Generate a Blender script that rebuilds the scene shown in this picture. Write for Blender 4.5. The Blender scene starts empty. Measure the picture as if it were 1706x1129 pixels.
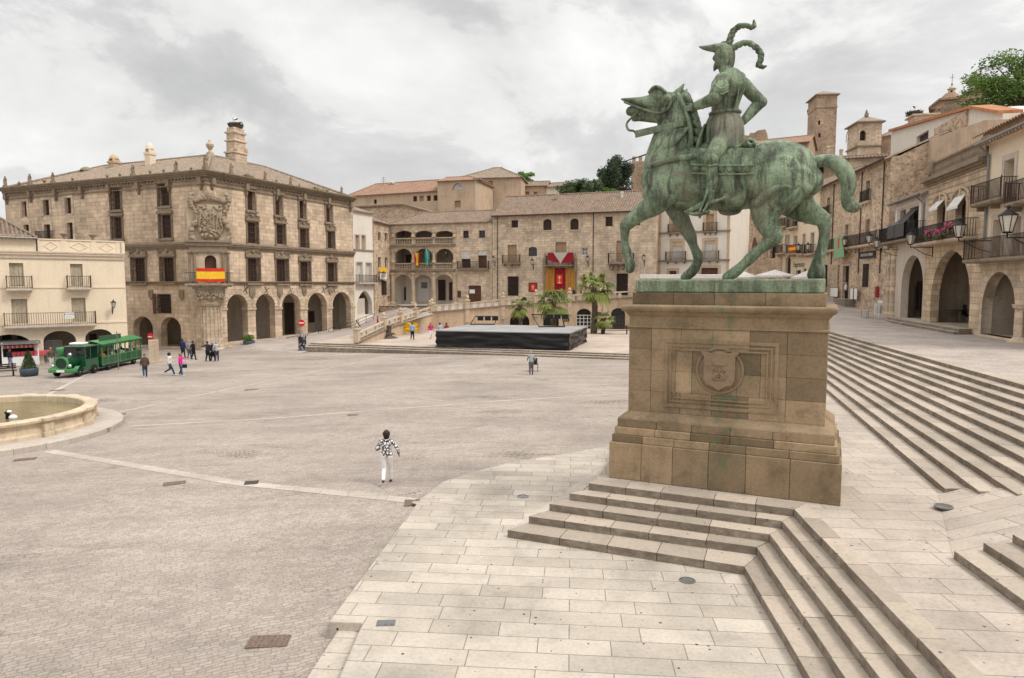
import bpy, bmesh, math, random
from mathutils import Vector, Matrix, noise
from mathutils.geometry import tessellate_polygon
R=math.radians; PI=math.pi
random.seed(7)
SC=bpy.context.scene; COL=SC.collection
# ---------------------------------------------------------------- camera model (photo 1706x1129)
F=1137.0; CX=853.0; CY=564.5; CAMZ=6.2; TH=math.atan(93.5/F)
def ray(px,py):
    x=(px-CX)/F; y=-(py-CY)/F
    return Vector((x, y*math.sin(TH)+math.cos(TH), y*math.cos(TH)-math.sin(TH)))
CAM=Vector((0,0,CAMZ))
def W(px,py,z=0.0):
    d=ray(px,py); t=(z-CAMZ)/d.z
    return CAM+d*t
def D(px,py,Y):
    d=ray(px,py); return CAM+d*(Y/d.y)
def gh(X,Y):
    a=0.02*min(0.0,X+1.0)
    a=max(a,-1.1)
    b=-0.28*min(1.5,max(0.0,(20.5-Y)/8.2))
    if X>-1: b*=max(0,1-(X+1)/6.0)
    return a+b
def G(px,py,dz=0.0):
    z=0.0
    for _ in range(12):
        p=W(px,py,z+dz); z=gh(p.x,p.y)
    return p
# ---------------------------------------------------------------- mesh builder
class MB:
    def __init__(s): s.v=[]; s.f=[]; s.t=[]; s.ct=None
    def add(s,vs,fs,t=None):
        n=len(s.v); s.v+= [tuple(v) for v in vs]; s.f+=[tuple(i+n for i in f) for f in fs]
        s.t+=[t if t is not None else (s.ct if s.ct is not None else .5)]*len(fs); return s
    def box(s,x0,x1,y0,y1,z0,z1,t=None):
        vs=[(x,y,z) for z in (z0,z1) for y in (y0,y1) for x in (x0,x1)]
        return s.add(vs,[(0,2,3,1),(4,5,7,6),(0,1,5,4),(2,6,7,3),(0,4,6,2),(1,3,7,5)],t)
    def prism(s,pts,z0,z1,t=None,holes=None):   # pts in xy, ccw
        n=len(pts)
        g=(lambda v,i: v[i] if isinstance(v,(list,tuple)) else v)
        vs=[(p[0],p[1],g(z0,i)) for i,p in enumerate(pts)]+[(p[0],p[1],g(z1,i)) for i,p in enumerate(pts)]
        fs=[tuple(range(n-1,-1,-1)),tuple(range(n,2*n))]+[(i,(i+1)%n,(i+1)%n+n,i+n) for i in range(n)]
        return s.add(vs,fs,t)
    def slabxz(s,pts,y0,y1,t=None):           # polygon in x,z extruded along y
        n=len(pts)
        vs=[(p[0],y0,p[1]) for p in pts]+[(p[0],y1,p[1]) for p in pts]
        fs=[tuple(range(n)),tuple(range(2*n-1,n-1,-1))]+[(i,i+n,(i+1)%n+n,(i+1)%n) for i in range(n)]
        return s.add(vs,fs,t)
    def ring(s,secs,t=None,cap=True,close=False):
        n=len(secs[0]); vs=[p for r in secs for p in r]; fs=[]
        m=len(secs)
        for k in range(m if close else m-1):
            a=k*n; b=((k+1)%m)*n
            for i in range(n):
                j=(i+1)%n; fs.append((a+i,a+j,b+j,b+i))
        if cap and not close:
            fs.append(tuple(range(n-1,-1,-1))); fs.append(tuple(range((m-1)*n,m*n)))
        return s.add(vs,fs,t)
    def tube(s,path,r,n=8,t=None,cap=True):
        path=[Vector(p) for p in path]; secs=[]
        for i,p in enumerate(path):
            a=path[max(0,i-1)]; b=path[min(len(path)-1,i+1)]
            d=(b-a).normalized() if (b-a).length>1e-9 else Vector((0,0,1))
            ref=Vector((0,0,1)) if abs(d.z)<.9 else Vector((1,0,0))
            e1=d.cross(ref).normalized(); e2=d.cross(e1).normalized()
            rr=r[i] if isinstance(r,(list,tuple)) else r
            secs.append([p+e1*(rr*math.cos(2*PI*k/n))+e2*(rr*math.sin(2*PI*k/n)) for k in range(n)])
        return s.ring(secs,t,cap)
    def lathe(s,prof,n=16,c=(0,0,0),t=None,sy=1.0):
        secs=[[(c[0]+r*math.cos(2*PI*k/n),c[1]+sy*r*math.sin(2*PI*k/n),c[2]+z) for k in range(n)] for r,z in prof]
        return s.ring(secs,t)
    def ell(s,c,r,n=14,m=9,t=None,rot=None):
        c=Vector(c); secs=[]
        for j in range(m+1):
            a=-PI/2+PI*j/m; a=max(-PI/2+.05,min(PI/2-.05,a))
            q=[]
            for k in range(n):
                p=Vector((r[0]*math.cos(a)*math.cos(2*PI*k/n),r[1]*math.cos(a)*math.sin(2*PI*k/n),r[2]*math.sin(a)))
                if rot: p=rot@p
                q.append(c+p)
            secs.append(q)
        return s.ring(secs,t)
    def xf(s,M):
        s.v=[tuple(M@Vector(v)) for v in s.v]; return s
    def join(s,o):
        n=len(s.v); s.v+=o.v; s.f+=[tuple(i+n for i in f) for f in o.f]; s.t+=o.t; return s
    def build(s,name,mat,parent=None,smooth=False,bevel=0,recalc=True):
        me=bpy.data.meshes.new(name); me.from_pydata(s.v,[],s.f)
        if recalc and s.f:
            bm=bmesh.new(); bm.from_mesh(me); bmesh.ops.recalc_face_normals(bm,faces=bm.faces); bm.to_mesh(me); bm.free()
        at=me.attributes.new('tint','FLOAT','FACE')
        if len(s.t)==len(at.data): at.data.foreach_set('value',s.t)
        if smooth: me.polygons.foreach_set('use_smooth',[True]*len(me.polygons))
        me.materials.append(mat)
        o=bpy.data.objects.new(name,me); COL.objects.link(o)
        if parent: o.parent=parent
        if bevel:
            m=o.modifiers.new('bevel','BEVEL'); m.width=bevel; m.segments=2; m.limit_method='ANGLE'; m.angle_limit=R(40)
        return o
def tag(o,label=None,cat=None,group=None,kind=None):
    if label: o['label']=label
    if cat: o['category']=cat
    if group: o['group']=group
    if kind: o['kind']=kind
    return o
def empty(name,loc,rz=0,label=None,cat=None,group=None):
    o=bpy.data.objects.new(name,None); COL.objects.link(o); o.location=loc; o.rotation_euler=(0,0,rz); o.empty_display_size=.2
    return tag(o,label,cat,group)
def copy_tree(o,parent=None,loc=None,rz=None,label=None):
    c=o.copy(); COL.objects.link(c); c.parent=parent
    if loc is not None: c.location=loc
    if rz is not None: c.rotation_euler=(0,0,rz)
    if label: c['label']=label
    for ch in list(o.children): copy_tree(ch,c)
    return c
def blob(name,mb,mat,parent,voxel=.03,smooth=4,disp=None):
    o=mb.build(name,mat,parent)
    m=o.modifiers.new('r','REMESH'); m.mode='VOXEL'; m.voxel_size=voxel; m.use_smooth_shade=True
    if smooth:
        m=o.modifiers.new('s','SMOOTH'); m.iterations=smooth; m.factor=.5
    return o
# ---------------------------------------------------------------- materials
def nt(name):
    m=bpy.data.materials.new(name); m.use_nodes=True; t=m.node_tree
    b=t.nodes['Principled BSDF']; b.inputs['Roughness'].default_value=.85
    b.inputs['Specular IOR Level'].default_value=.25
    return m,t,b
def N(t,typ,**k):
    n=t.nodes.new(typ)
    for a,b in k.items():
        if hasattr(n,a): setattr(n,a,b)
        else: n.inputs[a.replace('_',' ')].default_value=b
    return n
def L(t,a,b): t.links.new(a,b)
def c4(c): return (c[0],c[1],c[2],1)
def mixc(t,mode,fac,a,b):
    n=t.nodes.new('ShaderNodeMix'); n.data_type='RGBA'; n.blend_type=mode
    for v,i in ((fac,0),(a,6),(b,7)):
        if hasattr(v,'node'): L(t,v,n.inputs[i])
        elif i==0: n.inputs[0].default_value=v
        else: n.inputs[i].default_value=c4(v)
    return n.outputs[2]
def ramp(t,src,pts):
    n=t.nodes.new('ShaderNodeValToRGB'); e=n.color_ramp.elements
    e[0].position=pts[0][0]; e[0].color=c4(pts[0][1]) if isinstance(pts[0][1],(tuple,list)) else (pts[0][1],)*3+(1,)
    e[1].position=pts[-1][0]; e[1].color=c4(pts[-1][1]) if isinstance(pts[-1][1],(tuple,list)) else (pts[-1][1],)*3+(1,)
    for p,c in pts[1:-1]:
        q=e.new(p); q.color=c4(c) if isinstance(c,(tuple,list)) else (c,)*3+(1,)
    L(t,src,n.inputs[0]); return n.outputs[0]
def noise_(t,vec,scale,detail=5,rough=.6,dist=0):
    n=t.nodes.new('ShaderNodeTexNoise'); n.inputs['Scale'].default_value=scale; n.inputs['Detail'].default_value=detail
    n.inputs['Roughness'].default_value=rough; n.inputs['Distortion'].default_value=dist
    L(t,vec,n.inputs['Vector']); return n.outputs['Fac']
def mapping(t,src,scale=(1,1,1),rot=(0,0,0),loc=(0,0,0)):
    n=t.nodes.new('ShaderNodeMapping'); n.inputs['Scale'].default_value=scale; n.inputs['Rotation'].default_value=rot; n.inputs['Location'].default_value=loc
    L(t,src,n.inputs['Vector']); return n.outputs[0]
def wallvec(t):
    tc=t.nodes.new('ShaderNodeTexCoord'); s=t.nodes.new('ShaderNodeSeparateXYZ'); L(t,tc.outputs['Object'],s.inputs[0])
    a=t.nodes.new('ShaderNodeMath'); L(t,s.outputs[0],a.inputs[0]); L(t,s.outputs[1],a.inputs[1])
    c=t.nodes.new('ShaderNodeCombineXYZ'); L(t,a.outputs[0],c.inputs[0]); L(t,s.outputs[2],c.inputs[1]); L(t,s.outputs[1],c.inputs[2])
    return tc.outputs['Object'],c.outputs[0]
def stone(name,base,alt=None,blocks=None,mortar=.55,patch=.35,stain=.5,streak=.5,bump=.3,voro=None,ground=None,rough=.88,tint=0,msize=.012,spots=0,fine=1.0,bdist=.03,pscale=.35,mort_col=None,green=None,grime_shade=0,wear=0):
    """weathered stone / plaster / paving. blocks=(w,h): coursed joints; voro=size: rubble; ground=angle: horizontal paving"""
    m,t,b=nt(name); b.inputs['Roughness'].default_value=rough
    alt=alt or tuple(c*.72 for c in base)
    if ground is not None:
        tc=t.nodes.new('ShaderNodeTexCoord'); obj=tc.outputs['Object']; vec=mapping(t,obj,rot=(0,0,ground))
    else: obj,vec=wallvec(t)
    # warp joints a little
    nz=t.nodes.new('ShaderNodeTexNoise'); nz.inputs['Scale'].default_value=1.7; L(t,obj,nz.inputs['Vector'])
    sub=t.nodes.new('ShaderNodeVectorMath'); sub.operation='MULTIPLY_ADD'; L(t,nz.outputs['Color'],sub.inputs[0]); sub.inputs[1].default_value=(bdist,)*3; L(t,vec,sub.inputs[2])
    wv=sub.outputs[0]; height=None; col=None
    fineN=noise_(t,obj,9*fine,6,.7)
    big=noise_(t,obj,pscale,5,.62)
    if blocks:
        br=t.nodes.new('ShaderNodeTexBrick'); L(t,wv,br.inputs['Vector'])
        br.inputs['Scale'].default_value=1; br.inputs['Brick Width'].default_value=blocks[0]; br.inputs['Row Height'].default_value=blocks[1]
        br.inputs['Mortar Size'].default_value=msize; br.inputs['Mortar Smooth'].default_value=.3; br.inputs['Bias'].default_value=-.1
        br.inputs['Color1'].default_value=c4(base); br.inputs['Color2'].default_value=c4(alt)
        mc=mort_col or tuple(c*mortar for c in base); br.inputs['Mortar'].default_value=c4(mc)
        br.offset=.43; br.offset_frequency=2; br.squash=1.35; br.squash_frequency=3
        col=br.outputs['Color']; height=br.outputs['Fac']
    elif voro:
        vo=t.nodes.new('ShaderNodeTexVoronoi'); vo.inputs['Scale'].default_value=1/voro; vo.inputs['Randomness'].default_value=.85
        mv=mapping(t,wv,scale=(1,1.7,1)); L(t,mv,vo.inputs['Vector'])
        ve=t.nodes.new('ShaderNodeTexVoronoi'); ve.feature='DISTANCE_TO_EDGE'; ve.inputs['Scale'].default_value=1/voro; ve.inputs['Randomness'].default_value=.85; L(t,mv,ve.inputs['Vector'])
        s=t.nodes.new('ShaderNodeSeparateColor'); L(t,vo.outputs['Color'],s.inputs[0])
        col=mixc(t,'MIX',s.outputs[0],base,alt)
        ed=ramp(t,ve.outputs['Distance'],[(0.0,1.0),(.09,0.0)])
        col=mixc(t,'MIX',ed,col,mort_col or tuple(min(1,c*(1+mortar*.35)) for c in base)); height=ed
    else: col=mixc(t,'MIX',ramp(t,big,[(.35,0.),(.7,1.)]),base,alt)
    if tint:
        at=t.nodes.new('ShaderNodeAttribute'); at.attribute_name='tint'
        tv=ramp(t,at.outputs['Fac'],[(0,1-tint),(1,1+tint*.6)]); 
        tn=t.nodes.new('ShaderNodeMapRange'); tn.inputs['To Min'].default_value=1-tint; tn.inputs['To Max'].default_value=1+tint*.7; L(t,at.outputs['Fac'],tn.inputs['Value'])
        col=mixc(t,'MULTIPLY',1.0,col,tn.outputs[0])
    col=mixc(t,'MULTIPLY',patch,col,ramp(t,big,[(.3,.45),(.5,.95),(.72,1.35)]))
    col=mixc(t,'MULTIPLY',.5,col,ramp(t,fineN,[(.25,.55),(.5,1.),(.8,1.25)]))
    mid=noise_(t,obj,1.6,6,.65,.4)
    if stain: col=mixc(t,'MIX',ramp(t,mid,[(.52,0.),(.75,stain)]),col,tuple(c*.42 for c in alt))
    if streak and ground is None:
        sv=mapping(t,obj,scale=(1.6,1.6,.16)); sn=noise_(t,sv,1.3,6,.7)
        col=mixc(t,'MIX',ramp(t,sn,[(.5,0.),(.78,streak)]),col,tuple(c*.36 for c in alt))
    if spots:
        sp=t.nodes.new('ShaderNodeTexVoronoi'); sp.inputs['Scale'].default_value=4.4; L(t,obj,sp.inputs['Vector'])
        wh=t.nodes.new('ShaderNodeSeparateColor'); L(t,sp.outputs['Color'],wh.inputs[0])
        md=t.nodes.new('ShaderNodeMath'); md.operation='MULTIPLY'; L(t,wh.outputs[0],md.inputs[0]); md.inputs[1].default_value=.125
        lt=t.nodes.new('ShaderNodeMath'); lt.operation='LESS_THAN'; L(t,sp.outputs['Distance'],lt.inputs[0]); L(t,md.outputs[0],lt.inputs[1])
        ml=t.nodes.new('ShaderNodeMath'); ml.operation='MULTIPLY'; L(t,lt.outputs[0],ml.inputs[0]); ml.inputs[1].default_value=spots
        col=mixc(t,'MIX',ml.outputs[0],col,(.06,.05,.045))
    if grime_shade:      # lichen and dirt crust plus painted-in shade on the upright faces of the steps
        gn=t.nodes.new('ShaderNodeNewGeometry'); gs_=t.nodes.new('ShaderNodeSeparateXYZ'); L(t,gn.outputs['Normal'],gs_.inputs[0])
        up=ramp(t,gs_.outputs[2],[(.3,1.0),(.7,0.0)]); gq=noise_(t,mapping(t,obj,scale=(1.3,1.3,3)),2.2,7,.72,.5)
        gm=t.nodes.new('ShaderNodeMath'); gm.operation='MULTIPLY'; L(t,up,gm.inputs[0]); L(t,ramp(t,gq,[(.30,.2),(.58,grime_shade)]),gm.inputs[1])
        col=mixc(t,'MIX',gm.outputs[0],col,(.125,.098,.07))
    if wear:       # patches where the joints have opened and the setts lost their sand
        b2=t.nodes.new('ShaderNodeTexBrick'); L(t,wv,b2.inputs['Vector']); b2.inputs['Scale'].default_value=1; b2.inputs['Brick Width'].default_value=blocks[0]*1.6; b2.inputs['Row Height'].default_value=blocks[1]*1.9; b2.inputs['Mortar Size'].default_value=.03
        b2.inputs['Color1'].default_value=(1,1,1,1); b2.inputs['Color2'].default_value=(.86,.86,.86,1); b2.inputs['Mortar'].default_value=(.35,.32,.3,1); b2.offset=.5
        wn=noise_(t,mapping(t,obj,scale=(.5,1.2,1),rot=(0,0,.5)),.33,6,.7,.8); col=mixc(t,'MULTIPLY',ramp(t,wn,[(.56,0.),(.66,wear)]),col,b2.outputs['Color'])
        wn2=noise_(t,mapping(t,obj,scale=(.35,1.6,1),rot=(0,0,-.6)),.5,7,.7,.4); col=mixc(t,'MULTIPLY',.55,col,ramp(t,wn2,[(.38,.80),(.5,1.0),(.62,1.16)]))
    if green is not None:      # copper run-off stains down the middle of the monument
        sx=t.nodes.new('ShaderNodeSeparateXYZ'); L(t,obj,sx.inputs[0])
        d1=t.nodes.new('ShaderNodeMath'); d1.operation='SUBTRACT'; L(t,sx.outputs[0],d1.inputs[0]); d1.inputs[1].default_value=green
        d2=t.nodes.new('ShaderNodeMath'); d2.operation='ABSOLUTE'; L(t,d1.outputs[0],d2.inputs[0])
        gs=noise_(t,mapping(t,obj,scale=(1.5,1.5,.8),loc=(5,2,1)),1.9,7,.7,.6)
        g2=t.nodes.new('ShaderNodeMath'); g2.operation='MULTIPLY'; L(t,ramp(t,d2.outputs[0],[(.15,1.0),(1.0,0.0)]),g2.inputs[0]); L(t,ramp(t,gs,[(.50,0.),(.66,.55)]),g2.inputs[1])
        col=mixc(t,'MIX',g2.outputs[0],col,(.085,.155,.085))
    L(t,col,b.inputs['Base Color'])
    bp=t.nodes.new('ShaderNodeBump'); bp.inputs['Strength'].default_value=bump; bp.inputs['Distance'].default_value=.03
    h=t.nodes.new('ShaderNodeMath'); h.operation='MULTIPLY_ADD'
    if height is not None: L(t,height,h.inputs[0]); h.inputs[1].default_value=-1.2; L(t,fineN,h.inputs[2])
    else: L(t,fineN,h.inputs[0]); h.inputs[1].default_value=.7; L(t,mid,h.inputs[2])
    L(t,h.outputs[0],bp.inputs['Height']); L(t,bp.outputs[0],b.inputs['Normal'])
    return m
def simple(name,base,rough=.6,metal=0,var=.25,scale=4,spec=.3,alt=None,streak=0,bump=0):
    m,t,b=nt(name); b.inputs['Roughness'].default_value=rough; b.inputs['Metallic'].default_value=metal; b.inputs['Specular IOR Level'].default_value=spec
    tc=t.nodes.new('ShaderNodeTexCoord'); n=noise_(t,tc.outputs['Object'],scale,5,.6)
    col=mixc(t,'MIX',ramp(t,n,[(.35,0.),(.7,1.)]),base,alt or tuple(c*(1-var) for c in base))
    if streak:
        sn=noise_(t,mapping(t,tc.outputs['Object'],scale=(3,3,.25)),2,5,.6); col=mixc(t,'MULTIPLY',streak,col,ramp(t,sn,[(.3,.4),(.7,1.2)]))
    L(t,col,b.inputs['Base Color'])
    if bump:
        bp=t.nodes.new('ShaderNodeBump'); bp.inputs['Strength'].default_value=bump; bp.inputs['Distance'].default_value=.02; L(t,n,bp.inputs['Height']); L(t,bp.outputs[0],b.inputs['Normal'])
    return m
def tilemat(name,base,alt,third,sc=1.0):
    m,t,b=nt(name); b.inputs['Roughness'].default_value=.9
    tc=t.nodes.new('ShaderNodeTexCoord'); o=tc.outputs['Object']
    vo=t.nodes.new('ShaderNodeTexVoronoi'); vo.inputs['Scale'].default_value=3.2*sc; L(t,o,vo.inputs['Vector'])
    s=t.nodes.new('ShaderNodeSeparateColor'); L(t,vo.outputs['Color'],s.inputs[0])
    col=mixc(t,'MIX',s.outputs[0],base,alt)
    n=noise_(t,o,.8,6,.7); col=mixc(t,'MIX',ramp(t,n,[(.42,0.),(.62,.6)]),col,third)
    n2=noise_(t,o,7,5,.7); col=mixc(t,'MULTIPLY',.7,col,ramp(t,n2,[(.3,.45),(.7,1.3)]))
    L(t,col,b.inputs['Base Color'])
    bp=t.nodes.new('ShaderNodeBump'); bp.inputs['Strength'].default_value=.5; bp.inputs['Distance'].default_value=.04; L(t,s.outputs[1],bp.inputs['Height']); L(t,bp.outputs[0],b.inputs['Normal'])
    return m
def leafmat(name,c1,c2,c3=None):
    m,t,b=nt(name); b.inputs['Roughness'].default_value=.6
    at=t.nodes.new('ShaderNodeAttribute'); at.attribute_name='tint'
    tc=t.nodes.new('ShaderNodeTexCoord'); n=noise_(t,tc.outputs['Object'],1.1,3,.6)
    col=mixc(t,'MIX',at.outputs['Fac'],c1,c2)
    if c3: col=mixc(t,'MIX',ramp(t,n,[(.5,0.),(.7,.8)]),col,c3)
    L(t,col,b.inputs['Base Color'])
    tr=t.nodes.new('ShaderNodeBsdfTranslucent'); L(t,col,tr.inputs[0]); mx=t.nodes.new('ShaderNodeMixShader'); mx.inputs[0].default_value=.25
    L(t,b.outputs[0],mx.inputs[1]); L(t,tr.outputs[0],mx.inputs[2]); L(t,mx.outputs[0],t.nodes['Material Output'].inputs[0])
    return m
M={}
M['plaza']=stone('cobble',(.405,.345,.295),(.32,.27,.232),blocks=(.19,.10),mortar=.68,patch=.42,stain=.3,bump=.5,ground=R(-24),msize=.012,fine=1.2,bdist=.3,pscale=.14,wear=.8)
M['slab']=stone('granite_slab',(.50,.44,.37),(.38,.33,.275),blocks=(1.25,.5),mortar=.4,patch=.5,stain=.34,bump=.35,ground=R(5),msize=.010,spots=1.0,fine=1.5,bdist=.01,pscale=.45)
M['slab2']=stone('granite_platform',(.47,.40,.335),(.39,.33,.275),blocks=(1.3,.62),mortar=.42,patch=.5,stain=.35,bump=.35,ground=R(5),msize=.010,spots=.9,fine=1.5,bdist=.01)
M['step']=stone('granite_step',(.45,.38,.305),(.37,.31,.25),patch=.5,stain=.35,streak=0,bump=.45,ground=0,tint=.2,spots=.9,fine=1.6,grime_shade=.8)
M['street']=stone('street_setts',(.44,.375,.33),(.37,.315,.275),blocks=(.3,.15),mortar=.7,patch=.45,stain=.3,bump=.4,ground=R(-14),bdist=.15)
M['band']=stone('granite_band',(.48,.42,.36),(.41,.355,.305),blocks=(.9,.9),patch=.3,stain=.2,bump=.2,ground=0,msize=.01)
M['ped']=stone('pedestal_granite',(.345,.25,.15),(.25,.18,.112),patch=.95,stain=.6,streak=.35,bump=.4,tint=.46,fine=1.6,pscale=.9,green=2.85)
M['gold']=stone('palace_ashlar',(.68,.53,.385),(.50,.38,.275),blocks=(.8,.42),mortar=.58,patch=.7,stain=.6,streak=.62,bump=.6,bdist=.02,pscale=.28,msize=.016)
M['trim']=stone('palace_trim',(.33,.255,.18),(.21,.165,.12),patch=.7,stain=.75,streak=.6,bump=.6,pscale=.8)
M['gold2']=stone('worn_ashlar',(.68,.545,.405),(.48,.37,.27),blocks=(.6,.36),mortar=.6,patch=.65,stain=.45,streak=.5,bump=.6,pscale=.33,msize=.014)
M['rubble']=stone('rubble_wall',(.68,.53,.385),(.36,.25,.17),voro=.42,mortar=.5,patch=.6,stain=.45,streak=.4,bump=.9)
M['rubble_far']=stone('rubble_far',(.40,.29,.205),(.29,.21,.145),voro=.7,mortar=.6,patch=.6,stain=.45,streak=.3,bump=.5)
M['cream']=stone('cream_plaster',(.78,.655,.495),(.72,.60,.45),patch=.16,stain=.10,streak=.22,bump=.12,pscale=.5)
M['white']=stone('white_plaster',(.76,.70,.61),(.68,.62,.54),patch=.25,stain=.12,streak=.3,bump=.12)
M['grey_pl']=stone('grey_plaster',(.60,.52,.44),(.50,.43,.36),patch=.4,stain=.3,streak=.5,bump=.2)
M['ochre']=stone('ochre_plaster',(.62,.47,.335),(.46,.335,.23),patch=.7,stain=.5,streak=.5,bump=.35,pscale=.4)
M['lightstone']=stone('light_stone',(.62,.50,.365),(.46,.355,.25),patch=.6,stain=.45,streak=.45,bump=.5,pscale=.7)
M['fountain']=stone('fountain_stone',(.58,.47,.34),(.46,.37,.26),blocks=(1.4,3),patch=.5,stain=.5,streak=.45,bump=.35,pscale=.8)
M['tile']=tilemat('roof_tile',(.32,.215,.15),(.17,.125,.095),(.25,.21,.17))
M['tile_old']=tilemat('roof_tile_old',(.38,.26,.175),(.21,.175,.14),(.29,.26,.215))
M['tile_red']=tilemat('roof_tile_red',(.36,.215,.145),(.26,.15,.105),(.34,.24,.175))
M['iron']=simple('iron',(.028,.025,.023),.6,.3)
M['rust']=simple('rusty_iron',(.085,.055,.042),.8,.2)
M['grille']=simple('window_grille',(.075,.05,.038),.8)
M['wood']=simple('brown_wood',(.12,.055,.032),.6,streak=.6)
M['wood_d']=simple('dark_wood',(.055,.03,.022),.6,streak=.5)
M['shut']=simple('cream_shutter',(.50,.42,.31),.7,streak=.5)
M['shut_t']=simple('tan_shutter',(.46,.31,.19),.7,streak=.4)
M['shut_w']=simple('white_blind',(.66,.62,.56),.7,streak=.3)
M['dark']=simple('dark_room',(.025,.018,.014),.9)
M['glass']=simple('window_glass',(.03,.03,.032),.12,spec=.6)
M['glass_l']=simple('pale_glass',(.22,.22,.21),.15,spec=.6)
M['inner']=stone('arcade_plaster',(.50,.42,.33),(.28,.23,.18),patch=.5,stain=.4,streak=.5,bump=.2)
M['black']=simple('black_paint',(.012,.012,.013),.5)
M['whitep']=simple('white_paint',(.78,.77,.74),.5,var=.08)
M['greym']=simple('grey_metal',(.25,.25,.25),.45,.6)
# ================================================================= GROUND
def flat(name,pts,mat,z=None):
    mb=MB(); vs=[(p[0],p[1],p[2] if z is None else z) for p in pts]
    tr=tessellate_polygon([[Vector((v[0],v[1],0)) for v in vs]]); mb.add(vs,[tuple(x) for x in tr])
    o=mb.build(name,mat)
    for p in o.data.polygons:
        pass
    bm=bmesh.new(); bm.from_mesh(o.data)
    for f in bm.faces:
        if f.normal.z<0: f.normal_flip()
    bm.to_mesh(o.data); bm.free()
    return tag(o,kind='structure')
xs=[-3000,-900,-300,-140]+[-100+4*i for i in range(24)]+[-4+.5*i for i in range(30)]+[12+6*i for i in range(12)]+[90,140,300,900,3000]
ys=[-200,-40,-10,0]+[2+.6*i for i in range(34)]+[23+4*i for i in range(26)]+[130,160,250,600,1500,4000]
mb=MB(); vs=[(x,y,gh(x,y)-.004) for y in ys for x in xs]; nx=len(xs)
mb.add(vs,[(j*nx+i,j*nx+i+1,(j+1)*nx+i+1,(j+1)*nx+i) for j in range(len(ys)-1) for i in range(nx-1)])
tag(mb.build('ground',M['plaza'],recalc=False),kind='structure')
# foreground slab apron (z about 0) -----------------------------
def w2(px,py,z=0): p=W(px,py,z); return (p.x,p.y)
SH=.19
st_z=[SH*i for i in range(6)]
Lp=[(845,895),(880,872),(915,851),(948,833),(980,816)]
Jp=[(1240,958),(1260,925),(1281,903),(1302,881),(1322,861)]
Lw=[w2(*Lp[i],st_z[i]) for i in range(5)]; Jw=[w2(*Jp[i],st_z[i]) for i in range(5)]
wd=Vector((.094,1)).normalized()   # wing direction (away from camera)
def along(p,t): return (p[0]+wd.x*t,p[1]+wd.y*t)
PL=Vector((2.62,18.12)); PR=Vector((7.75,15.72)); U=(PR-PL).normalized(); V=Vector((-U.y,U.x))
a0=w2(548,1035); a1=w2(604,1037); a2=w2(560,1140)
apron=[a2,(a2[0]-.25,2),(30,2),(30,12),(8,16),(5,24),w2(1045,738),w2(1000,745),w2(930,757),w2(860,768),w2(790,785),w2(738,802),w2(700,831),a0,a1]
mb=MB(); mb.prism(apron,-.6,.0); o=mb.build('paving_apron',M['slab'],bevel=.02); tag(o,kind='structure')
# lower landing beside the notch
q=[w2(604,1040),w2(566,1040,-.1),w2(500,1150,-.2),(-3.2,4),(a2[0]-.2,4),(a2[0],a2[1])]
mb=MB(); mb.prism(q,-.8,-.17); tag(mb.build('lower_landing',M['slab']),kind='structure')
# kerb strip running back from the steps
kp=[w2(845,884),w2(872,884)] 
s0=Vector(w2(848,884)); s1=Vector(w2(1030,758)); dd=(s1-s0).normalized(); nn=Vector((dd.y,-dd.x))
mb=MB(); mb.prism([tuple(s0),tuple(s0+nn*.42),tuple(s1+nn*.42),tuple(s1)],0.0,.02); tag(mb.build('kerb_strip',M['band'],bevel=.008),kind='structure')
# ---- stone steps made of individual blocks
def lerp2(a,b,t): return (a[0]+(b[0]-a[0])*t,a[1]+(b[1]-a[1])*t)
def course(mb,f0,f1,b0,b1,z0,z1,bl=1.15,seed=0):
    rnd=random.Random(seed); Lf=math.dist(f0,f1); t=0; 
    g=.005/Lf
    while t<1-1e-6:
        n=t+bl*rnd.uniform(.75,1.25)/Lf
        if n>1-.35*bl/Lf: n=1
        dz=rnd.uniform(-.004,.004); sh=rnd.uniform(-.008,.008)
        fa,fb=lerp2(f0,f1,t+g),lerp2(f0,f1,n-g)
        def bk(p,u):
            d=Vector((b1[0]-b0[0],b1[1]-b0[1])); v=Vector((p[0]-b0[0],p[1]-b0[1])).dot(d)/d.dot(d)
            return lerp2(b0,b1,1.0 if u>1-1e-6 else (0.0 if u<1e-6 else min(1,max(0,v))))
        q=[fa,fb,bk(fb,n),bk(fa,t)]
        nv=Vector((q[3][0]-q[0][0],q[3][1]-q[0][1])); nv=nv.normalized() if nv.length>0 else nv
        q[0]=(q[0][0]+nv.x*sh,q[0][1]+nv.y*sh); q[1]=(q[1][0]+nv.x*sh,q[1][1]+nv.y*sh)
        mb.prism(q,z0,z1+dz,t=rnd.random()); t=n
mbA=MB(); mbB=MB(); 
JE=[along(Jw[i],-12) for i in range(5)]
for i in range(5):
    z0=st_z[i]-.0; z1=st_z[i+1]
    if i<4: bl,bj,be=Lw[i+1],Jw[i+1],JE[i+1]
    else:
        bl=(Lw[4][0]+V.x*.45+.1,Lw[4][1]+V.y*.45); bj=(Jw[4][0]+.45,Jw[4][1]+.42); be=(JE[4][0]+.45,JE[4][1]+.42)
    k=.12
    bl2=lerp2(bl,(bl[0]+V.x,bl[1]+V.y),k); bj2=(bj[0]+k*.9,bj[1]+k*.9); be2=(be[0]+k,be[1])
    course(mbA,Lw[i],Jw[i],bl2 if i<4 else bl,bj2 if i<4 else bj,z0-.15,z1,1.15,seed=i)
    course(mbB,JE[i],Jw[i],be2 if i<4 else be,bj2 if i<4 else bj,z0-.15,z1,1.3,seed=20+i)
mbA.join(mbB)
tag(mbA.build('monument_steps',M['step'],bevel=.012),'five granite steps wrapping the corner of the statue platform','steps')
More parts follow.
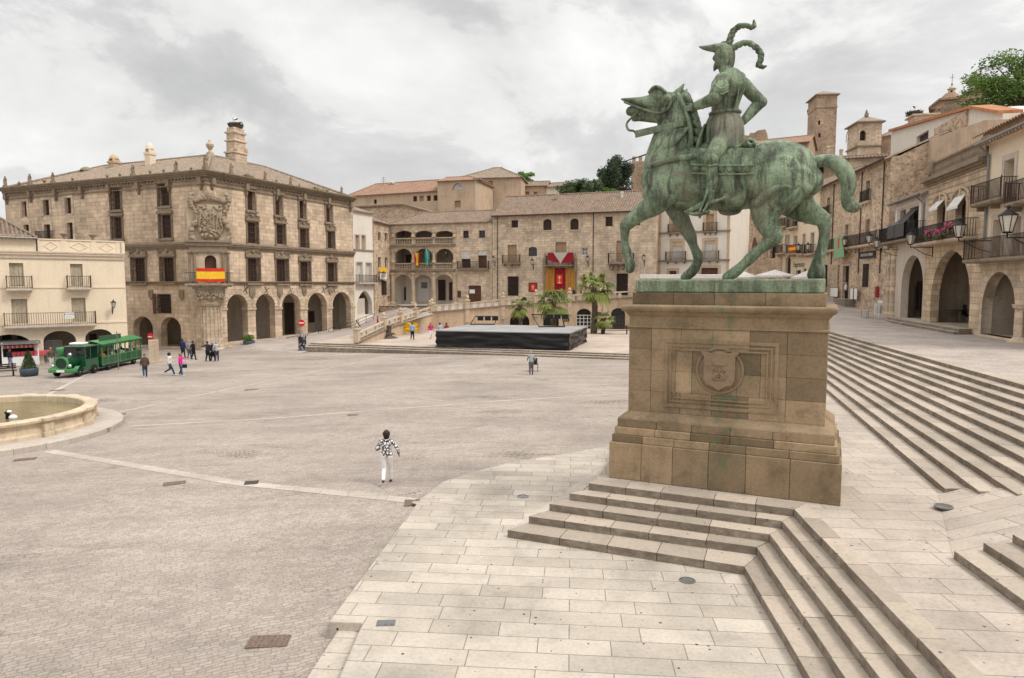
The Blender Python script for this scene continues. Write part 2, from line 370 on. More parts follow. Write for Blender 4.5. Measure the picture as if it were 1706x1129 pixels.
PZ=st_z[5]
# ---- upper platform
N1=Vector((10.92,17.19)); ND=Vector((.276,1)).normalized()
M1=Vector((8.44,12.66))
pl=[(Lw[4][0]+V.x*.4+.08,Lw[4][1]+V.y*.4),(Jw[4][0]+.42,Jw[4][1]+.40),(JE[4][0]+.42,JE[4][1]),(M1.x-1.2,0),tuple(M1),tuple(N1),tuple(N1+ND*22),(7.5,36),(3.9,23)]
mb=MB(); mb.prism(pl,.1,PZ-.004); tag(mb.build('statue_platform',M['slab2']),kind='structure')
# ramp between the two right-hand flights
rd=Vector((4.5,-2.5)).normalized()
def rz(p): return PZ+.30*max(0,(Vector(p)-M1).dot(rd))
rp=[tuple(M1-Vector((.1,0))),tuple(N1)]
rp=[tuple(M1),(16.5,12.6),(15.5,14.2),(12.2,15.0),tuple(N1)]
mb=MB(); mb.prism([(p[0],p[1]) for p in rp],[PZ-.3]*5,[rz(p)+.003 for p in rp]); tag(mb.build('paving_ramp',M['slab2']),kind='structure')
# ---- grand stairs on the right
RS=.16; NR=11; TR=.5
perp=Vector((ND.y,-ND.x))
mb=MB()
for i in range(NR):
    def LN_(k,y): 
        xn=12.58+.499*k; xf=19.54+.318*k; return Vector((xn+(xf-xn)*(y-23.21)/25.22,y))
    yn=17.19-.73*i-.6
    f0=LN_(i,yn); f1=LN_(i,62); b0=LN_(i+1.2 if i<NR-1 else i+1,yn); b1=LN_(i+1.2 if i<NR-1 else i+1,62)
    course(mb,tuple(f0),tuple(f1),tuple(b0),tuple(b1),PZ+RS*i-.25,PZ+RS*(i+1),1.4,seed=40+i)
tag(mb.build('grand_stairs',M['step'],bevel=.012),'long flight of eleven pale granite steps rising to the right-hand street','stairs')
TZ=PZ+RS*NR
# ---- second flight near the right edge
mb=MB()
for i in range(7):
    f1=M1+Vector((.55*i,0)); f0=f1-wd*11
    course(mb,tuple(f0),tuple(f1),tuple(f0+Vector((.65,0))),tuple(f1+Vector((.65,0))),PZ+RS*i-.25,PZ+RS*(i+1),1.5,seed=60+i)
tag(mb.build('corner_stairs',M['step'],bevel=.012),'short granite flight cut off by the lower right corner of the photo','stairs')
# ---- upper street
topL=LN_(11,17.19); ND=(LN_(11,40)-LN_(11,20)).normalized()
A=topL-ND*9; B=topL+ND*34; C=topL+ND*45
st=[(A.x,A.y,TZ),(topL.x+50,A.y,TZ),(40,55,TZ),(38,62,TZ+.1),(38.5,68,TZ+.5),(40,74,TZ+1.2),(44,100,TZ+3.0),(20,100,TZ+2),(24,70,TZ+.4),(C.x,C.y,TZ),(B.x,B.y,TZ)]
st=[(p[0],p[1],p[2]-.006) for p in st]
mb=MB()
g=[]
ny=26
for j in range(ny+1):
    y=(topL.y-9)+(110-topL.y+9)*j/ny
    for i in range(9):
        xl=topL.x+(y-topL.y)*ND.x/ND.y; xr=52
        x=xl+(xr-xl)*i/8
        rise=max(0,(y-60)/11.0); zz=TZ-.006+rise*.75-max(0,(y-82)*.03)
        g.append((x,y,zz))
mb.add(g,[(j*9+i,j*9+i+1,(j+1)*9+i+1,(j+1)*9+i) for j in range(ny) for i in range(8)])
def streetz(x,y): return TZ-.006+max(0,(y-60)/11.0)*.75-max(0,(y-82)*.03)
tag(mb.build('upper_street',M['street'],recalc=False),kind='structure')
# pale granite bands set in the cobbles
def band(pts,w,name='granite_band'):
    mb=MB(); P=[G(*p) for p in pts]; 
    L_=[];R_=[]
    Q=[]
    for a,b in zip(P[:-1],P[1:]):
        n=max(2,int((b-a).length/1.5))
        for k in range(n): Q.append(a.lerp(b,k/n))
    Q.append(P[-1])
    for i,p in enumerate(Q):
        a=Q[max(0,i-1)]; b=Q[min(len(Q)-1,i+1)]; d=Vector((b.x-a.x,b.y-a.y)).normalized(); n=Vector((d.y,-d.x))*w/2
        for s in (1,-1):
            x,y=p.x+s*n.x,p.y+s*n.y; Q2=(x,y,gh(x,y)+.004); (L_ if s>0 else R_).append(Q2)
    vs=L_+R_; m=len(Q)
    mb.add(vs,[(i,i+1,m+i+1,m+i) for i in range(m-1)])
    o=mb.build(name,M['band']); 
    bm=bmesh.new(); bm.from_mesh(o.data)
    for f in bm.faces:
        if f.normal.z<0: f.normal_flip()
    bm.to_mesh(o.data); bm.free()
    return tag(o,kind='structure')
band([(80,751),(398,805),(690,834)],.42)
band([(190,688),(420,640),(660,590)],.2)
band([(215,710),(450,697),(1050,655)],.2)
band([(70,662),(152,620)],.3)
band([(300,655),(460,648),(600,650),(740,668)],.12)
# stage terrace: three long low steps and a paved deck
E0=G(508,586); E1=W(1060,600,0)
E0=Vector((E0.x,E0.y)); E1=Vector((E1.x,E1.y)); ed=(E1-E0).normalized(); en=Vector((-ed.y,ed.x))
E1=E1+ed*14
mb=MB()
SZ=.42
for i in range(3):
    f0=E0+en*.45*i; f1=E1+en*.45*i
    course(mb,tuple(f0),tuple(f1),tuple(f0+en*.6),tuple(f1+en*.6),-.8 if i==0 else SZ/3*i-.1,SZ/3*(i+1),1.8,seed=80+i)
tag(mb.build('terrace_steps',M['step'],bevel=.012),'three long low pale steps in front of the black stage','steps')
e0=E0+en*1.5; e1=E1+en*1.5
M['deck']=stone('terrace_paving',(.50,.41,.34),(.42,.34,.28),blocks=(.5,.25),mortar=.75,patch=.4,stain=.3,bump=.3,ground=R(8),bdist=.1)
dk=[tuple(e0),tuple(e1),(28,92),(-14,98),(-17.5,80)]
mb=MB(); mb.prism(dk,-.8,SZ-.006); tag(mb.build('terrace_deck',M['deck']),kind='structure')
# ================================================================= PEDESTAL
PA=math.atan2(U.y,U.x); PD=3.3
ped=empty('pedestal',(PL.x,PL.y,PZ),PA,'tall brown granite pedestal with a carved shield under the bronze horseman','pedestal')
BW=(PR-PL).length
Minv=Matrix.Rotation(-PA,3,'Z')
def S(px,py,off=0.0):
    """pixel -> pedestal frame (x along the face, y into it, z above platform) on the vertical plane y=off"""
    d=Minv@ray(px,py); c=Minv@(CAM-Vector((PL.x,PL.y,PZ)))
    t=(off-c.y)/d.y; return c+d*t
def sz(py,px,off=0): return S(px,py,off).z
# z levels read on the right part of the front face
z1=sz(737,1396); 
lv={}
def blockrow(mb,x0,x1,y0,y1,z0,z1,cuts,seed=0,gap=.004):
    rnd=random.Random(seed); xs=[x0]+[x0+(x1-x0)*c for c in cuts]+[x1]
    for a,b in zip(xs[:-1],xs[1:]):
        mb.box(a+gap,b-gap,y0,y1,z0+gap/2,z1-gap/2,t=rnd.random())
def inset(i): return i
# plinth courses: (z0,z1,inset)
zb=z1
yA=0.0
zc=S(1393,722).z; zd=S(1391,705).z; ze=S(1385,690).z
mb=MB()
H0=S(1014,735).z                     # top of the big base course
print('PED H0',H0)
hs=[(0,H0,0.0,[.155,.30,.46,.62,.80]),
    (H0,H0+.20,.055,[.15,.30,.46,.62,.80]),
    (H0+.20,H0+.40,.11,[.2,.37,.55,.74]),
    (H0+.40,H0+.60,.17,[.2,.37,.55,.74])]
for k,(a,b,i,c) in enumerate(hs):
    blockrow(mb,i,BW-i,i,.9,a,b,c,seed=k)
    for s in (0,1): # sides and back
        x0,x1=(i,.8) if s==0 else (BW-.8,BW-i)
        nb=3
        for q in range(nb):
            y0=.9+(PD-.9-i)*q/nb; y1=.9+(PD-.9-i)*(q+1)/nb
            mb.box(x0,x1,y0+.004,y1-.004,a+.002,b-.002,t=random.random())
    mb.box(.7,BW-.7,.8,PD-i-.1,a+.003,b-.003)
    mb.box(.8,BW-.8,PD-i-.2,PD-i,a+.003,b-.003)
mb.build('base',M['ped'],ped,bevel=.015)
zB=H0+.60
# chamfer moulding up to body
bi=.40; Hb=S(1041,545,bi).z; Hc=S(1041,512,bi).z; Ht=S(1050,487,bi+.05).z
print('PED body',zB,Hb,Hc,Ht)
mb=MB()
prof=[(.17,zB),(.19,zB+.05),(.27,zB+.10),(.33,zB+.16),(bi-.02,zB+.19),(bi,zB+.22)]
def profsolid(mb,prof,t=None):
    secs=[[(i,i,z),(BW-i,i,z),(BW-i,PD-i,z),(i,PD-i,z)] for i,z in prof]
    mb.ring(secs,t)
profsolid(mb,prof); mb.build('moulding',M['ped'],ped,bevel=.006)
zB2=zB+.22
mb=MB()
rows=[zB2+(Hb-zB2)*k/4 for k in range(5)]
cutsL=[[.125,.285,.45,.635,.815],[.125,.235,.345,.575,.69,.815],[.125,.235,.345,.575,.69,.815],[.125,.285,.45,.635,.815]]
for k in range(4):
    blockrow(mb,bi,BW-bi,bi,1.1,rows[k],rows[k+1],cutsL[k],seed=10+k,gap=.003)
    for x0,x1 in ((bi,1.0),(BW-1.0,BW-bi)):
        for q in range(3):
            y0=1.1+(PD-bi-1.1)*q/3; y1=1.1+(PD-bi-1.1)*(q+1)/3
            mb.box(x0,x1,y0+.003,y1-.003,rows[k]+.002,rows[k+1]-.002,t=random.random())
mb.box(.9,BW-.9,1.0,PD-bi-.02,zB2,Hb)
mb.build('body',M['ped'],ped,bevel=.01)
# raised panel frames on the front
mb=MB()
def frame(mb,x0,x1,z0,z1,w,y0,y1):
    mb.box(x0,x1,y1,y0,z0,z0+w); mb.box(x0,x1,y1,y0,z1-w,z1); mb.box(x0,x0+w,y1,y0,z0+w,z1-w); mb.box(x1-w,x1,y1,y0,z0+w,z1-w)
a=S(1107,560,bi); b=S(1296,682,bi); 
fx0=S(1107,620,bi).x; fx1=S(1297,620,bi).x; fz1=S(1200,568,bi).z; fz0=S(1200,684,bi).z
frame(mb,fx0,fx1,fz0,fz1,.09,bi+.01,bi-.028)
frame(mb,fx0+.14,fx1-.14,fz0+.14,fz1-.14,.05,bi+.01,bi-.022)
frame(mb,fx0+.24,fx1-.24,fz0+.24,fz1-.24,.045,bi+.01,bi-.035)
mb.build('panel_frame',M['ped'],ped,bevel=.012)
# medallion with shield
mc=S(1199,617,bi); 
M['ped2']=stone('medallion_granite',(.31,.225,.14),(.20,.145,.095),patch=.6,stain=.5,streak=.2,bump=.3,pscale=1.2)
mb=MB(); rr=.60
secs=[]
for r,y in [(rr,0),(rr,-.03),(rr-.02,-.045),(rr-.05,-.045),(rr-.07,-.03),(rr-.08,-.012),(0.02,-.012)]:
    secs.append([(mc.x+r*math.cos(2*PI*k/48),bi+y,mc.z+r*math.sin(2*PI*k/48)) for k in range(48)])
mb.ring(secs); med=mb.build('medallion',M['ped2'],ped,bevel=0)
def shield(w,h,cx,cz):
    p=[]
    for k in range(9): p.append((cx-w+2*w*k/8, cz+h*.82+ .06*h*math.cos(PI*(k-4)/4)))
    p=[(cx-w*1.12,cz+h*.93),(cx-w*.95,cz+h),(cx-w*.5,cz+h*.9),(cx,cz+h*1.0),(cx+w*.5,cz+h*.9),(cx+w*.95,cz+h),(cx+w*1.12,cz+h*.93),(cx+w*.9,cz+h*.72),
       (cx+w*.9,cz-h*.45),(cx+w*.75,cz-h*.72),(cx+w*.35,cz-h*.82),(cx,cz-h*1.02),(cx-w*.35,cz-h*.82),(cx-w*.75,cz-h*.72),(cx-w*.9,cz-h*.45),(cx-w*.9,cz+h*.72)]
    return p
mb=MB(); mb.slabxz(shield(.43,.50,mc.x,mc.z),bi-.14,bi-.005)
sh_=mb.build('shield',M['ped2'],ped,bevel=.02)
# emblem: a pine tree flanked by two bears rearing, over a pair of slates
mb2=MB(); cx,cz=mc.x,mc.z; y=bi-.145
mb2.tube([(cx,y,cz-.18),(cx+.01,y,cz+.16)],[.022,.015],8)
for s in (-1,1):
    mb2.tube([(cx,y,cz+.08),(cx+s*.08,y,cz+.17),(cx+s*.19,y,cz+.16)],[.018,.02,.012],8)
    mb2.tube([(cx,y,cz+.0),(cx+s*.09,y,cz+.06),(cx+s*.15,y,cz+.0),(cx+s*.12,y,cz-.05)],[.015,.02,.02,.012],8)
    mb2.tube([(cx+s*.02,y,cz-.05),(cx+s*.09,y,cz-.10),(cx+s*.09,y,cz-.19),(cx+s*.17,y,cz-.2)],[.02,.03,.02,.012],8)
    mb2.ell((cx+s*.05,y,cz+.02),(.03,.02,.03),8,6)
mb2.ell((cx,y,cz+.17),(.09,.025,.03),10,6); mb2.tube([(cx-.16,y,cz-.24),(cx,y,cz-.21),(cx+.16,y,cz-.24)],[.012,.02,.012],8)
mb2.build('emblem',M['ped2'],sh_,smooth=True)
# cornice
mb=MB()
profsolid(mb,[(bi-.0,Hb),(bi-.035,Hb+.005),(bi-.035,Hb+.05),(bi-.0,Hb+.07),(bi,Hc-.22),(bi-.03,Hc-.2)])
ca=[.14,.40,.575,.87]
for a,b in zip([0]+ca,ca+[1]):
    pass
profsolid(mb,[(bi-.03,Hc-.2),(bi-.10,Hc-.10),(bi-.16,Hc-.08),(bi-.19,Hc-.02),(bi-.19,Hc+.04),(bi-.16,Hc+.07),(bi+.05,Hc+.09)])
mb.build('cornice',M['ped'],ped,bevel=.01)
mb=MB(); ti=bi+.06
blockrow(mb,ti,BW-ti,ti,.9,Hc+.09,Ht,[.23,.45,.71],seed=31)
mb.box(ti+.01,BW-ti-.01,.9,PD-ti,Hc+.09,Ht-.003); mb.build('top_course',M['ped'],ped,bevel=.012)
# ================================================================= STATUE
def bronze():
    m,t,b=nt('green_bronze'); b.inputs['Roughness'].default_value=.55; b.inputs['Metallic'].default_value=.2; b.inputs['Specular IOR Level'].default_value=.4
    tc=t.nodes.new('ShaderNodeTexCoord'); o=tc.outputs['Object']
    n1=noise_(t,o,1.3,8,.7,.6); n2=noise_(t,mapping(t,o,scale=(4,4,.6)),1.3,7,.72,.5); n3=noise_(t,o,14,6,.75)
    col=mixc(t,'MIX',ramp(t,n1,[(.38,0.),(.56,1.)]),(.10,.14,.08),(.28,.36,.23))
    col=mixc(t,'MIX',ramp(t,n2,[(.46,0.),(.60,.85)]),col,(.050,.050,.036))
    n4=noise_(t,o,.9,5,.6,.2); col=mixc(t,'MIX',ramp(t,n4,[(.52,0.),(.64,.75)]),col,(.21,.185,.14))
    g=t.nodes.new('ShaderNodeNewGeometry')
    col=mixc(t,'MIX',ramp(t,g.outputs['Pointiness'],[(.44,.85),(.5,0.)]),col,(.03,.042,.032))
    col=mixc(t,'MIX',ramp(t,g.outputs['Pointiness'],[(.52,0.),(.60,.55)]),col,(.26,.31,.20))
    n5=noise_(t,mapping(t,o,scale=(9,9,.6),loc=(3,1,2)),2.4,4,.6); col=mixc(t,'MIX',ramp(t,n5,[(.56,0.),(.7,.55)]),col,(.10,.21,.13))
    col=mixc(t,'MULTIPLY',.6,col,ramp(t,n3,[(.3,.5),(.7,1.35)]))
    L(t,col,b.inputs['Base Color'])
    bp=t.nodes.new('ShaderNodeBump'); bp.inputs['Strength'].default_value=.8; bp.inputs['Distance'].default_value=.06
    ad=t.nodes.new('ShaderNodeMath'); L(t,n3,ad.inputs[0]); L(t,n2,ad.inputs[1]); L(t,ad.outputs[0],bp.inputs['Height']); L(t,bp.outputs[0],b.inputs['Normal'])
    return m
M['bronze']=bronze()
YC=PD/2; K=1/62.0   # metres per photo pixel on the statue's plane
stat=empty('equestrian_statue',(PL.x,PL.y,PZ),PA,'green bronze statue of an armoured horseman with plumed helmet on a walking horse','statue')
def loft(mb,pts,n=18,yc=None):
    """pts: (px,py,off_px,rn_px[,ry_px]) elliptical tube through photo points on the statue plane"""
    P=[]
    for p in pts:
        off=YC+p[2]*K; s=S(p[0],p[1],off); ry=p[4] if len(p)>4 else p[3]
        P.append((s,p[3]*K,ry*K))
    # catmull-rom refinement
    Q=[]
    m=len(P)
    for i in range(m-1):
        a,b,c,d=P[max(0,i-1)],P[i],P[i+1],P[min(m-1,i+2)]
        for k in range(4):
            u=k/4
            def cr(w0,w1,w2_,w3): return .5*((2*w1)+(w2_-w0)*u+(2*w0-5*w1+4*w2_-w3)*u*u+(-w0+3*w1-3*w2_+w3)*u**3)
            Q.append((cr(a[0],b[0],c[0],d[0]),max(.004,cr(a[1],b[1],c[1],d[1])),max(.004,cr(a[2],b[2],c[2],d[2]))))
    Q.append(P[-1])
    # rounded ends
    def capdir(i,j): return (Q[i][0]-Q[j][0]).normalized()
    d0=capdir(0,1); d1=capdir(-1,-2)
    q0=[(Q[0][0]+d0*Q[0][1]*.9*math.sin(a),Q[0][1]*math.cos(a),Q[0][2]*math.cos(a)) for a in (1.45,1.1,.6)]
    q1=[(Q[-1][0]+d1*Q[-1][1]*.9*math.sin(a),Q[-1][1]*math.cos(a),Q[-1][2]*math.cos(a)) for a in (.6,1.1,1.45)]
    Q=q0+Q+q1
    secs=[]
    for i,(p,rn,ry) in enumerate(Q):
        t_=(Q[min(len(Q)-1,i+1)][0]-Q[max(0,i-1)][0])
        t_=t_.normalized() if t_.length>1e-6 else Vector((1,0,0))
        Yv=Vector((0,1,0)); Nv=t_.cross(Yv)
        if Nv.length<.2: Nv=Vector((1,0,0))
        Nv.normalize(); B=t_.cross(Nv).normalized()
        secs.append([p+Nv*(rn*math.cos(2*PI*k/n))+B*(ry*math.sin(2*PI*k/n)) for k in range(n)])
    return mb.ring(secs)
def sell(mb,px,py,off,rx,ry,rz_,ang=0):
    c=S(px,py,YC+off*K); return mb.ell(c,(rx*K,ry*K,rz_*K),20,12,rot=Matrix.Rotation(ang,3,'Y'))
h=MB()
loft(h,[(1092,322,0,24,24),(1102,305,0,42,34),(1125,295,0,52,40),(1165,297,0,52,43),(1210,299,0,51,45),(1250,295,0,51,45),(1290,289,0,53,44),(1322,291,0,46,40),(1345,303,0,26,26)],24)
loft(h,[(1108,285,0,40,34),(1118,258,0,42,30),(1125,225,0,37,24),(1133,196,0,31,19),(1131,172,0,22,15)],20)
loft(h,[(1133,177,0,22,14),(1112,182,0,24,15),(1095,184,0,19,13),(1078,184,0,14,11),(1062,184,0,11,9),(1050,185,0,8.5,8)],16)
loft(h,[(1056,198,0,4.5,7),(1066,197,0,5,7),(1084,197,0,7,8),(1104,197,0,9,10)],12)     # lower jaw, mouth slightly open
sell(h,1104,189,-9,13,6,13); sell(h,1104,189,9,13,6,13)            # cheeks
sell(h,1050,182,-6,3,3,3)
# rump, shoulder, muscle masses
sell(h,1295,300,-26,44,24,46); sell(h,1295,300,26,44,24,46)
sell(h,1112,305,-24,28,18,38); sell(h,1112,305,24,28,18,38)
sell(h,1086,318,-12,14,14,22); sell(h,1086,318,12,14,14,22)
loft(h,[(1112,312,-24,28,17),(1092,338,-24,21,16),(1066,356,-24,14,12),(1044,374,-24,11.5,10),(1041,386,-24,8,7.5),(1041,405,-24,6.5,6.5),(1044,419,-24,8,8),(1046,428,-24,6,6),(1050,438,-24,9,8.5),(1049,448,-24,8.5,8)])
loft(h,[(1118,320,22,26,16),(1128,350,22,18,13),(1140,374,22,13,11),(1150,393,22,11,10),(1155,408,22,7.5,7),(1162,425,22,8.5,8),(1162,436,22,8,8),(1154,451,22,9,9),(1141,462,22,8,9)])
loft(h,[(1305,300,-22,46,24),(1290,330,-22,36,22),(1277,352,-22,25,18),(1279,374,-22,18,14),(1291,394,-22,13,10),(1279,405,-22,10,8.5),(1263,418,-22,8,7.5),(1249,431,-22,9,8.5),(1239,440,-22,7.5,7.5),(1226,452,-22,9,9),(1211,462,-22,8,9)])
loft(h,[(1312,315,22,42,24),(1333,343,22,26,18),(1353,356,22,17,13),(1371,367,22,13,10),(1374,384,22,9,8),(1371,405,22,8,7.5),(1367,423,22,9,8.5),(1363,434,22,9,9),(1361,452,22,13,12),(1358,458,22,13,12)])
loft(h,[(1335,272,0,14,14),(1352,271,0,10,10),(1375,267,0,10,10),(1395,273,0,12,11),(1409,290,0,12.5,11),(1414,310,0,11,10),(1411,328,0,9,9),(1415,341,0,10,9),(1424,346,0,8,8),(1430,342,0,5,5)])
# stifle & hock points, genital fold
sell(h,1262,338,-24,13,10,16,.4); sell(h,1216,352,0,18,9,7)
# mane: braided locks along the crest
for k in range(15):
    u=k/14; px=1144+22*math.sin(u*2.2)+(-4)*u; py=158+100*u
    sell(h,px,py,-5+(-1)**k*5,11,9,5.2,.9); sell(h,px-12,py+3,-20,9,4,3.2,1.1)
# ears
loft(h,[(1121,163,-7,7,4),(1131,152,-8,6,4),(1140,139,-9,1.2,1.2)]); loft(h,[(1130,166,7,7,4),(1138,158,8,5,4),(1145,148,9,1.2,1.2)])
# flank folds (tail strands of belly hair)
for k in range(9): loft(h,[(1240+2*k,300,-42+k,2.5,2.5),(1232-3*k+8,330,-38+k,3,3),(1215-3*k+12,348,-22,2,2)],8)
# far-side and neck wrinkles
loft(h,[(1262,338,-36,7,8),(1278,322,-42,8,7),(1298,312,-46,6,5),(1318,312,-42,4,4)],12)
loft(h,[(1300,345,-34,8,7),(1318,328,-38,6,6),(1332,306,-34,5,5)],12)
for k in range(7): loft(h,[(1088+5*k,262-3*k,-26,2.2,2.5),(1105+5*k,240-2*k,-27,2.4,2.5),(1122+4*k,218-k,-23,2,2)],8)
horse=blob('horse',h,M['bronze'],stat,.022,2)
# head armour
a=MB()
loft(a,[(1036,165,0,1.8,3),(1052,168,0,5.5,11),(1070,171,0,10,15),(1090,171,0,15,19),(1108,170,0,17,20),(1124,168,0,14,18)],18)
sell(a,1096,160,-13,15,6,14,.2); sell(a,1096,160,13,15,6,14,.2)
loft(a,[(1082,154,-14,2.5,7),(1090,146,-14,3,9),(1100,146,-14,3,9),(1110,154,-14,2.5,7)],10); loft(a,[(1082,154,14,2.5,7),(1090,146,14,3,9),(1100,146,14,3,9),(1110,154,14,2.5,7)],10)
loft(a,[(1040,170,-9,1.8,2),(1070,181,-13,2.2,2.5),(1095,188,-16,2.2,2.5),(1112,182,-17,2.2,2.5),(1122,160,-16,2.2,2.5)],8)
sell(a,1098,162,-19,5.5,3.5,5.5)
blob('head_armour',a,M['bronze'],stat,.018,2)
# bridle: curb bit and reins
a=MB()
loft(a,[(1064,186,-11,2,2),(1052,196,-12,2,2),(1044,206,-12,2.2,2),(1047,216,-12,2.2,2),(1056,218,-12,2,2),(1060,224,-12,2,2)],8)
loft(a,[(1072,196,-10,1.5,1.5),(1066,190,-12,1.5,1.5)],8)
blob('bit',a,M['bronze'],stat,.014,1)
a=MB()
for off in (-17,17):
    p=[S(1058,217,YC+off*K),S(1138,199,YC+(off*1.45)*K),S(1139,209,YC+(off*1.45)*K),S(1058,229,YC+off*K)]
    a.add([v for v in p]+[v+Vector((0,.06,0)) for v in p],[(0,1,2,3),(7,6,5,4),(0,4,5,1),(1,5,6,2),(2,6,7,3),(3,7,4,0)])
a.build('reins',M['bronze'],stat,bevel=.012)
# breast strap, saddle, cloth
a=MB()
loft(a,[(1079,277,-24,5,2),(1092,273,-33,5,3),(1115,266,-38,5,3),(1140,262,-42,5,3),(1156,260,-44,5,3)],10)
for k in range(7): sell(a,1086+11*k,274-2*k,-33-1.8*k,2.6,3,2.6)
blob('breast_strap',a,M['bronze'],stat,.018,1)
a=MB()
c0=[]
for j in range(7):
    row=[]
    for i in range(13):
        u=i/12; v=j/6; px=1150+106*u; py=246+8*math.sin(u*PI)*0+v*(38+5*math.sin(u*PI)); 
        off=-(36+10*math.sin(min(1,v*1.1)*PI/2)) ; row.append(S(px,py,YC+off*K))
    c0.append(row)
vs=[p for r in c0 for p in r]; nb=len(vs); vs+=[p+Vector((0,.08,0)) for p in vs]
fs=[(j*13+i,j*13+i+1,(j+1)*13+i+1,(j+1)*13+i) for j in range(6) for i in range(12)]; fs+=[tuple(q+nb for q in f[::-1]) for f in fs]
a.add(vs,fs)
for k in range(7): 
    sell(a,1160+14*k,281,-47,5,2,5,.78)
for e in (274,288): loft(a,[(1152,e,-47,1.6,1.6),(1205,e+2,-48,1.6,1.6),(1254,e+1,-47,1.6,1.6)],6)
a.build('saddle_cloth',M['bronze'],stat,smooth=False)
a=MB()
loft(a,[(1165,252,0,6,28),(1168,235,0,5,22),(1172,220,0,4,17),(1176,209,0,3,12)],16)
loft(a,[(1180,250,0,12,34),(1205,254,0,12,38),(1232,250,0,12,34)],16)
loft(a,[(1232,252,0,8,34),(1243,242,0,6,30),(1252,236,0,5,24),(1258,240,0,4,18)],16)
for k in range(5): sell(a,1236+5*k,240+3*(k%2),-26,4,4,4)
blob('saddle',a,M['bronze'],stat,.022,2)
# rider ----------------------------------------------------------
r=MB()
loft(r,[(1208,192,0,22,20),(1208,178,0,22,19),(1210,160,0,25,24),(1213,142,0,27,31),(1214,128,0,21,30),(1211,120,0,12,18),(1208,112,0,10,11),(1207,102,0,10,10)],20)
# head with face
loft(r,[(1206,108,0,11,10),(1204,97,0,13,11),(1204,86,0,13,11)],16)
sell(r,1192,96,0,4,3,3); loft(r,[(1193,92,0,3,3),(1189,97,0,2.6,2.4),(1192,100,0,2.5,3)],8)
loft(r,[(1197,104,0,6,5),(1193,110,0,5,4),(1190,117,0,2,1.8)],10)      # beard
for s in (-1,1): sell(r,1197,92,s*5,2.4,2,1.8)
# hips and seat, thighs
loft(r,[(1208,188,0,23,20),(1208,205,0,25,27),(1206,225,0,26,32),(1205,240,0,22,34)],20)
for s in (-1,1):
    loft(r,[(1210,222,s*22,17,14),(1200,240,s*34,16,13),(1190,255,s*43,13,12),(1184,264,s*46,12,11),(1184,274,s*46,11,10),(1187,290,s*47,10,9),(1186,306,s*47,9.5,8.5),(1183,320,s*47,7.5,7),(1181,334,s*47,7,7)],16)
    loft(r,[(1186,338,s*47,8,6.5),(1176,341,s*47,8,7),(1163,346,s*49,6.5,7),(1150,350,s*51,4,5),(1145,352,s*51,2,3)],14)
# near arm: reins hand
loft(r,[(1207,133,-25,13,12),(1200,144,-33,13.5,12),(1194,155,-37,12,11),(1190,163,-38,11.5,11),(1178,169,-34,9.5,9.5),(1165,174,-28,8,8),(1155,178,-22,6.5,6.5),(1150,180,-18,6,6)],16)
# far arm: hand on hip
loft(r,[(1222,131,20,13,12),(1240,142,30,11.5,11),(1252,155,36,10.5,10),(1265,169,36,10,10),(1256,181,33,9.5,9),(1246,193,26,8,8),(1237,203,20,6.5,6.5)],16)
# hands
for dy in range(4): loft(r,[(1151,178+1.6*dy,-19-dy*1.2,2.3,2.3),(1145,177+2*dy,-18-dy*1.5,2.1,2.1),(1142,181+2*dy,-15-dy*1.2,1.9,1.9),(1146,184+1.5*dy,-13,1.7,1.7)],8)
loft(r,[(1152,176,-17,2.4,2.4),(1147,173,-15,2,2),(1143,173,-13,1.6,1.6)],8)
sell(r,1234,206,16,6,4,6)
for dy in range(4): loft(r,[(1236,205+1.8*dy,17-dy,2.2,2.2),(1230,207+2.2*dy,15,2,2),(1225,210+2*dy,12,1.7,1.7)],8)
loft(r,[(1234,202,15,2.3,2.3),(1231,197,12,2,2)],8)
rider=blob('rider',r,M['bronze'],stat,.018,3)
# armour: shoulder plates, knee cops, cuffs, belt, skirt folds
a=MB()
sell(a,1205,134,-30,15,9,13,.3); blob('shoulder_plate',a,M['bronze'],stat,.018,1); a=MB(); sell(a,1228,131,27,14,9,12,-.3)
blob('shoulder_plate',a,M['bronze'],stat,.018,1); a=MB()
for k in range(3): loft(a,[(1190+2*k,140+5*k,-44,1.8,1.8),(1202,147+5*k,-47,1.8,1.8),(1213,141+5*k,-40,1.8,1.8)],8)
blob('sleeve_rings',a,M['bronze'],stat,.018,1); a=MB()
sell(a,1191,164,-40,12,11,11); blob('elbow_plate',a,M['bronze'],stat,.018,1); a=MB(); sell(a,1267,170,36,11,10,10); blob('elbow_plate',a,M['bronze'],stat,.018,1); a=MB()
for s in (-1,1): a=MB(); sell(a,1184,265,s*47,13,12,12); loft(a,[(1175,275,s*47,2,8),(1185,278,s*47,3,12),(1194,275,s*47,2,8)],10); blob('knee_plate',a,M['bronze'],stat,.018,1)
a=MB()
loft(a,[(1168,170,-38,2.5,2),(1171,180,-34,2.5,2)],8)
blob('cuff',a,M['bronze'],stat,.018,1); a=MB()
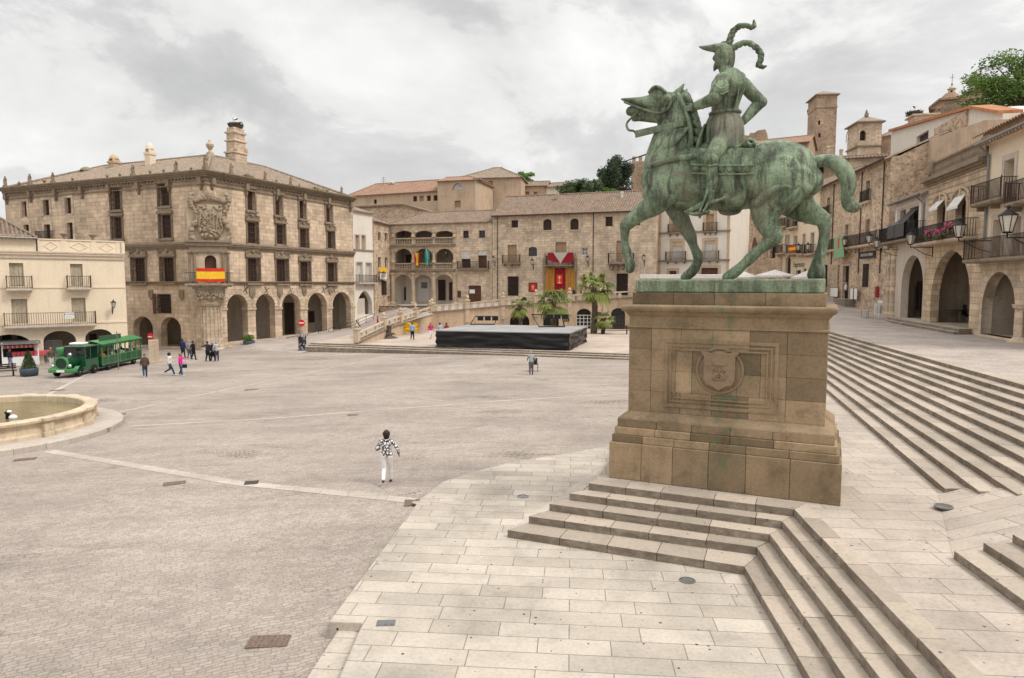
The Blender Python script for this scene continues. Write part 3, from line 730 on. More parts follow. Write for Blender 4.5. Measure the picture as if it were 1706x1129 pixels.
# belt ring
seg=[]
c=S(1208,188,YC)
for k in range(24):
    th=2*PI*k/24; seg.append(c+Vector((23.5*K*math.cos(th),21*K*math.sin(th),.02*math.sin(th))))
a.tube(seg+[seg[0]],.05,8)
for k in range(4): # breastplate edges
    loft(a,[(1231-2*k,135+6*k,-16+3*k,1.5,1.5),(1229-1*k,160+3*k,-19+3*k,1.5,1.5),(1222,183,-20,1.5,1.5)],6)
blob('belt',a,M['bronze'],stat,.018,1)
a=MB()   # pleated skirt of the tunic
rnd=random.Random(3)
for k in range(22):
    th=2*PI*k/22; ca,sa=math.cos(th),math.sin(th)
    x0=1208+21*ca; o0=19*sa; x1=1205+27*ca+ (3 if ca>0 else 0); o1=37*sa if sa<0 else 35*sa
    y1=238+10*abs(ca)*(.5 if ca<0 else 1)+rnd.uniform(-3,3)
    w=4.4+1.6*(k%2)
    loft(a,[(x0,191,o0,w*.7,w*.7),((x0+x1)/2+3*ca,212,(o0+o1)/2*1.12,w*.95,w*.95),(x1,y1,o1,w,w*.9)],10)
blob('tunic_skirt',a,M['bronze'],stat,.02,2)
# helmet with pointed beaked visor, crest and plumes
a=MB()
loft(a,[(1209,113,0,12,11),(1209,104,0,14.5,13.5),(1208,92,0,16,15),(1206,82,0,14,14),(1206,76,0,8,9)],18)
loft(a,[(1207,82,0,10,14),(1193,80,0,7,12),(1180,80,0,4.5,8),(1171,79,0,3,4.5),(1165,77.5,0,1.2,1.5)],16)
sell(a,1198,75,-5,3.6,2.6,3.6); sell(a,1214,78,0,6,6,6)
hel=blob('helmet',a,M['bronze'],stat,.016,1)
def plume(pts):
    a=MB(); P=[]
    for i in range(len(pts)-1):
        for k in range(6): 
            u=k/6; P.append(tuple(pts[i][j]*(1-u)+pts[i+1][j]*u for j in range(4)))
    P.append(pts[-1])
    loft(a,[(p[0],p[1],p[2],p[3]*.7) for p in pts],10)
    for i,p in enumerate(P):
        ph=i*.8
        for q in (0,PI): sell(a,p[0]+p[3]*.4*math.cos(ph+q),p[1]+p[3]*.4*math.sin(ph+q)*.6,p[2]+p[3]*.4*math.sin(ph+q),p[3]*.75,p[3]*.75,p[3]*.75)
    return a
blob('plume',plume([(1214,78,0,5.5),(1217,62,0,5.5),(1222,51,0,5.2),(1232,43,0,5),(1244,42,0,4.6),(1252,46,0,4.2),(1257,43,0,3.4),(1256,34,0,2.2)]),M['bronze'],hel,.014,1)
blob('plume',plume([(1217,84,0,5.5),(1226,77,-2,5.5),(1238,71,-4,5.2),(1250,72,-5,5.2),(1261,80,-6,5.2),(1268,90,-6,5),(1267,101,-6,4.6),(1263,108,-6,4.6),(1270,112,-6,3.6),(1276,110,-6,2)]),M['bronze'],hel,.014,1)
# stirrup, spur, sword
a=MB()
loft(a,[(1178,318,-56,2,4),(1172,338,-56,2,4),(1166,352,-56,2,6)],8); loft(a,[(1188,318,-56,2,4),(1180,338,-56,2,4),(1172,352,-56,2,6)],8)
loft(a,[(1143,353,-46,3,7),(1160,357,-50,3,9),(1180,353,-50,3,8)],10); loft(a,[(1168,352,-50,4,5),(1166,362,-48,2,4)],8)
blob('stirrup',a,M['bronze'],stat,.016,1)
a=MB()
loft(a,[(1176,341,-54,3,2),(1187,336,-55,3,2),(1200,332,-54,2,2),(1209,328,-54,1.6,1.6)],8)
for k in range(4): loft(a,[(1210-6*math.cos(k*PI/4),327-6*math.sin(k*PI/4),-54,.9,.9),(1210+6*math.cos(k*PI/4),327+6*math.sin(k*PI/4),-54,.9,.9)],6)
blob('spur',a,M['bronze'],stat,.012,0)
a=MB(); a.tube([S(1033,271,YC+50*K),S(1120,243,YC+50*K),S(1190,218,YC+45*K)],[.012,.03,.035],8); M['bronze_d']=simple('dark_bronze',(.03,.035,.03),.6,.5)
a.build('sword',M['bronze_d'],stat,smooth=True)
# bronze plinth
ti2=ti+.06
a=MB(); zt=S(1060,466,ti2).z
n=26; top=[]
x0,x1=ti2,BW-ti2
a.prism([(x0,ti2),(x1-.15,ti2),(x1,ti2+.18),(x1,PD-ti2-.1),(x1-.2,PD-ti2),(x0+.1,PD-ti2),(x0,PD-ti2-.2)],Ht,[zt-.0,zt+.02,zt+.02,zt+.04,zt+.03,zt+.02,zt])
a.build('bronze_plinth',M['bronze'],stat,bevel=.04)
print('PLINTH',Ht,zt,'feet',S(1215,460,YC).z,S(1142,460,YC+.3).z)
# ================================================================= BUILDING TOOLKIT
def at(px,py,Y):
    r=ray(px,py); return Vector((r.x/r.y*Y,Y))
def pt_on(K,d,px,py):
    r=ray(px,py); k=r.x/r.y      # (K.x+d.x t)=k (K.y+d.y t)
    t=(k*K.y-K.x)/(d.x-k*d.y); return Vector((K.x+d.x*t,K.y+d.y*t))
def ztop(pt,py,px):
    """world z at ground point pt for photo row py"""
    r=ray(px,py); return CAMZ+r.z/r.y*pt.y
class Bld:
    def __init__(s,name,label,cat,pL,pR,zb,group=None):
        d=pR-pL; a=math.atan2(d.y,d.x)
        s.root=empty(name,(pL.x,pL.y,zb),a,label,cat,group)
        s.Mw=Matrix.Translation((pL.x,pL.y,zb))@Matrix.Rotation(a,4,'Z'); s.zb=zb
        s.f=Face(s,pL,pR)
class Face:
    def __init__(s,b,pL,pR):
        d=pR-pL; a=math.atan2(d.y,d.x); s.b=b; s.len=d.length; s.zb=b.zb
        s.Mw=Matrix.Translation((pL.x,pL.y,b.zb))@Matrix.Rotation(a,4,'Z'); s.M=b.Mw.inverted()@s.Mw; s.iw=s.Mw.inverted(); s.ir=s.iw.to_3x3(); s.holes=[]
    def q(s,px,py,off=0.0):
        c=s.iw@CAM; d=s.ir@ray(px,py); t=(off-c.y)/d.y; p=c+d*t; return p.x,p.z
    def box(s,b,off=0.0):
        x0,y0,x1,y1=b; xm=(x0+x1)/2; ym=(y0+y1)/2
        return s.q(x0,ym,off)[0],s.q(x1,ym,off)[0],s.q(xm,y1,off)[1],s.q(xm,y0,off)[1]
    def put(s,mb,name,mat,parent=None,**k):
        return mb.xf(s.M).build(name,mat,parent or s.b.root,**k)
    def wall(s,outline,mat,thick=.45,depth=8,name='wall',zs=None,body=True,y0=0.0):
        """outline [(x,z)] ccw seen from the front"""
        xmin=min(p[0] for p in outline); xmax=max(p[0] for p in outline); zmax=max(p[1] for p in outline); zmin=min(p[1] for p in outline); ok=[]
        for h in s.holes:
            a=[p[0] for p in h[0]]; c=[p[1] for p in h[0]]
            if min(a)<xmin+.02 or max(a)>xmax-.02 or max(c)>zmax-.02 or min(c)<zmin+.005: print('BADHOLE',s.b.root.name,min(a),max(a),min(c),max(c),'in',xmin,xmax,zmin,zmax); continue
            ok.append(h)
        s.holes=ok
        mb=MB(); loops=[outline]+[h[0] for h in s.holes]
        V=[Vector((p[0],p[1],0)) for l in loops for p in l]
        tr=tessellate_polygon([[Vector((p[0],p[1],0)) for p in l] for l in loops])
        mb.add([(v.x,y0,v.y) for v in V],[tuple(t) for t in tr])
        for pts,th in s.holes:
            n=len(pts); th=th or thick
            mb.add([(p[0],y0,p[1]) for p in pts]+[(p[0],y0+th,p[1]) for p in pts],[(i,(i+1)%n,(i+1)%n+n,i+n) for i in range(n)])
        n=len(outline)
        if body:
            mb.add([(p[0],y0,p[1]) for p in outline]+[(p[0],y0+depth,p[1]) for p in outline],[(i,(i+1)%n,(i+1)%n+n,i+n) for i in range(n)]+[tuple(range(n,2*n))])
        return s.put(mb,name,mat,recalc=False)
    def rect_hole(s,x0,x1,z0,z1,th=None):
        s.holes.append(([(x0,z0),(x1,z0),(x1,z1),(x0,z1)],th))
    def arch_hole(s,x0,x1,z0,zs,zt,th=None,pointed=False,n=12):
        xc=(x0+x1)/2; r=(x1-x0)/2; pts=[(x0,z0),(x1,z0),(x1,zs)]
        for k in range(1,n):
            a=PI*k/n
            if pointed:
                u=abs(math.cos(a)); pts.append((xc+r*math.cos(a),zs+(zt-zs)*math.sqrt(max(0,1-u**1.35))**1.15))
            else: pts.append((xc+r*math.cos(a),zs+(zt-zs)*math.sin(a)))
        pts.append((x0,zs)); s.holes.append((pts,th)); return pts
    def fill(s,x0,x1,z0,z1,kind='glass',frame=None,rec=.28,arch=None,panes=(2,2),sill=None):
        """closes an opening: returns the window/door/shutter part"""
        y=rec
        def poly(mb,e,ya,yb):
            if arch is None: mb.box(x0-e,x1+e,ya,yb,z0-e,z1+e)
            else:
                zs=arch; n=12; xc=(x0+x1)/2; r=(x1-x0)/2+e
                pts=[(x0-e,z0-e),(x1+e,z0-e),(x1+e,zs)]+[(xc+r*math.cos(PI*k/n),zs+(z1-zs+e)*math.sin(PI*k/n)) for k in range(1,n)]+[(x0-e,zs)]
                mb.slabxz(pts,ya,yb)
        mb=MB(); w=x1-x0; h=z1-z0
        if kind in('glass','glass_l','dark'):
            poly(mb,.03,y,y+.04); o=s.put(mb,'window',M[kind])
            if frame:
                fb=MB(); t=.07
                fb.box(x0,x0+t,y-.06,y,z0,z1); fb.box(x1-t,x1,y-.06,y,z0,z1); fb.box(x0+t,x1-t,y-.06,y,z0,z0+t)
                zt=arch if arch else z1
                fb.box(x0+t,x1-t,y-.06,y,zt-t,zt)
                for i in range(1,panes[0]): xx=x0+w*i/panes[0]; fb.box(xx-.03,xx+.03,y-.05,y-.002,z0+t,zt-t)
                for i in range(1,panes[1]): zz=z0+(zt-z0)*i/panes[1]; fb.box(x0+t,x1-t,y-.045,y-.004,zz-.025,zz+.025)
                s.put(fb,'frame',M[frame],o)
        elif kind in('shut','shut_t','shut_w','wood','wood_d'):
            poly(mb,.03,y+.03,y+.06)
            n=max(2,int(w/.28))
            for i in range(n):
                a=x0+w*i/n; c=x0+w*(i+1)/n; mb.box(a+.012,c-.012,y,y+.031,z0+.02,(arch or z1)-.02,t=random.random())
            for zz in (z0+h*.1,z0+h*.5,z0+h*.92):
                mb.box(x0+.01,x1-.01,y-.02,y-.002,zz-.04,zz+.04)
            o=s.put(mb,'shutter' if kind.startswith('shut') else 'door',M[kind])
        elif kind=='grille':
            poly(mb,.03,y,y+.04); o=s.put(mb,'window',M['dark'])
            gb=MB(); n=max(3,int(w/.16)); 
            for i in range(n+1): xx=x0+w*i/n; gb.box(xx-.018,xx+.018,-.06,-.024,z0,z1)
            m=max(3,int(h/.32))
            for i in range(m+1): zz=z0+h*i/m; gb.box(x0-.05,x1+.05,-.065,-.02,zz-.018,zz+.018)
            s.put(gb,'grille',M['grille'],o)
        if sill: 
            sb=MB(); sb.box(x0-.15,x1+.15,-.12,.1,z0-.14,z0-.005); s.put(sb,'sill',M[sill],o)
        return o
    def win(s,b,kind='glass',frame='wood',rec=.28,arch=None,panes=(2,2),sill=None,surround=None,sw=.18,sp=.05,off=0):
        x0,x1,z0,z1=s.box(b,off); zs=None
        if arch is not None:
            zs=z1-(x1-x0)/2*arch; s.arch_hole(x0,x1,z0,zs,z1)
        else: s.rect_hole(x0,x1,z0,z1)
        o=s.fill(x0,x1,z0,z1,kind,frame,rec,zs,panes,sill)
        if surround:
            sb=MB(); 
            if arch is None:
                sb.box(x0-sw,x0-.004,-sp,.0+.02,z0-sw*.2,z1+sw); sb.box(x1+.004,x1+sw,-sp,.02,z0-sw*.2,z1+sw); sb.box(x0-.004,x1+.004,-sp,.02,z1+.004,z1+sw)
            else:
                n=14; xc=(x0+x1)/2; r=(x1-x0)/2
                pts=[(x0-.004,z0),(x0-.004,zs)]+[(xc-(r+.004)*math.cos(PI*k/n),zs+(z1-zs+.004)*math.sin(PI*k/n)) for k in range(1,n)]+[(x1+.004,zs),(x1+.004,z0)]
                out=[(x0-sw,z0),(x0-sw,zs)]+[(xc-(r+sw)*math.cos(PI*k/n),zs+(z1-zs+sw)*math.sin(PI*k/n)) for k in range(1,n)]+[(x1+sw,zs),(x1+sw,z0)]
                for i in range(len(pts)-1):
                    sb.slabxz([pts[i],pts[i+1],out[i+1],out[i]],-sp,.02)
            s.put(sb,'surround',M[surround],o)
        return o
    def balcony(s,x0,x1,z,dep=.8,h=1.0,slab='lightstone',rail='iron',step=.13,brk=True,name='balcony'):
        mb=MB(); mb.box(x0,x1,-dep,-.002,z-.16,z); mb.box(x0+.06,x1-.06,-dep+.06,-.002,z-.24,z-.162)
        if brk:
            for xx in (x0+.25,(x0+x1)/2,x1-.25): mb.slabxz([(xx-.08,z-.245),(xx+.08,z-.245),(xx+.06,z-.5),(xx-.06,z-.5)],-dep*.6,-.003)
        o=s.put(mb,name,M[slab],bevel=0)
        rb=MB(); y=-dep+.05
        n=max(3,int((x1-x0)/step)); t=.014
        for i in range(n+1):
            xx=x0+.05+(x1-x0-.1)*i/n; rb.box(xx-t,xx+t,y-t,y+t,z,z+h)
        m=max(1,int(dep/step))
        for xx in (x0+.05,x1-.05):
            for i in range(m): yy=y+(dep-.05)*i/m; rb.box(xx-t,xx+t,yy-t,yy+t,z,z+h)
            rb.box(xx-.02,xx+.02,y,-.01,z+h,z+h+.04); rb.box(xx-.015,xx+.015,y,-.01,z+.07,z+.10)
            rb.box(xx-.03,xx+.03,y-.03,y+.03,z,z+h+.12)
        rb.box(x0+.03,x1-.03,y-.025,y+.025,z+h,z+h+.04); rb.box(x0+.05,x1-.05,y-.015,y+.015,z+.07,z+.10)
        s.put(rb,'railing',M[rail],o); return o
    def bar(s,x0,x1,z0,z1,proj,mat,name='cornice',prof=None):
        mb=MB(); h=z1-z0
        if prof: 
            for (a,b_,p) in prof: mb.box(x0,x1,-proj*p,.01,z0+h*a,z0+h*b_)
        else: mb.box(x0,x1,-proj,.01,z0,z1)
        return s.put(mb,name,M[mat])
    def gutter_pipe(s,x,z0,z1,name='drainpipe'):
        mb=MB(); mb.tube([(x,-.08,z0),(x,-.08,z1)],.055,8); return s.put(mb,name,M['rust'])
    def arcade_room(s,x0,x1,z0,z1,dep=3.5,mat='inner',th=.6,name='arcade_interior'):
        mb=MB(); y0=th; y1=th+dep
        mb.add([(x0,y0,z0),(x1,y0,z0),(x1,y1,z0),(x0,y1,z0),(x0,y0,z1),(x1,y0,z1),(x1,y1,z1),(x0,y1,z1)],
               [(0,1,2,3),(7,6,5,4),(3,2,6,7),(0,3,7,4),(1,5,6,2)])
        return s.put(mb,name,M[mat],recalc=False)
def roof_plane(face,P0,ex,es,poly,mat,per=.4,amp=.075,name='roof',parent=None,mb=None):
    own=mb is None; mb=mb or MB(); P0=Vector(P0); ex=Vector(ex).normalized(); es=Vector(es).normalized(); nn=ex.cross(es)
    u0=min(p[0] for p in poly); u1=max(p[0] for p in poly); n=max(2,int((u1-u0)/per))*4
    lo=[];hi=[]; m=len(poly)
    def span(u):
        ss=[]
        for i in range(m):
            a,b=poly[i],poly[(i+1)%m]
            if min(a[0],b[0])-1e-9<=u<=max(a[0],b[0])+1e-9 and abs(a[0]-b[0])>1e-9:
                ss.append(a[1]+(b[1]-a[1])*(u-a[0])/(b[0]-a[0]))
        return (min(ss),max(ss)) if ss else (0,0)
    rnd=random.Random(5); rows=[]
    for i in range(n+1):
        u=u0+(u1-u0)*i/n; uu=min(max(u,u0+1e-4),u1-1e-4); a,b=span(uu); w=[0,.7,1,.7][i%4]; off=amp*(w*2-1)
        j=rnd.uniform(-.02,.02)
        base=P0+ex*u; q=[]
        q.append(base+es*(a+j)+nn*(off-.09)); K=5
        for k in range(K+1): q.append(base+es*(a+(b-a)*k/K+(j if k==0 else 0))+nn*(off+(rnd.uniform(-.012,.012) if 0<k<K else 0)))
        rows.append(q)
    L_=len(rows[0]); vs=[p for r in rows for p in r]
    fs=[(i*L_+k,(i+1)*L_+k,(i+1)*L_+k+1,i*L_+k+1) for i in range(n) for k in range(L_-1)]
    mb.add(vs,fs)
    if own: return face.put(mb,name,M[mat],parent,recalc=False)
def gable(face,x0,x1,ze,run,rise,mat='tile_old',wallmat=None,over=.35,y0=0,back=True,hipL=0,hipR=0,eave=.35,per=.4,name='roof'):
    """ridge parallel to the face; slopes up from the eave"""
    mb=MB(); sl=math.hypot(run,rise); es=Vector((0,run,rise))/sl; o=over
    P0=(0,y0-eave,ze-eave*rise/run); L_=sl*(1+eave/run)
    roof_plane(face,P0,(1,0,0),es,[(x0-o,0),(x1+o,0),(x1+o-hipR*(1+eave/run),L_),(x0-o+hipL*(1+eave/run),L_)],mat,per,mb=mb)
    if back:
        es2=Vector((0,-run,rise))/sl; P1=(0,y0+2*run+eave,ze-eave*rise/run)
        roof_plane(face,P1,(-1,0,0),es2,[(-x1-o,0),(-x0+o,0),(-x0+o-hipL*(1+eave/run),L_),(-x1-o+hipR*(1+eave/run),L_)],mat,per,mb=mb)
        ridz=ze+rise
        mb.tube([(x0-o+hipL,y0+run,ridz+.03),(x1+o-hipR,y0+run,ridz+.03)],.13,8)
    if hipR:
        ln=math.hypot(hipR,rise); e=Vector((-hipR,0,rise))/ln
        roof_plane(face,(x1+o,0,ze-eave*rise/run),(0,1,0),e,[(y0-eave,0),(y0+2*run+eave,0),(y0+run,ln*(1+eave/run))],mat,per,mb=mb)
        mb.tube([(x1+o,y0-eave,ze-eave*rise/run+.05),(x1+o-hipR*(1+eave/run),y0+run,ze+rise+.05)],.12,8)
    if hipL:
        ln=math.hypot(hipL,rise); e=Vector((hipL,0,rise))/ln
        roof_plane(face,(x0-o,0,ze-eave*rise/run),(0,-1,0),e,[(-(y0+2*run+eave),0),(-(y0-eave),0),(-(y0+run),ln*(1+eave/run))],mat,per,mb=mb)
        mb.tube([(x0-o,y0-eave,ze-eave*rise/run+.05),(x0-o+hipL*(1+eave/run),y0+run,ze+rise+.05)],.12,8)
    r=face.put(mb,name,M[mat],recalc=False)
    if wallmat and not (hipL and hipR):
        g=MB(); e=.12
        a=x0+.02+hipL; c=x1-.02-hipR
        g.add([(a,y0+.05,ze-.3),(a,y0+2*run,ze-.3),(a,y0+run,ze+rise-e),(c,y0+.05,ze-.3),(c,y0+2*run,ze-.3),(c,y0+run,ze+rise-e)],[(0,2,1),(3,4,5),(0,3,5,2),(1,2,5,4)])
        face.put(g,'gable_wall',M[wallmat])
    return r
def chimney(face,px0,py0,px1,py1,y,mat='lightstone',kind='box',parent=None):
    x0,x1,z0,z1=face.box((px0,py0,px1,py1),y); w=x1-x0; h=z1-z0; d=w*.8; cx=(x0+x1)/2
    mb=MB()
    if kind=='box':
        mb.box(x0+w*.12,x1-w*.12,y,y+d,z0-1.5,z1-h*.2); mb.box(x0,x1,y-w*.1,y+d+w*.1,z1-h*.2,z1-h*.08); mb.box(x0+w*.15,x1-w*.15,y+.02,y+d-.02,z1-h*.08,z1)
    elif kind=='dome':
        mb.box(x0+w*.08,x1-w*.08,y,y+d,z0-1.5,z0+h*.5); mb.box(x0,x1,y-w*.08,y+d+w*.08,z0+h*.5,z0+h*.6)
        for sx in (x0+w*.12,x1-w*.3): mb.box(sx,sx+w*.18,y+.02,y+d-.02,z0+h*.6,z0+h*.72)
        mb.lathe([(w*.46,z0+h*.72),(w*.46,z0+h*.76),(w*.36,z0+h*.88),(w*.18,z0+h*.97),(.03,z0+h)],12,(cx,y+d/2,0))
    elif kind=='fancy':
        for (a,b_,s_) in [(0,.30,.50),(.30,.34,.58),(.34,.62,.44),(.62,.65,.54),(.65,.84,.42),(.84,.88,.52),(.88,1.0,.40)]:
            hw=w*s_; mb.box(cx-hw,cx+hw,y+d/2-hw*.8,y+d/2+hw*.8,(z0-2 if a==0 else z0+h*a),z0+h*b_)
        for s_ in (-1,1): mb.ell((cx+s_*w*.45,y,z0+h*.42),(w*.12,w*.12,h*.09),10,6)
    return face.put(mb,'chimney',M[mat],parent,bevel=0)
def finial(mb,x,y,z,h,kind=0):
    if kind==0: # standing figure on a block
        mb.box(x-h*.16,x+h*.16,y-h*.16,y+h*.16,z,z+h*.22); mb.lathe([(h*.13,0),(h*.15,h*.2),(h*.11,h*.38),(h*.15,h*.55),(h*.06,h*.62)],8,(x,y,z+h*.22)); mb.ell((x,y,z+h*.92),(h*.09,h*.09,h*.11),8,6)
        mb.tube([(x-h*.13,y,z+h*.72),(x-h*.2,y-h*.05,z+h*.5)],h*.04,6); mb.tube([(x+h*.13,y,z+h*.72),(x+h*.22,y,z+h*.6),(x+h*.2,y-h*.05,z+h*.85)],h*.04,6)
    else: mb.lathe([(h*.18,0),(h*.1,h*.2),(h*.28,h*.5),(h*.3,h*.65),(h*.12,h*.85),(h*.08,h)],10,(x,y,z))
# ================================================================= CORNER PALACE
KP=at(354,581,70.0); rdir=Vector((.437,1)).normalized(); ldir=Vector((-rdir.y,rdir.x))
RE=pt_on(KP,rdir,589,440); LE=pt_on(KP,ldir,12,400)
LL=(LE-KP).length
pal=Bld('stone_palace','big golden stone corner palace with carved coat of arms and rooftop figures','palace',KP,RE,gh(KP.x,KP.y)-.2)
fr=pal.f; fl=Face(pal,LE,KP)
def pzr(px,py): return fr.q(px,py)[1]
zc=fr.q(344,285)[1]     # cornice top height
print('PALACE h',zc,fr.len,fl.len)
s1=fr.q(367,409)[1]; s2=fr.q(365,472)[1]
LR=fr.len; LF=fl.len
WT=.5
def pwin(f,b,ped=True,cage=True,seed=0):
    x0,x1,z0,z1=f.box(b); f.rect_hole(x0,x1,z0,z1,WT)
    mb=MB(); mb.box(x0-.03,x1+.03,.38,.42,z0-.03,z1+.03); o=f.put(mb,'window',M['wood_d'])
    fb=MB(); w=x1-x0
    for i in range(1,3): fb.box(x0+w*i/3-.03,x0+w*i/3+.03,.33,.379,z0,z1)
    for i in range(1,4): fb.box(x0,x1,.34,.378,z0+(z1-z0)*i/4-.025,z0+(z1-z0)*i/4+.025)
    f.put(fb,'frame',M['wood'],o)
    sb=MB(); sw=.2
    sb.box(x0-sw,x0-.004,-.12,.02,z0-.1,z1+.12); sb.box(x1+.004,x1+sw,-.12,.02,z0-.1,z1+.12); sb.box(x0-sw-.12,x1+sw+.12,-.26,.02,z1+.12,z1+.34); sb.box(x0-sw-.04,x1+sw+.04,-.19,.02,z1+.34,z1+.44)
    sb.box(x0-sw-.1,x1+sw+.1,-.3,.02,z0-.28,z0-.105)
    f.put(sb,'surround',M['trim'],o)
    if ped:
        pb=MB(); xc=(x0+x1)/2; zt=z1+.44; W_=w/2+sw
        pb.tube([(xc-W_,-.12,zt+.02),(xc-W_*.75,-.15,zt+.26),(xc-W_*.35,-.15,zt+.36),(xc,-.15,zt+.56),(xc+W_*.35,-.15,zt+.36),(xc+W_*.75,-.15,zt+.26),(xc+W_,-.12,zt+.02)],.07,6)
        pb.ell((xc,-.14,zt+.28),(.24,.1,.26),10,6); pb.ell((xc,-.14,zt+.66),(.08,.08,.16),8,5)
        for s_ in (-1,1): pb.lathe([(.09,0),(.05,.1),(.11,.2),(.03,.38)],8,(xc+s_*W_,-.14,zt))
        f.put(pb,'pediment',M['trim'],o)
    if cage:
        gb=MB(); yy=-.2; n=5; ex=.06
        for i in range(n+1): xx=x0-ex+(w+2*ex)*i/n; gb.box(xx-.02,xx+.02,yy-.02,yy+.02,z0,z1+.02)
        for i in range(5): zz=z0+(z1-z0)*i/4; gb.box(x0-ex-.02,x1+ex+.02,yy-.025,yy+.025,zz-.02,zz+.02); [gb.box(xx-.015,xx+.015,yy,-.1,zz-.015,zz+.015) for xx in (x0-ex,x1+ex)]
        f.put(gb,'grille',M['grille'],o)
    return o
for b in [(411,316,424,350),(457.5,326,469,358),(498,334.5,508.5,364),(542.5,342,552.5,370)]: pwin(fr,b,True,False)
for b in [(412,370,428.5,405),(460,374,474,406.5),(499,381,512.5,412),(545,386,556,413)]: pwin(fr,b,True,True)
for b in [(412,430,431.5,470),(460,432,479,471),(499.5,436,516,471.5),(545,438,559.5,472)]: pwin(fr,b,True,True)
# left face windows
for b in [(185.5,314,201.5,349),(187.5,361.5,204,397),(265,306,283,342.5),(267,357.5,286,396)]: pwin(fl,b,False,True)
for b in [(221,430,243,470),(269,429,291,469)]: pwin(fl,b,True,True)
for b in [(37,335.5,45,361),(72.5,332.5,82.5,358.5),(109,329,119,355.5),(40,374,49,388),(74.5,373.5,84.5,398.5),(112.5,370.5,122,398)]:
    fl.win(b,'wood_d',rec=.3,surround='gold2',sw=.35,sp=.06)
x0,x1,z0,z1=fl.box((66,389,91,400)); fl.balcony(x0,x1,z0,.5,1.0,'trim')
xw,xw1,zw0,zw1=fl.box((263,490,285,521)); fl.rect_hole(xw,xw1,zw0,zw1,WT); fl.fill(xw,xw1,zw0,zw1,'grille',rec=.3)
sb=MB(); sb.box(xw-.5,xw-.05,-.25,-.18,zw0-.1,zw1+.05); fl.put(sb,'open_shutter',M['wood'])
# ground arches
zg=0.0
def arch_px(f,x0,x1,ytop,yspr,ybase,th=.8,pointed=False):
    xa,_=f.q(x0,yspr); xb,_=f.q(x1,yspr); xm=(x0+x1)/2
    zt=f.q(xm,ytop)[1]; zs=f.q(xm,yspr)[1]; z0=f.q(xm,ybase)[1]
    return xa,xb,z0,zs,zt
AR=[(378,412.5,490,519,566),(425.7,458,489.5,515,562),(469.5,500.5,488.8,513,556),(512,544.3,487.5,510.5,551),(553.4,584.3,486.2,508,547)]
zi=fr.q(395,520)[1]
ad=[]
for a in AR:
    xa,xb,z0,zs,zt=arch_px(fr,*a); fr.arch_hole(xa,xb,max(.05,z0-.2),zt-(xb-xa)/2*.98,zt,.8); ad.append((xa,xb,z0,zs,zt))
AL=[(222,255,527,552,576),(268,302,528,556,578)]
al=[]
for a in AL:
    xa,xb,z0,zs,zt=arch_px(fl,*a); fl.arch_hole(xa,xb,z0,zt-(xb-xa)*.42,zt,.8); al.append((xa,xb,z0,zs,zt))
top=zc-.55
fr.wall([(0,0),(LR,0),(LR,top),(0,top)],M['gold'],WT,7,'wall',body=False)
fl.wall([(0,-1.5),(LF,-1.5),(LF,top),(0,top)],M['gold'],WT,7,'wall',body=False)
# rear/end walls closing the L-shaped block
mb=MB(); mb.box(LR-.02,LR,.02,13,0,top); mb.box(14,LR,13,13.02,0,top); fr.put(mb,'rear_wall',M['gold'])
mb=MB(); mb.box(0,.02,.02,13,-1.5,top); fl.put(mb,'rear_wall',M['gold'])
fr.arcade_room(.8,LR-.1,.0,fr.q(395,486)[1]+.2,4.2,'inner',.8)
mb=MB(); mb.box(.6,LR,-1.2,.0,-1,.18); mb.box(.3,LR*.55,-2.6,-1.2,-1,.02); fr.put(mb,'arcade_floor',M['band'])
x=al[0][0]-.6; fl.arcade_room(x,al[1][1]+.4,al[0][2],al[0][4]+.3,3.5,'inner',.8)
mb=MB(); mb.box(x,al[1][1]+.4,.55,.75,al[0][2]-.3,al[0][2]+.0)
# pillar capitals (imposts)
mb=MB()
px=[.0]+[a[1] for a in ad]; 
for i in range(5):
    a=ad[i-1][1] if i else .75; b_=ad[i][0]; z=ad[i][4]-(ad[i][1]-ad[i][0])/2*.98
    mb.box(a-.08,b_+.08,-.1,.86,z-.22,z-.02)
mb.box(ad[4][1]-.08,ad[4][1]+1.0,-.1,.86,z-.22,z-.02); fr.put(mb,'capital',M['lightstone'])
for xa,xb,z0,zs,zt in ad:
    mb=MB(); r=(xb-xa)/2; xc=(xa+xb)/2; zs=zt-r*.98; n=14
    for k in range(n):
        a0,a1=PI*k/n+.008,PI*(k+1)/n-.008
        p=lambda rr,a_: (xc+rr*math.cos(a_),zs+(rr/r)*(zt-zs)*math.sin(a_))
        mb.slabxz([p(r+.01,a0),p(r+.42,a0),p(r+.42,a1),p(r+.01,a1)],-.05,.02,t=random.random())
    fr.put(mb,'arch_trim',M['gold2'])

# inner doors of the arcade
for bx in [(475,504,490,556),(515,518,524,537)]:
    x0,x1,z0,z1=fr.box(bx,4.9); mb=MB(); mb.box(x0,x1,4.9,4.97,max(z0,0.02),z1); fr.put(mb,'door',M['wood_d'])
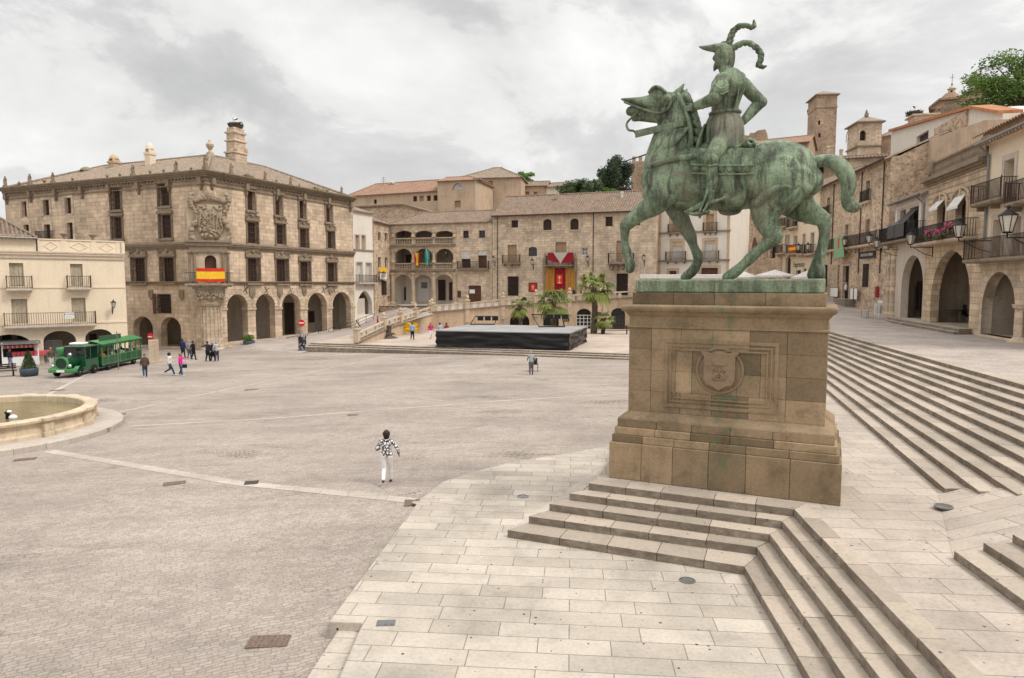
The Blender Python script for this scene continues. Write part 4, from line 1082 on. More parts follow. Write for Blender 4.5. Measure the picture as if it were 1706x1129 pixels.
# carved plaques and iron crosses between arches
mb=MB()
for (cx,cy) in [(420,487.5),(466,487.5),(506.5,484.5),(549.5,482)]:
    mb=MB(); x0,z=fr.q(cx,cy); mb.slabxz([(x0-.42,z+.5),(x0-.42,z-.2),(x0,z-.62),(x0+.42,z-.2),(x0+.42,z+.5)],-.12,.02); mb.ell((x0,-.12,z+.05),(.25,.07,.35),8,6); fr.put(mb,'carved_shield',M['trim'])
for (cx,cy) in [(252,490.5),(303,491)]:
    mb2=MB(); x0,z=fl.q(cx,cy); mb2.slabxz([(x0-.35,z+.5),(x0-.35,z-.2),(x0,z-.55),(x0+.35,z-.2),(x0+.35,z+.5)],-.12,.02); fl.put(mb2,'carved_shield',M['trim'])
mb=MB()
for (cx,cy) in [(409,482),(443.5,484),(484,484),(539,483),(556.5,483)]:
    mb=MB(); x0,z=fr.q(cx,cy); mb.tube([(x0-.4,-.04,z-.3),(x0+.4,-.04,z+.3)],.03,5); mb.tube([(x0-.2,-.04,z+.45),(x0+.2,-.04,z-.45)],.03,5); fr.put(mb,'wall_tie',M['iron'])
# string courses and cornices on both faces
def course_both(z0,h,prof,mat,name,ext=.0):
    mb=MB(); p=max(q[2] for q in prof)
    for (a,b_,pr) in prof: mb.box(-pr,LR,-pr,.015,z0+h*a,z0+h*b_)
    fr.put(mb,name,M[mat])
    mb=MB()
    for (a,b_,pr) in prof: mb.box(0,LF-.0,-pr,.015,z0+h*a,z0+h*b_)
    fl.put(mb,name,M[mat])
course_both(s2-.12,.34,[(0,.4,.12),(.4,.75,.22),(.75,1,.3)],'trim','string_course')
course_both(s1-.35,.7,[(0,.2,.12),(.2,.45,.2),(.45,.7,.34),(.7,1,.42)],'trim','string_course')
course_both(top-.75,1.35,[(0,.12,.14),(.3,.45,.18),(.55,.7,.3),(.7,.82,.5),(.82,.93,.7),(.93,1.0,.82)],'trim','cornice')
# dentils & brackets under the cornice
for f,LN in ((fr,LR),(fl,LF)):
    mb=MB(); n=int(LN/.5); mb.box(.1,LN-.1,-.2,.002,top-.3,top-.21)
    for i in range(n): mb.box(.25+i*.5-.09,.25+i*.5+.09,-.28,.0,top-.2,top-.04)
    n=int(LN/4.2)
    for i in range(n+1):
        x=.6+(LN-1.2)*i/n; mb.box(x-.22,x+.22,-.45,.0,top-.75,top-.05); mb.slabxz([(x-.2,top-.76),(x+.2,top-.76),(x,top-1.35)],-.3,.0)
    f.put(mb,'brackets',M['trim'])
# low parapet plinth + figures
mb=MB()
zt=top+.60
cr=[(400,.95,0),(362,.6,1),(420,.5,1),(440,1.35,0),(465,.55,1),(483.5,1.15,0),(497.5,.55,1),(524,.7,1),(567.5,1.35,0)]
hs_=[]
for px_,hh,k in [(385,1.5,0),(410,.6,1),(441,1.35,0),(460,.6,1),(483.5,1.3,0),(498,.6,1),(524,.7,1),(545,.6,1),(568,1.4,0)]:
    x,_=fr.q(px_,300,-.35); m2=MB(); finial(m2,x,-.4,zt,hh*.78,k); fr.put(m2,'rooftop_figure' if k==0 else 'rooftop_urn',M['trim'])
m2=MB(); finial(m2,-.45,-.45,zt,1.5,0); fr.put(m2,'rooftop_figure',M['trim'])
for px_,hh,k in [(11,1.7,0),(34,.8,1),(52,1.7,0),(76,.9,1),(90.5,1.6,0),(123,.7,1),(181,.7,1),(202,.7,1),(224,1.6,0),(252.5,.7,1),(275,.7,1),(296,1.5,0),(321,.6,1)]:
    x,_=fl.q(px_,330,-.35); m2=MB(); finial(m2,x,-.4,zt,hh*.78,k); fl.put(m2,'rooftop_figure' if k==0 else 'rooftop_urn',M['trim'])
mb=MB(); mb.box(0,LR,-.35,.1,zt-.03,zt+.12); fr.put(mb,'parapet',M['trim']); mb=MB(); mb.box(0,LF,-.35,.1,zt-.028,zt+.12); fl.put(mb,'parapet',M['trim'])
# roof: two wings meeting in a hip above the corner
dg=(rdir+ldir); ap=pt_on(KP,dg.normalized(),356,262)
dd_=(ap-KP).length/math.sqrt(2); dd_=min(max(dd_,4.5),8.5); app=KP+dg*dd_
hz_=ztop(app,259,356)-pal.zb; zr=hz_; ze=top+.52
print('ROOF',dd_,zr,ze)
rise=zr-ze; sl=math.hypot(dd_,rise); es=Vector((0,dd_,rise))
mb=MB()
e0=-.45; k=e0/dd_
xr_end=LR-2.5
roof_plane(fr,(0,e0,ze+k*rise),(1,0,0),es,[(e0,0),(LR+.3,0),(LR-7,sl*(1-k)),(dd_,sl*(1-k))],'tile_old',mb=mb)
ln=math.hypot(7,rise); roof_plane(fr,(LR+.3,0,ze+k*rise),(0,1,0),(-7.2,0,rise),[(e0,0),(2*dd_,0),(dd_,ln*1.08)],'tile_old',mb=mb)
roof_plane(fr,(0,2*dd_+.4,ze+k*rise),(-1,0,0),(0,-dd_,rise),[(-LR,0),(-dd_*2,0),(-dd_,sl*1.06),(-LR+7,sl*1.06)],'tile_old',mb=mb)
mb.tube([(dd_,dd_,zr+.05),(LR-7,dd_,zr+.05)],.16,8); mb.tube([(e0,e0,ze),(dd_,dd_,zr+.08)],.24,8); mb.tube([(LR-7,dd_,zr+.05),(LR+.3,-.4,ze)],.16,8)
fr.put(mb,'roof',M['tile_old'],recalc=False)
mb=MB()
roof_plane(fl,(0,e0,ze+k*rise),(1,0,0),es,[(-.3,0),(LF-e0,0),(LF-dd_,sl*(1-k)),(6,sl*(1-k))],'tile_old',mb=mb)
roof_plane(fl,(-.3,0,ze+k*rise),(0,-1,0),(6.2,0,rise),[(-2*dd_,0),(-e0,0),(-dd_,math.hypot(6.2,rise)*1.04)],'tile_old',mb=mb)
mb.tube([(6,dd_,zr+.05),(LF-dd_,dd_,zr+.05)],.16,8); mb.tube([(-.3,e0,ze),(6,dd_,zr+.05)],.16,8)
fl.put(mb,'roof',M['tile_old'],recalc=False)
m2=MB(); m2.box(dd_-.3,dd_+.3,dd_-.3,dd_+.3,zr-.2,zr+.35); finial(m2,dd_,dd_,zr+.3,1.5,1); fr.put(m2,'rooftop_urn',M['lightstone'])
# grass growing on the cornice
M['weed']=leafmat('weeds',(.10,.14,.04),(.22,.22,.08))
for a,b_,yy in ((407,421,297),(519,545,322)):
    mb=MB(); rnd=random.Random(a)
    for k in range(150):
        x,_=fr.q(rnd.uniform(a,b_),yy,-.4); h=rnd.uniform(.1,.55); dx=rnd.uniform(-.15,.15); y=rnd.uniform(-.7,-.1)
        mb.add([(x-.03,y,zt),(x+.03,y,zt),(x+dx,y+rnd.uniform(-.15,.15),zt+h)],[(0,1,2)],t=rnd.random())
    fr.put(mb,'weeds',M['weed'],recalc=False)
# chimneys
chimney(fl,129,276,143,302,6,'trim','dome'); chimney(fl,179,255,190,287,7,'ochre','dome'); chimney(fl,240,236,250,278,6,'cream','dome')
cn=chimney(fr,391,213,411,274,dd_-.5,'gold2','fancy')
# corner ornament: carved coat of arms, corner window with balcony, flag, big column --------------------------
cz=lambda py: ztop(KP,py,350)-pal.zb
zA,zBs,zC_,zD_=cz(322),cz(401),cz(470),cz(580)
# diagonal frame at the corner
dn=(rdir+ldir).normalized(); tdir=Vector((-dn.y,dn.x))      # tdir along left
hw=1.75
cL=KP+ldir*hw-dn*.0; 
P1=KP+(ldir-rdir).normalized()*1.85-dn*.5; P2=KP-(ldir-rdir).normalized()*1.85-dn*.5
fc=Face(pal,P1,P2); CW=fc.len
def cq(px,py): return fc.q(px,py)
mb=MB(); mb.prism([(0,0),(CW,0),(CW,1.2),(0,1.2)],fc.q(350,409)[1],fc.q(350,334)[1]); 
fc.put(mb,'corner_panel',M['lightstone'])
# coat of arms relief
M['carved']=stone('carved_relief',(.48,.38,.27),(.22,.17,.12),patch=1.0,stain=.7,streak=.3,bump=.9,pscale=2.2,fine=.5)
mb=MB(); x0,x1,z0,z1=fc.box((330,341,371,399)); xc=(x0+x1)/2; zc_=(z0+z1)/2; rnd=random.Random(11)
w=(x1-x0)/2; h=(z1-z0)/2
pts=[(xc-w,zc_+h),(xc-w,zc_-h*.5),(xc-w*.6,zc_-h*.95),(xc,zc_-h*1.08),(xc+w*.6,zc_-h*.95),(xc+w,zc_-h*.5),(xc+w,zc_+h)]
mb.slabxz(pts,-.35,.05)
for k in range(90):
    x=xc+rnd.uniform(-.85,.85)*w; z=zc_+rnd.uniform(-.85,.95)*h; mb.ell((x,-.36,z),(rnd.uniform(.06,.18),rnd.uniform(.06,.14),rnd.uniform(.08,.24)),8,5,rot=Matrix.Rotation(rnd.uniform(0,3),3,'Y'))
for k in range(7): 
    x=xc-w*.8+1.6*w*k/6; mb.ell((x,-.4,zc_+h*.2+.3*math.sin(k)),(.09,.1,h*.5),8,6,rot=Matrix.Rotation(rnd.uniform(-.7,.7),3,'Y'))
fc.put(mb,'coat_of_arms',M['carved'],smooth=True)
mb=MB()
for s_ in (-1,1):
    for k in range(34):
        u=k/33; z=z0-.1+(z1-z0+1.1)*u; x=xc+s_*(w+.32+.28*math.sin(u*9)+.1*rnd.random())
        mb.ell((x,-.2+rnd.uniform(-.12,.1),z),(rnd.uniform(.16,.34),.2,rnd.uniform(.12,.3)),8,5,rot=Matrix.Rotation(rnd.uniform(0,3),3,'Y'))
for k in range(26): 
    u=k/25; x=xc-w*1.15+2.3*w*u; z=z1+.35+.6*math.sin(u*PI)*(.7+.3*math.sin(k*2)); mb.ell((x,-.25,z),(.26,.22,.24),8,5)
mb.ell((xc,-.3,z1+.95),(.5,.25,.5),12,7)
fc.put(mb,'carved_mantling',M['carved'],smooth=True)
# cornice above corner window, pilasters, arch window
mb=MB(); za=fc.q(350,402)[1]; zb_=fc.q(350,415)[1]; zl=fc.q(350,472)[1]
mb.box(-.35,CW+.35,-.5,1,za-.1,za+.12); mb.box(-.2,CW+.2,-.35,1,za-.45,za-.1); mb.box(.1,CW-.1,-.2,1,zb_-.3,za-.45)
for xx in (-.05,.42,CW-.62,CW-.15):
    mb.lathe([(.2,zl),(.2,zl+.3),(.13,zl+.35),(.12,zb_-.5),(.2,zb_-.4),(.22,zb_-.28)],10,(xx+.1,-.12,0))
fc.put(mb,'corner_surround',M['trim'])
bx=fc.box((341.5,425,360,450)); fc.holes=[]; xa,xb,z0,z1=fc.box((341,425,360.5,452)); fc.arch_hole(xa,xb,zl+.1,z1-(xb-xa)/2,z1,.5)
fc.wall([(0.05,zl-.1),(CW-.05,zl-.1),(CW-.05,zb_),(0.05,zb_)],M['lightstone'],.5,1.0,'corner_wall',body=True)
fc.fill(xa,xb,zl+.1,z1,'wood',arch=z1-(xb-xa)/2,rec=.35)
# balcony slab + railing, carved console and corner column
mb=MB(); mb.box(-.4,CW+.4,-1.0,1,zl-.18,zl+.0); mb.box(-.2,CW+.2,-.8,1,zl-.36,zl-.18)
zq=fc.q(350,503)[1]
for (a,b_,i,p) in [(0,.12,.25,.62),(.12,.55,.45,.5),(.55,.75,.5,.4),(.75,1,.62,.3)]:
    mb.box(i,CW-i,-p,1,zl-.36-(zl-.36-zq)*b_,zl-.36-(zl-.36-zq)*a)
for k in range(60):
    mb.ell((rnd.uniform(.5,CW-.5),-.52,rnd.uniform(zq+.3,zl-.5)),(.12,.08,.14),6,4)
fc.put(mb,'corner_console',M['carved'])
mb=MB(); xcen=CW/2; mb.lathe([(1.15,0-.6),(1.15,.25),(.98,.4),(.92,zq*.5),(.90,zq-.5),(1.05,zq-.4),(1.2,zq-.15),(1.25,zq)],24,(xcen,.75,0))
for k in range(9):
    a=PI+PI*k/8; mb.tube([(xcen+.95*math.cos(a),.75+.95*math.sin(a),.35),(xcen+.92*math.cos(a),.75+.92*math.sin(a),zq-.5)],.09,6)
fc.put(mb,'corner_column',M['gold2'],smooth=False)
rb=MB()
for i in range(26):
    x=-.35+(CW+.7)*i/25; rb.box(x-.015,x+.015,-.95,-.92,zl,zl+1.05)
rb.box(-.36,CW+.36,-.96,-.91,zl+1.05,zl+1.1)
fc.put(rb,'balcony_railing',M['iron'])
# national flag hung over the balcony rail
def cloth(face,x0,x1,z0,z1,y,stripes,name,label,group=None,amp=.06):
    root=None
    Z=z1
    root=empty(name,face.Mw@Vector(((x0+x1)/2,y,z0)),math.atan2(face.Mw[1][0],face.Mw[0][0]),label,'flag' if 'flag' in name else 'banner',group)
    W_=x1-x0; 
    for (nm,mt,a,b_) in stripes:
        mb=MB(); n=28; m=4; vs=[]
        for j in range(m+1):
            v=a+(b_-a)*j/m
            for i in range(n+1):
                u=i/n; vs.append((-W_/2+W_*u, amp*math.sin(u*17+v*3)*v*.8+amp*.5*math.sin(u*7+2), (z1-z0)*(1-v)-.04*math.sin(u*PI)*v))
        f=[(j*(n+1)+i,j*(n+1)+i+1,(j+1)*(n+1)+i+1,(j+1)*(n+1)+i) for j in range(m) for i in range(n)]
        k=len(vs); vs+=[(p[0],p[1]+.012,p[2]) for p in vs]; f+=[tuple(q+k for q in g[::-1]) for g in f]
        mb.add(vs,f); mb.build(nm,mt,root,smooth=True,recalc=False)
    return root
M['red']=simple('red_cloth',(.62,.045,.02),.8); M['yellow']=simple('yellow_cloth',(.88,.55,.03),.8); M['green_c']=simple('green_cloth',(.25,.42,.24),.8)
M['maroon']=simple('maroon_cloth',(.28,.012,.02),.85); M['whitec']=simple('white_cloth',(.75,.72,.68),.85); M['teal']=simple('teal_cloth',(.03,.30,.24),.85)
fx0,fz0=fc.q(327.5,469,-1.0); fx1,fz1=fc.q(374.5,447,-1.0)
cloth(fc,fx0,fx1,fc.q(350,469,-1)[1],fc.q(350,446.5,-1)[1],-1.02,[('red_stripe',M['red'],0,.25),('yellow_stripe',M['yellow'],.25,.78),('red_stripe',M['red'],.78,1)],'flag','red and yellow flag draped over the corner balcony of the palace')
# stork nest and stork on the tall chimney
x0,x1,z0,z1=fr.box((391,205,411,214),dd_-.5); cx=(x0+x1)/2; 
M['twig']=simple('twigs',(.10,.08,.065),.9)
mb=MB(); rnd=random.Random(2); R0=1.0
for k in range(420):
    a=rnd.uniform(0,2*PI); r=R0*rnd.uniform(.3,1); z=rnd.uniform(0,.65); r*=.62+.5*z/.65; a2=a+rnd.uniform(.5,1.3); r2=r*rnd.uniform(.8,1.15)
    mb.tube([(r*math.cos(a),r*math.sin(a),z),(r2*math.cos(a2),r2*math.sin(a2),z+rnd.uniform(-.12,.18))],.025,4)
mb.lathe([(.3,0),(R0*.75,.1),(R0*.9,.5),(R0*.5,.55)],14)
o=mb.build('stork_nest',M['twig'],None,recalc=False); o.location=fr.Mw@Vector((cx,dd_+.3,z0)); tag(o,'big stork nest of twigs on top of the tall carved chimney','nest')
def stork(loc,rz,label,name='stork',fly=False):
    r=empty(name,loc,rz,label,'bird')
    b=MB(); b.ell((0,0,.75),(.28,.12,.14),12,8,rot=Matrix.Rotation(.35,3,'Y')); b.tube([(.2,0,.82),(.3,0,.95),(.3,0,1.12)],[.07,.045,.035],8); b.ell((.32,0,1.16),(.06,.045,.05),8,6)
    if fly:
        for s in (-1,1): b.tube([(0,s*.1,.8),(.05,s*.5,.95),(-.1,s*1.0,.85)],[.1,.07,.02],6)
    b.build('body',M['whitep'],r,smooth=True)
    w=MB(); w.ell((-.12,0,.74),(.26,.13,.09),10,6,rot=Matrix.Rotation(.35,3,'Y')); w.build('wing',M['black'],r,smooth=True)
    l=MB(); l.tube([(.03,.04,.65),(0,.04,.35),(.02,.04,0)],.012,5); l.tube([(.03,-.04,.65),(0,-.04,.35),(.02,-.04,0)],.012,5); l.tube([(.37,0,1.15),(.55,0,1.12)],[.018,.004],5); l.build('legs',M['red'],r)
    return r
stork(fr.Mw@Vector((cx-.1,dd_+.3,z0+.45)),R(200),'stork standing in the nest on the palace chimney')
# ================================================================= CREAM HOUSE (left edge)
hd=Vector((1.22,1)).normalized(); hp=at(100,603,60.3)
hR=pt_on(hp,hd,212,540); hL=pt_on(hp,hd,-75,560)
hz0=gh(hp.x,hp.y)-.15
ch=Bld('cream_house','cream plastered house with iron balconies and an arcade behind the green tourist train','house',hL,hR,hz0)
f=ch.f; H=lambda px,py: f.q(px,py)[1]
zcor=H(130,422); LEN=f.len
x60=f.q(60,410)[0]
for b,k in [((16,438,39.5,478.5),'shut'),((117.5,439.5,138,477.5),'shut'),((19.5,498,46,540),'shut'),((119.5,496,143,536),'shut')]:
    f.win(b,k,rec=.22,surround='cream',sw=.2,sp=.03)
for b in [(-28,493,-3,542),(-30,437,-5,478)]: f.win(b,'shut',rec=.22)
for (x0,x1,yt,yb) in [(-30,55,557,551),(71,126,551,556),(141,188,548,556)]:
    a=f.q(x0,545)[0]; b=f.q(x1,545)[0]; z1=H((x0+x1)/2,yt); f.arch_hole(a,b,.02,z1-(b-a)*.36,z1,.6)
f.wall([(0,0),(LEN,0),(LEN,zcor),(0,zcor)],M['cream'],.45,9)
f.arcade_room(.2,LEN-.3,.015,H(100,527),3.2,'inner',.6)
for (a,b_) in ((21,48),(128,140)):
    pass
mb=MB(); x0,x1,z0,z1=f.box((76,567,103,606),1.2); mb.box(x0,x1,1.2,1.26,.05,z1); f.put(mb,'glazed_door',M['glass_l'])
fb=MB(); 
for i in range(3): xx=x0+(x1-x0)*i/2; fb.box(xx-.05,xx+.05,1.12,1.19,.05,z1)
fb.box(x0,x1,1.12,1.19,z1-.05,z1+.05); f.put(fb,'door_frame',M['greym'])
for bx in [(30,548,50,600),(150,560,162,600),(5,560,20,600)]:
    x0,x1,z0,z1=f.box(bx,3.7); mb=MB(); mb.box(x0,x1,3.68,3.75,.05,z1+.2); f.put(mb,'door',M['wood_d'])
f.bar(0,LEN,H(130,424.5)-.05,H(130,421)+.0,.18,'cream')
mb=MB(); mb.box(0,LEN+.0,-.26,.02,zcor-.02,zcor+.10); mb.box(0,LEN,-.12,.015,zcor-.5,zcor-.38); f.put(mb,'cornice',M['grey_pl'])
for py in (480,538): 
    z=H(180,py-2 if py==480 else py-2); f.bar(0,LEN,z-.08,z+.08,.06,'cream','string_course')
# balconies
for (x0,x1,yb,h) in [(9.5,54,479.5,21),(110,151,478,22)]:
    a=f.q(x0,yb)[0]; b=f.q(x1,yb)[0]; f.balcony(a,b,f.q((x0+x1)/2,yb+1,-.4)[1],.75,1.0,'grey_pl','rust',.17,False)
a=f.q(6,541)[0]; b=f.q(159,541)[0]; bal=f.balcony(a,b,f.q(85,541,-.5)[1],.8,1.05,'grey_pl','rust',.17,False)
f.balcony(f.q(-60,541)[0],f.q(-20,541)[0],f.q(85,541,-.5)[1],.8,1.05,'grey_pl','rust',.17,False)
# parapet with diamonds on the right part
zp0=zcor+.10; zp1=H(130,401)
mb=MB(); mb.box(x60,LEN,.0,.3,zp0,zp1); mb.box(x60,LEN,-.08,.38,zp1,zp1+.1)
xs_=[f.q(p,410)[0] for p in (62,106.5,155.5,198)]
for x in xs_+[LEN-.12]: mb.box(x-.2,x+.2,-.05,.35,zp0,zp1-.0)
for i in range(3):
    a,b=xs_[i]+.45,xs_[i+1]-.45; xm=(a+b)/2; zm=(zp0+zp1)/2; hz=(zp1-zp0)*.36
    for p,q in (((a,zm),(xm,zm+hz)),((xm,zm+hz),(b,zm)),((b,zm),(xm,zm-hz)),((xm,zm-hz),(a,zm))): mb.tube([(p[0],-.01,p[1]),(q[0],-.01,q[1])],.04,6)
f.put(mb,'parapet',M['cream'])
for px_ in (107.5,155): 
    m2=MB(); x=f.q(px_,400)[0]; m2.lathe([(.12,0),(.08,.12),(.3,.4),(.34,.5),(.3,.52),(.1,.45)],12,(x,.15,zp1+.1)); f.put(m2,'urn',M['trim'],smooth=True)
# left taller part with tiled roof
zl=H(30,391); mb=MB(); mb.box(0,x60-.02,.003,7,zcor+.1,zl); f.put(mb,'attic_wall',M['cream'])
mb=MB(); run=5.5; ri=H(2,352)-zl+.9
gable(f,0,x60-.1,zl,4.5,3.2,'tile',None,over=.2,hipR=4.5,eave=.35,per=.3)
f.gutter_pipe(x60+.05,zcor-.2,zl)
mb=MB(); mb.tube([(0,-.42,zl-.25),(x60+.1,-.42,zl-.25)],.07,8); f.put(mb,'gutter',M['greym'])
# for-sale sign on the long balcony rail
def text_obj(txt,mat,face,x,z,y,size,name='lettering',parent=None,ext=.005,align='CENTER',loc3=None,rotz=None):
    c=bpy.data.curves.new(name,'FONT'); c.body=txt; c.size=size; c.extrude=ext; c.align_x=align; c.align_y='CENTER'
    o=bpy.data.objects.new(name,c); COL.objects.link(o)
    dg_=bpy.context.evaluated_depsgraph_get(); me=bpy.data.meshes.new_from_object(o.evaluated_get(dg_)); bpy.data.objects.remove(o)
    mb=MB(); mb.add([(v.co.x+x,y-v.co.z,v.co.y+z) for v in me.vertices],[tuple(p.vertices) for p in me.polygons])
    return mb.xf(face.M).build(name,mat,parent) if face else mb.build(name,mat,parent)
def wall_sign(face,b,y,bg,name,label,txt=None,tmat=None,size=.3,cat='sign',fr=None,rows=None):
    x0,x1,z0,z1=face.box(b,y); c=face.Mw@Vector(((x0+x1)/2,y,z0)); an=math.atan2(face.Mw[1][0],face.Mw[0][0])
    r=empty(name,c,an,label,cat); w=x1-x0; h=z1-z0
    mb=MB(); mb.box(-w/2,w/2,-.02,.02,0,h); mb.build('board',bg,r,bevel=.005)
    if fr:
        mb=MB(); t=.05; mb.box(-w/2-t,w/2+t,-.03,.0,h,h+t); mb.box(-w/2-t,w/2+t,-.03,.0,-t,0); mb.box(-w/2-t,-w/2,-.03,0,0,h); mb.box(w/2,w/2+t,-.03,0,0,h); mb.build('frame',fr,r)
    for (t_,zz,sz_,mt) in (rows or ([(txt,.5,size,tmat)] if txt else [])):
        o=text_obj(t_,mt,None,0,h*zz,-.026,sz_,'lettering',r)
    return r
M['navy']=simple('navy_paint',(.02,.03,.08),.5)
s_=wall_sign(f,(107.5,520.5,123,530.5),-.82,M['whitep'],'sale_sign','small white for-sale sign tied to the long balcony rail of the cream house',rows=[('SE VENDE',.72,.16,M['navy']),('927 32 10',.28,.13,M['black'])])
# ---- wall lantern (reused everywhere)
def lantern(loc,rz,label,arm=.8,scale=1.0,group='wall lanterns on the house fronts',drop=False,brk=True):
    r=empty('wall_lantern',loc,rz,label,'lamp',group); s=scale*.76
    h=MB(); h.lathe([(.03*s,.62*s),(.06*s,.58*s),(.05*s,.50*s),(.27*s,.32*s),(.30*s,.30*s),(.26*s,.28*s)],6,(0,-arm,0)); h.lathe([(.12*s,-.28*s),(.16*s,-.24*s),(.10*s,-.22*s)],6,(0,-arm,0))
    for k in range(6):
        a=2*PI*k/6; h.tube([(.14*s*math.cos(a),-arm+.14*s*math.sin(a),-.23*s),(.26*s*math.cos(a),-arm+.26*s*math.sin(a),.29*s)],.014*s,4)
    h.tube([(0,-arm,-.25*s),(0,-arm,-.42*s)],.03*s,6)
    h.build('lantern_frame',M['iron'],r)
    g=MB(); g.lathe([(.125*s,-.22*s),(.245*s,.28*s)],6,(0,-arm,0)); g.build('lantern_glass',M['lampglass'],r)
    a=MB(); a.tube([(0,-.02,-.42*s),(0,-arm,-.42*s)],.025*s,6); a.tube([(0,-.02,-.95*s),(0,-arm*.4,-.8*s),(0,-arm*.85,-.45*s)],.02*s,6); a.box(-.04*s,.04*s,-.04,.0,-1.0*s,-.2*s); a.build('bracket',M['iron'],r)
    return r
M['lampglass']=simple('lamp_glass',(.62,.58,.50),.25,spec=.6)
def lantern_at(face,px,py,label,arm=.8,scale=1.0,y=0.0):
    x,z=face.q(px,py,-arm+y); return lantern(face.Mw@Vector((x,y,z)),math.atan2(face.Mw[1][0],face.Mw[0][0]),label,arm,scale)
lantern_at(f,189,508,'black wall lantern with pale glass on the plain right part of the cream house',.7,1.1)
# ================================================================= NORTH SIDE OF THE SQUARE
def surf(name,rows,mat,kind='structure'):
    """grid surface from rows of world points"""
    mb=MB(); n=len(rows[0]); vs=[p for r in rows for p in r]
    mb.add(vs,[(j*n+i,j*n+i+1,(j+1)*n+i+1,(j+1)*n+i) for j in range(len(rows)-1) for i in range(n-1)])
    o=mb.build(name,mat,recalc=False); bm=bmesh.new(); bm.from_mesh(o.data)
    for f_ in bm.faces:
        if f_.normal.z<0: f_.normal_flip()
    bm.to_mesh(o.data); bm.free(); return tag(o,kind=kind)
# sloping road beside the palace arcade
def bp(px,py): p=pt_on(KP,rdir,px,py)-ldir*.0; return Vector((p.x,p.y,ztop(p,py,px)))
far=[bp(400,569),bp(458,563),bp(500,557),bp(544,551),bp(584,546),bp(604,538),bp(621,528)]
TL=at(650,440,103); far.append(Vector((TL.x,TL.y,3.0)))
near=[W(515,585,-.30),W(560,583,-.1),W(575,580,.05),W(597,572,.45),W(625,558,.9),W(655,545,1.45),W(694,531,2.05),W(722,523,2.6)]
rows=[]
g0_=G(498,588); g1_=G(384,580)
for k in range(5):
    u=k/4; e_=g0_.lerp(g1_,u); e_.z=gh(e_.x,e_.y)-.03; rows.append([e_]+[n_.lerp(f_,u)+Vector((0,0,.02)) for n_,f_ in zip(near,far)])
surf('sloping_road',rows,M['street'])
# narrow plastered house
nR=pt_on(KP,rdir,621.5,440); 
nh=Bld('narrow_house','narrow grey white plaster house between the palace and the town hall corner','house',RE+rdir*.05,nR,.2); f=nh.f
q=lambda px,py: f.q(px,py)[1]
for b in [(592,391.5,598.5,415.5),(602.5,392,608.5,416)]: f.win(b,'shut_t',rec=.3,surround='grey_pl',sw=.15)
for b in [(594,437,603.5,470),(610,438,618.5,470)]: f.win(b,'shut_w',rec=.3,surround='grey_pl',sw=.15)
xa,xb=f.q(595,500)[0],f.q(620,500)[0]; zt=q(607,483.5); f.arch_hole(xa,xb,q(607,524),zt-(xb-xa)*.55,zt,.7,pointed=True)
ze=q(605,352); f.wall([(0,0),(f.len,0),(f.len,ze),(0,ze)],M['white'],.45,9)
mb=MB(); mb.box(xa,xa+(xb-xa)*.7,.5,.6,0,q(607,497)); f.put(mb,'blocking_wall',M['grey_pl']); f.arcade_room(xa-.2,xb+.05,.3,zt+.2,3,th=.72)
f.balcony(f.q(592,471)[0],f.q(622,471)[0],q(607,470.5),.7,1.0,'grey_pl','iron',.16,True); f.bar(0,f.len,q(605,418),q(605,415.5),.12,'trim','string_course')
gable(f,.1,f.len,ze,4,1.2,'tile_old','white',over=.1)
# town hall with the three-tier loggia
TR=at(820,440,98); tl2=nR
t0=Bld('rubble_house','narrow rubble stone house front set at an angle left of the loggia building','house',nR+Vector((.15,.05)),TL,1.2); f=t0.f
for b in [(629.5,387,634,400),(640.5,388,645,401),(629.5,428,634.5,445),(641,429,645.5,446)]: f.win(b,'wood_d',rec=.25,surround='gold2',sw=.25)
f.win((635.5,468,643.5,490.5),'grille'); f.win((646,493,649,503),'wood',rec=.2)
ze=f.q(640,371)[1]; f.wall([(0,-1),(f.len,-1),(f.len,ze),(0,ze)],M['rubble'],.45,7)
gable(f,0,f.len,ze,4,1.6,'tile',None,over=.05)
wall_sign(f,(633.5,445,644.5,453),-.5,M['yellow'],'yellow_sign','small yellow sign hanging above the lantern on the angled rubble house',cat='sign')
wall_sign(f,(633.5,455,644.5,465),-.45,M['whitep'],'shop_sign','small white and blue sign behind the lantern on the angled rubble house',rows=[('BAR',.5,.4,M['navy'])])
lantern_at(f,639.5,458,'wall lantern in front of the white and blue sign of the angled rubble house',.8,1.3)
th=Bld('town_hall','stone town hall with two tiers of arched balconies above three ground arches','town hall',TL,TR,2.8); f=th.f; q=lambda px,py: f.q(px,py)[1]
RT=.6
for row,(yt,yb,rise) in {'top':(384,396,.5),'mid':(413.8,438,.9),'low':(457,504,1.0)}.items():
    for (a,b) in ((657.6,686.2),(690.6,720.6),(724.8,755)):
        xa,xb=f.q(a,yb)[0],f.q(b,yb)[0]; zt=q((a+b)/2,yt); z0=q((a+b)/2,yb if row=='low' else (407 if row=='top' else 448.5))
        f.arch_hole(xa,xb,z0 if row!='low' else .25,zt-(xb-xa)/2*rise*(.9 if row!='top' else .8),zt,RT)
for b in [(771.5,384,781,396.4),(798,383.5,808.4,396)]: f.win(b,'glass','wood',surround='gold2',sw=.2,panes=(2,2))
f.win((769,417.5,784,446),'wood_d',rec=.3,surround='gold2'); f.win((796.5,417,811,446),'wood',rec=.3,surround='gold2')
for a,b in ((769,784),(796.5,811)):
    x0,x1=f.q(a,425)[0],f.q(b,425)[0]; mb=MB(); mb.box(x0,x1,.05,.12,q(777,431 if a<790 else 425.5),q(777,417.5)); f.put(mb,'blind',M['shut_w'])
f.win((780.5,475.3,801.5,505.5),'wood',rec=.15)
f.win((762,484,768,495.6),'wood',rec=.03)
ze=q(735,370); LEN=f.len
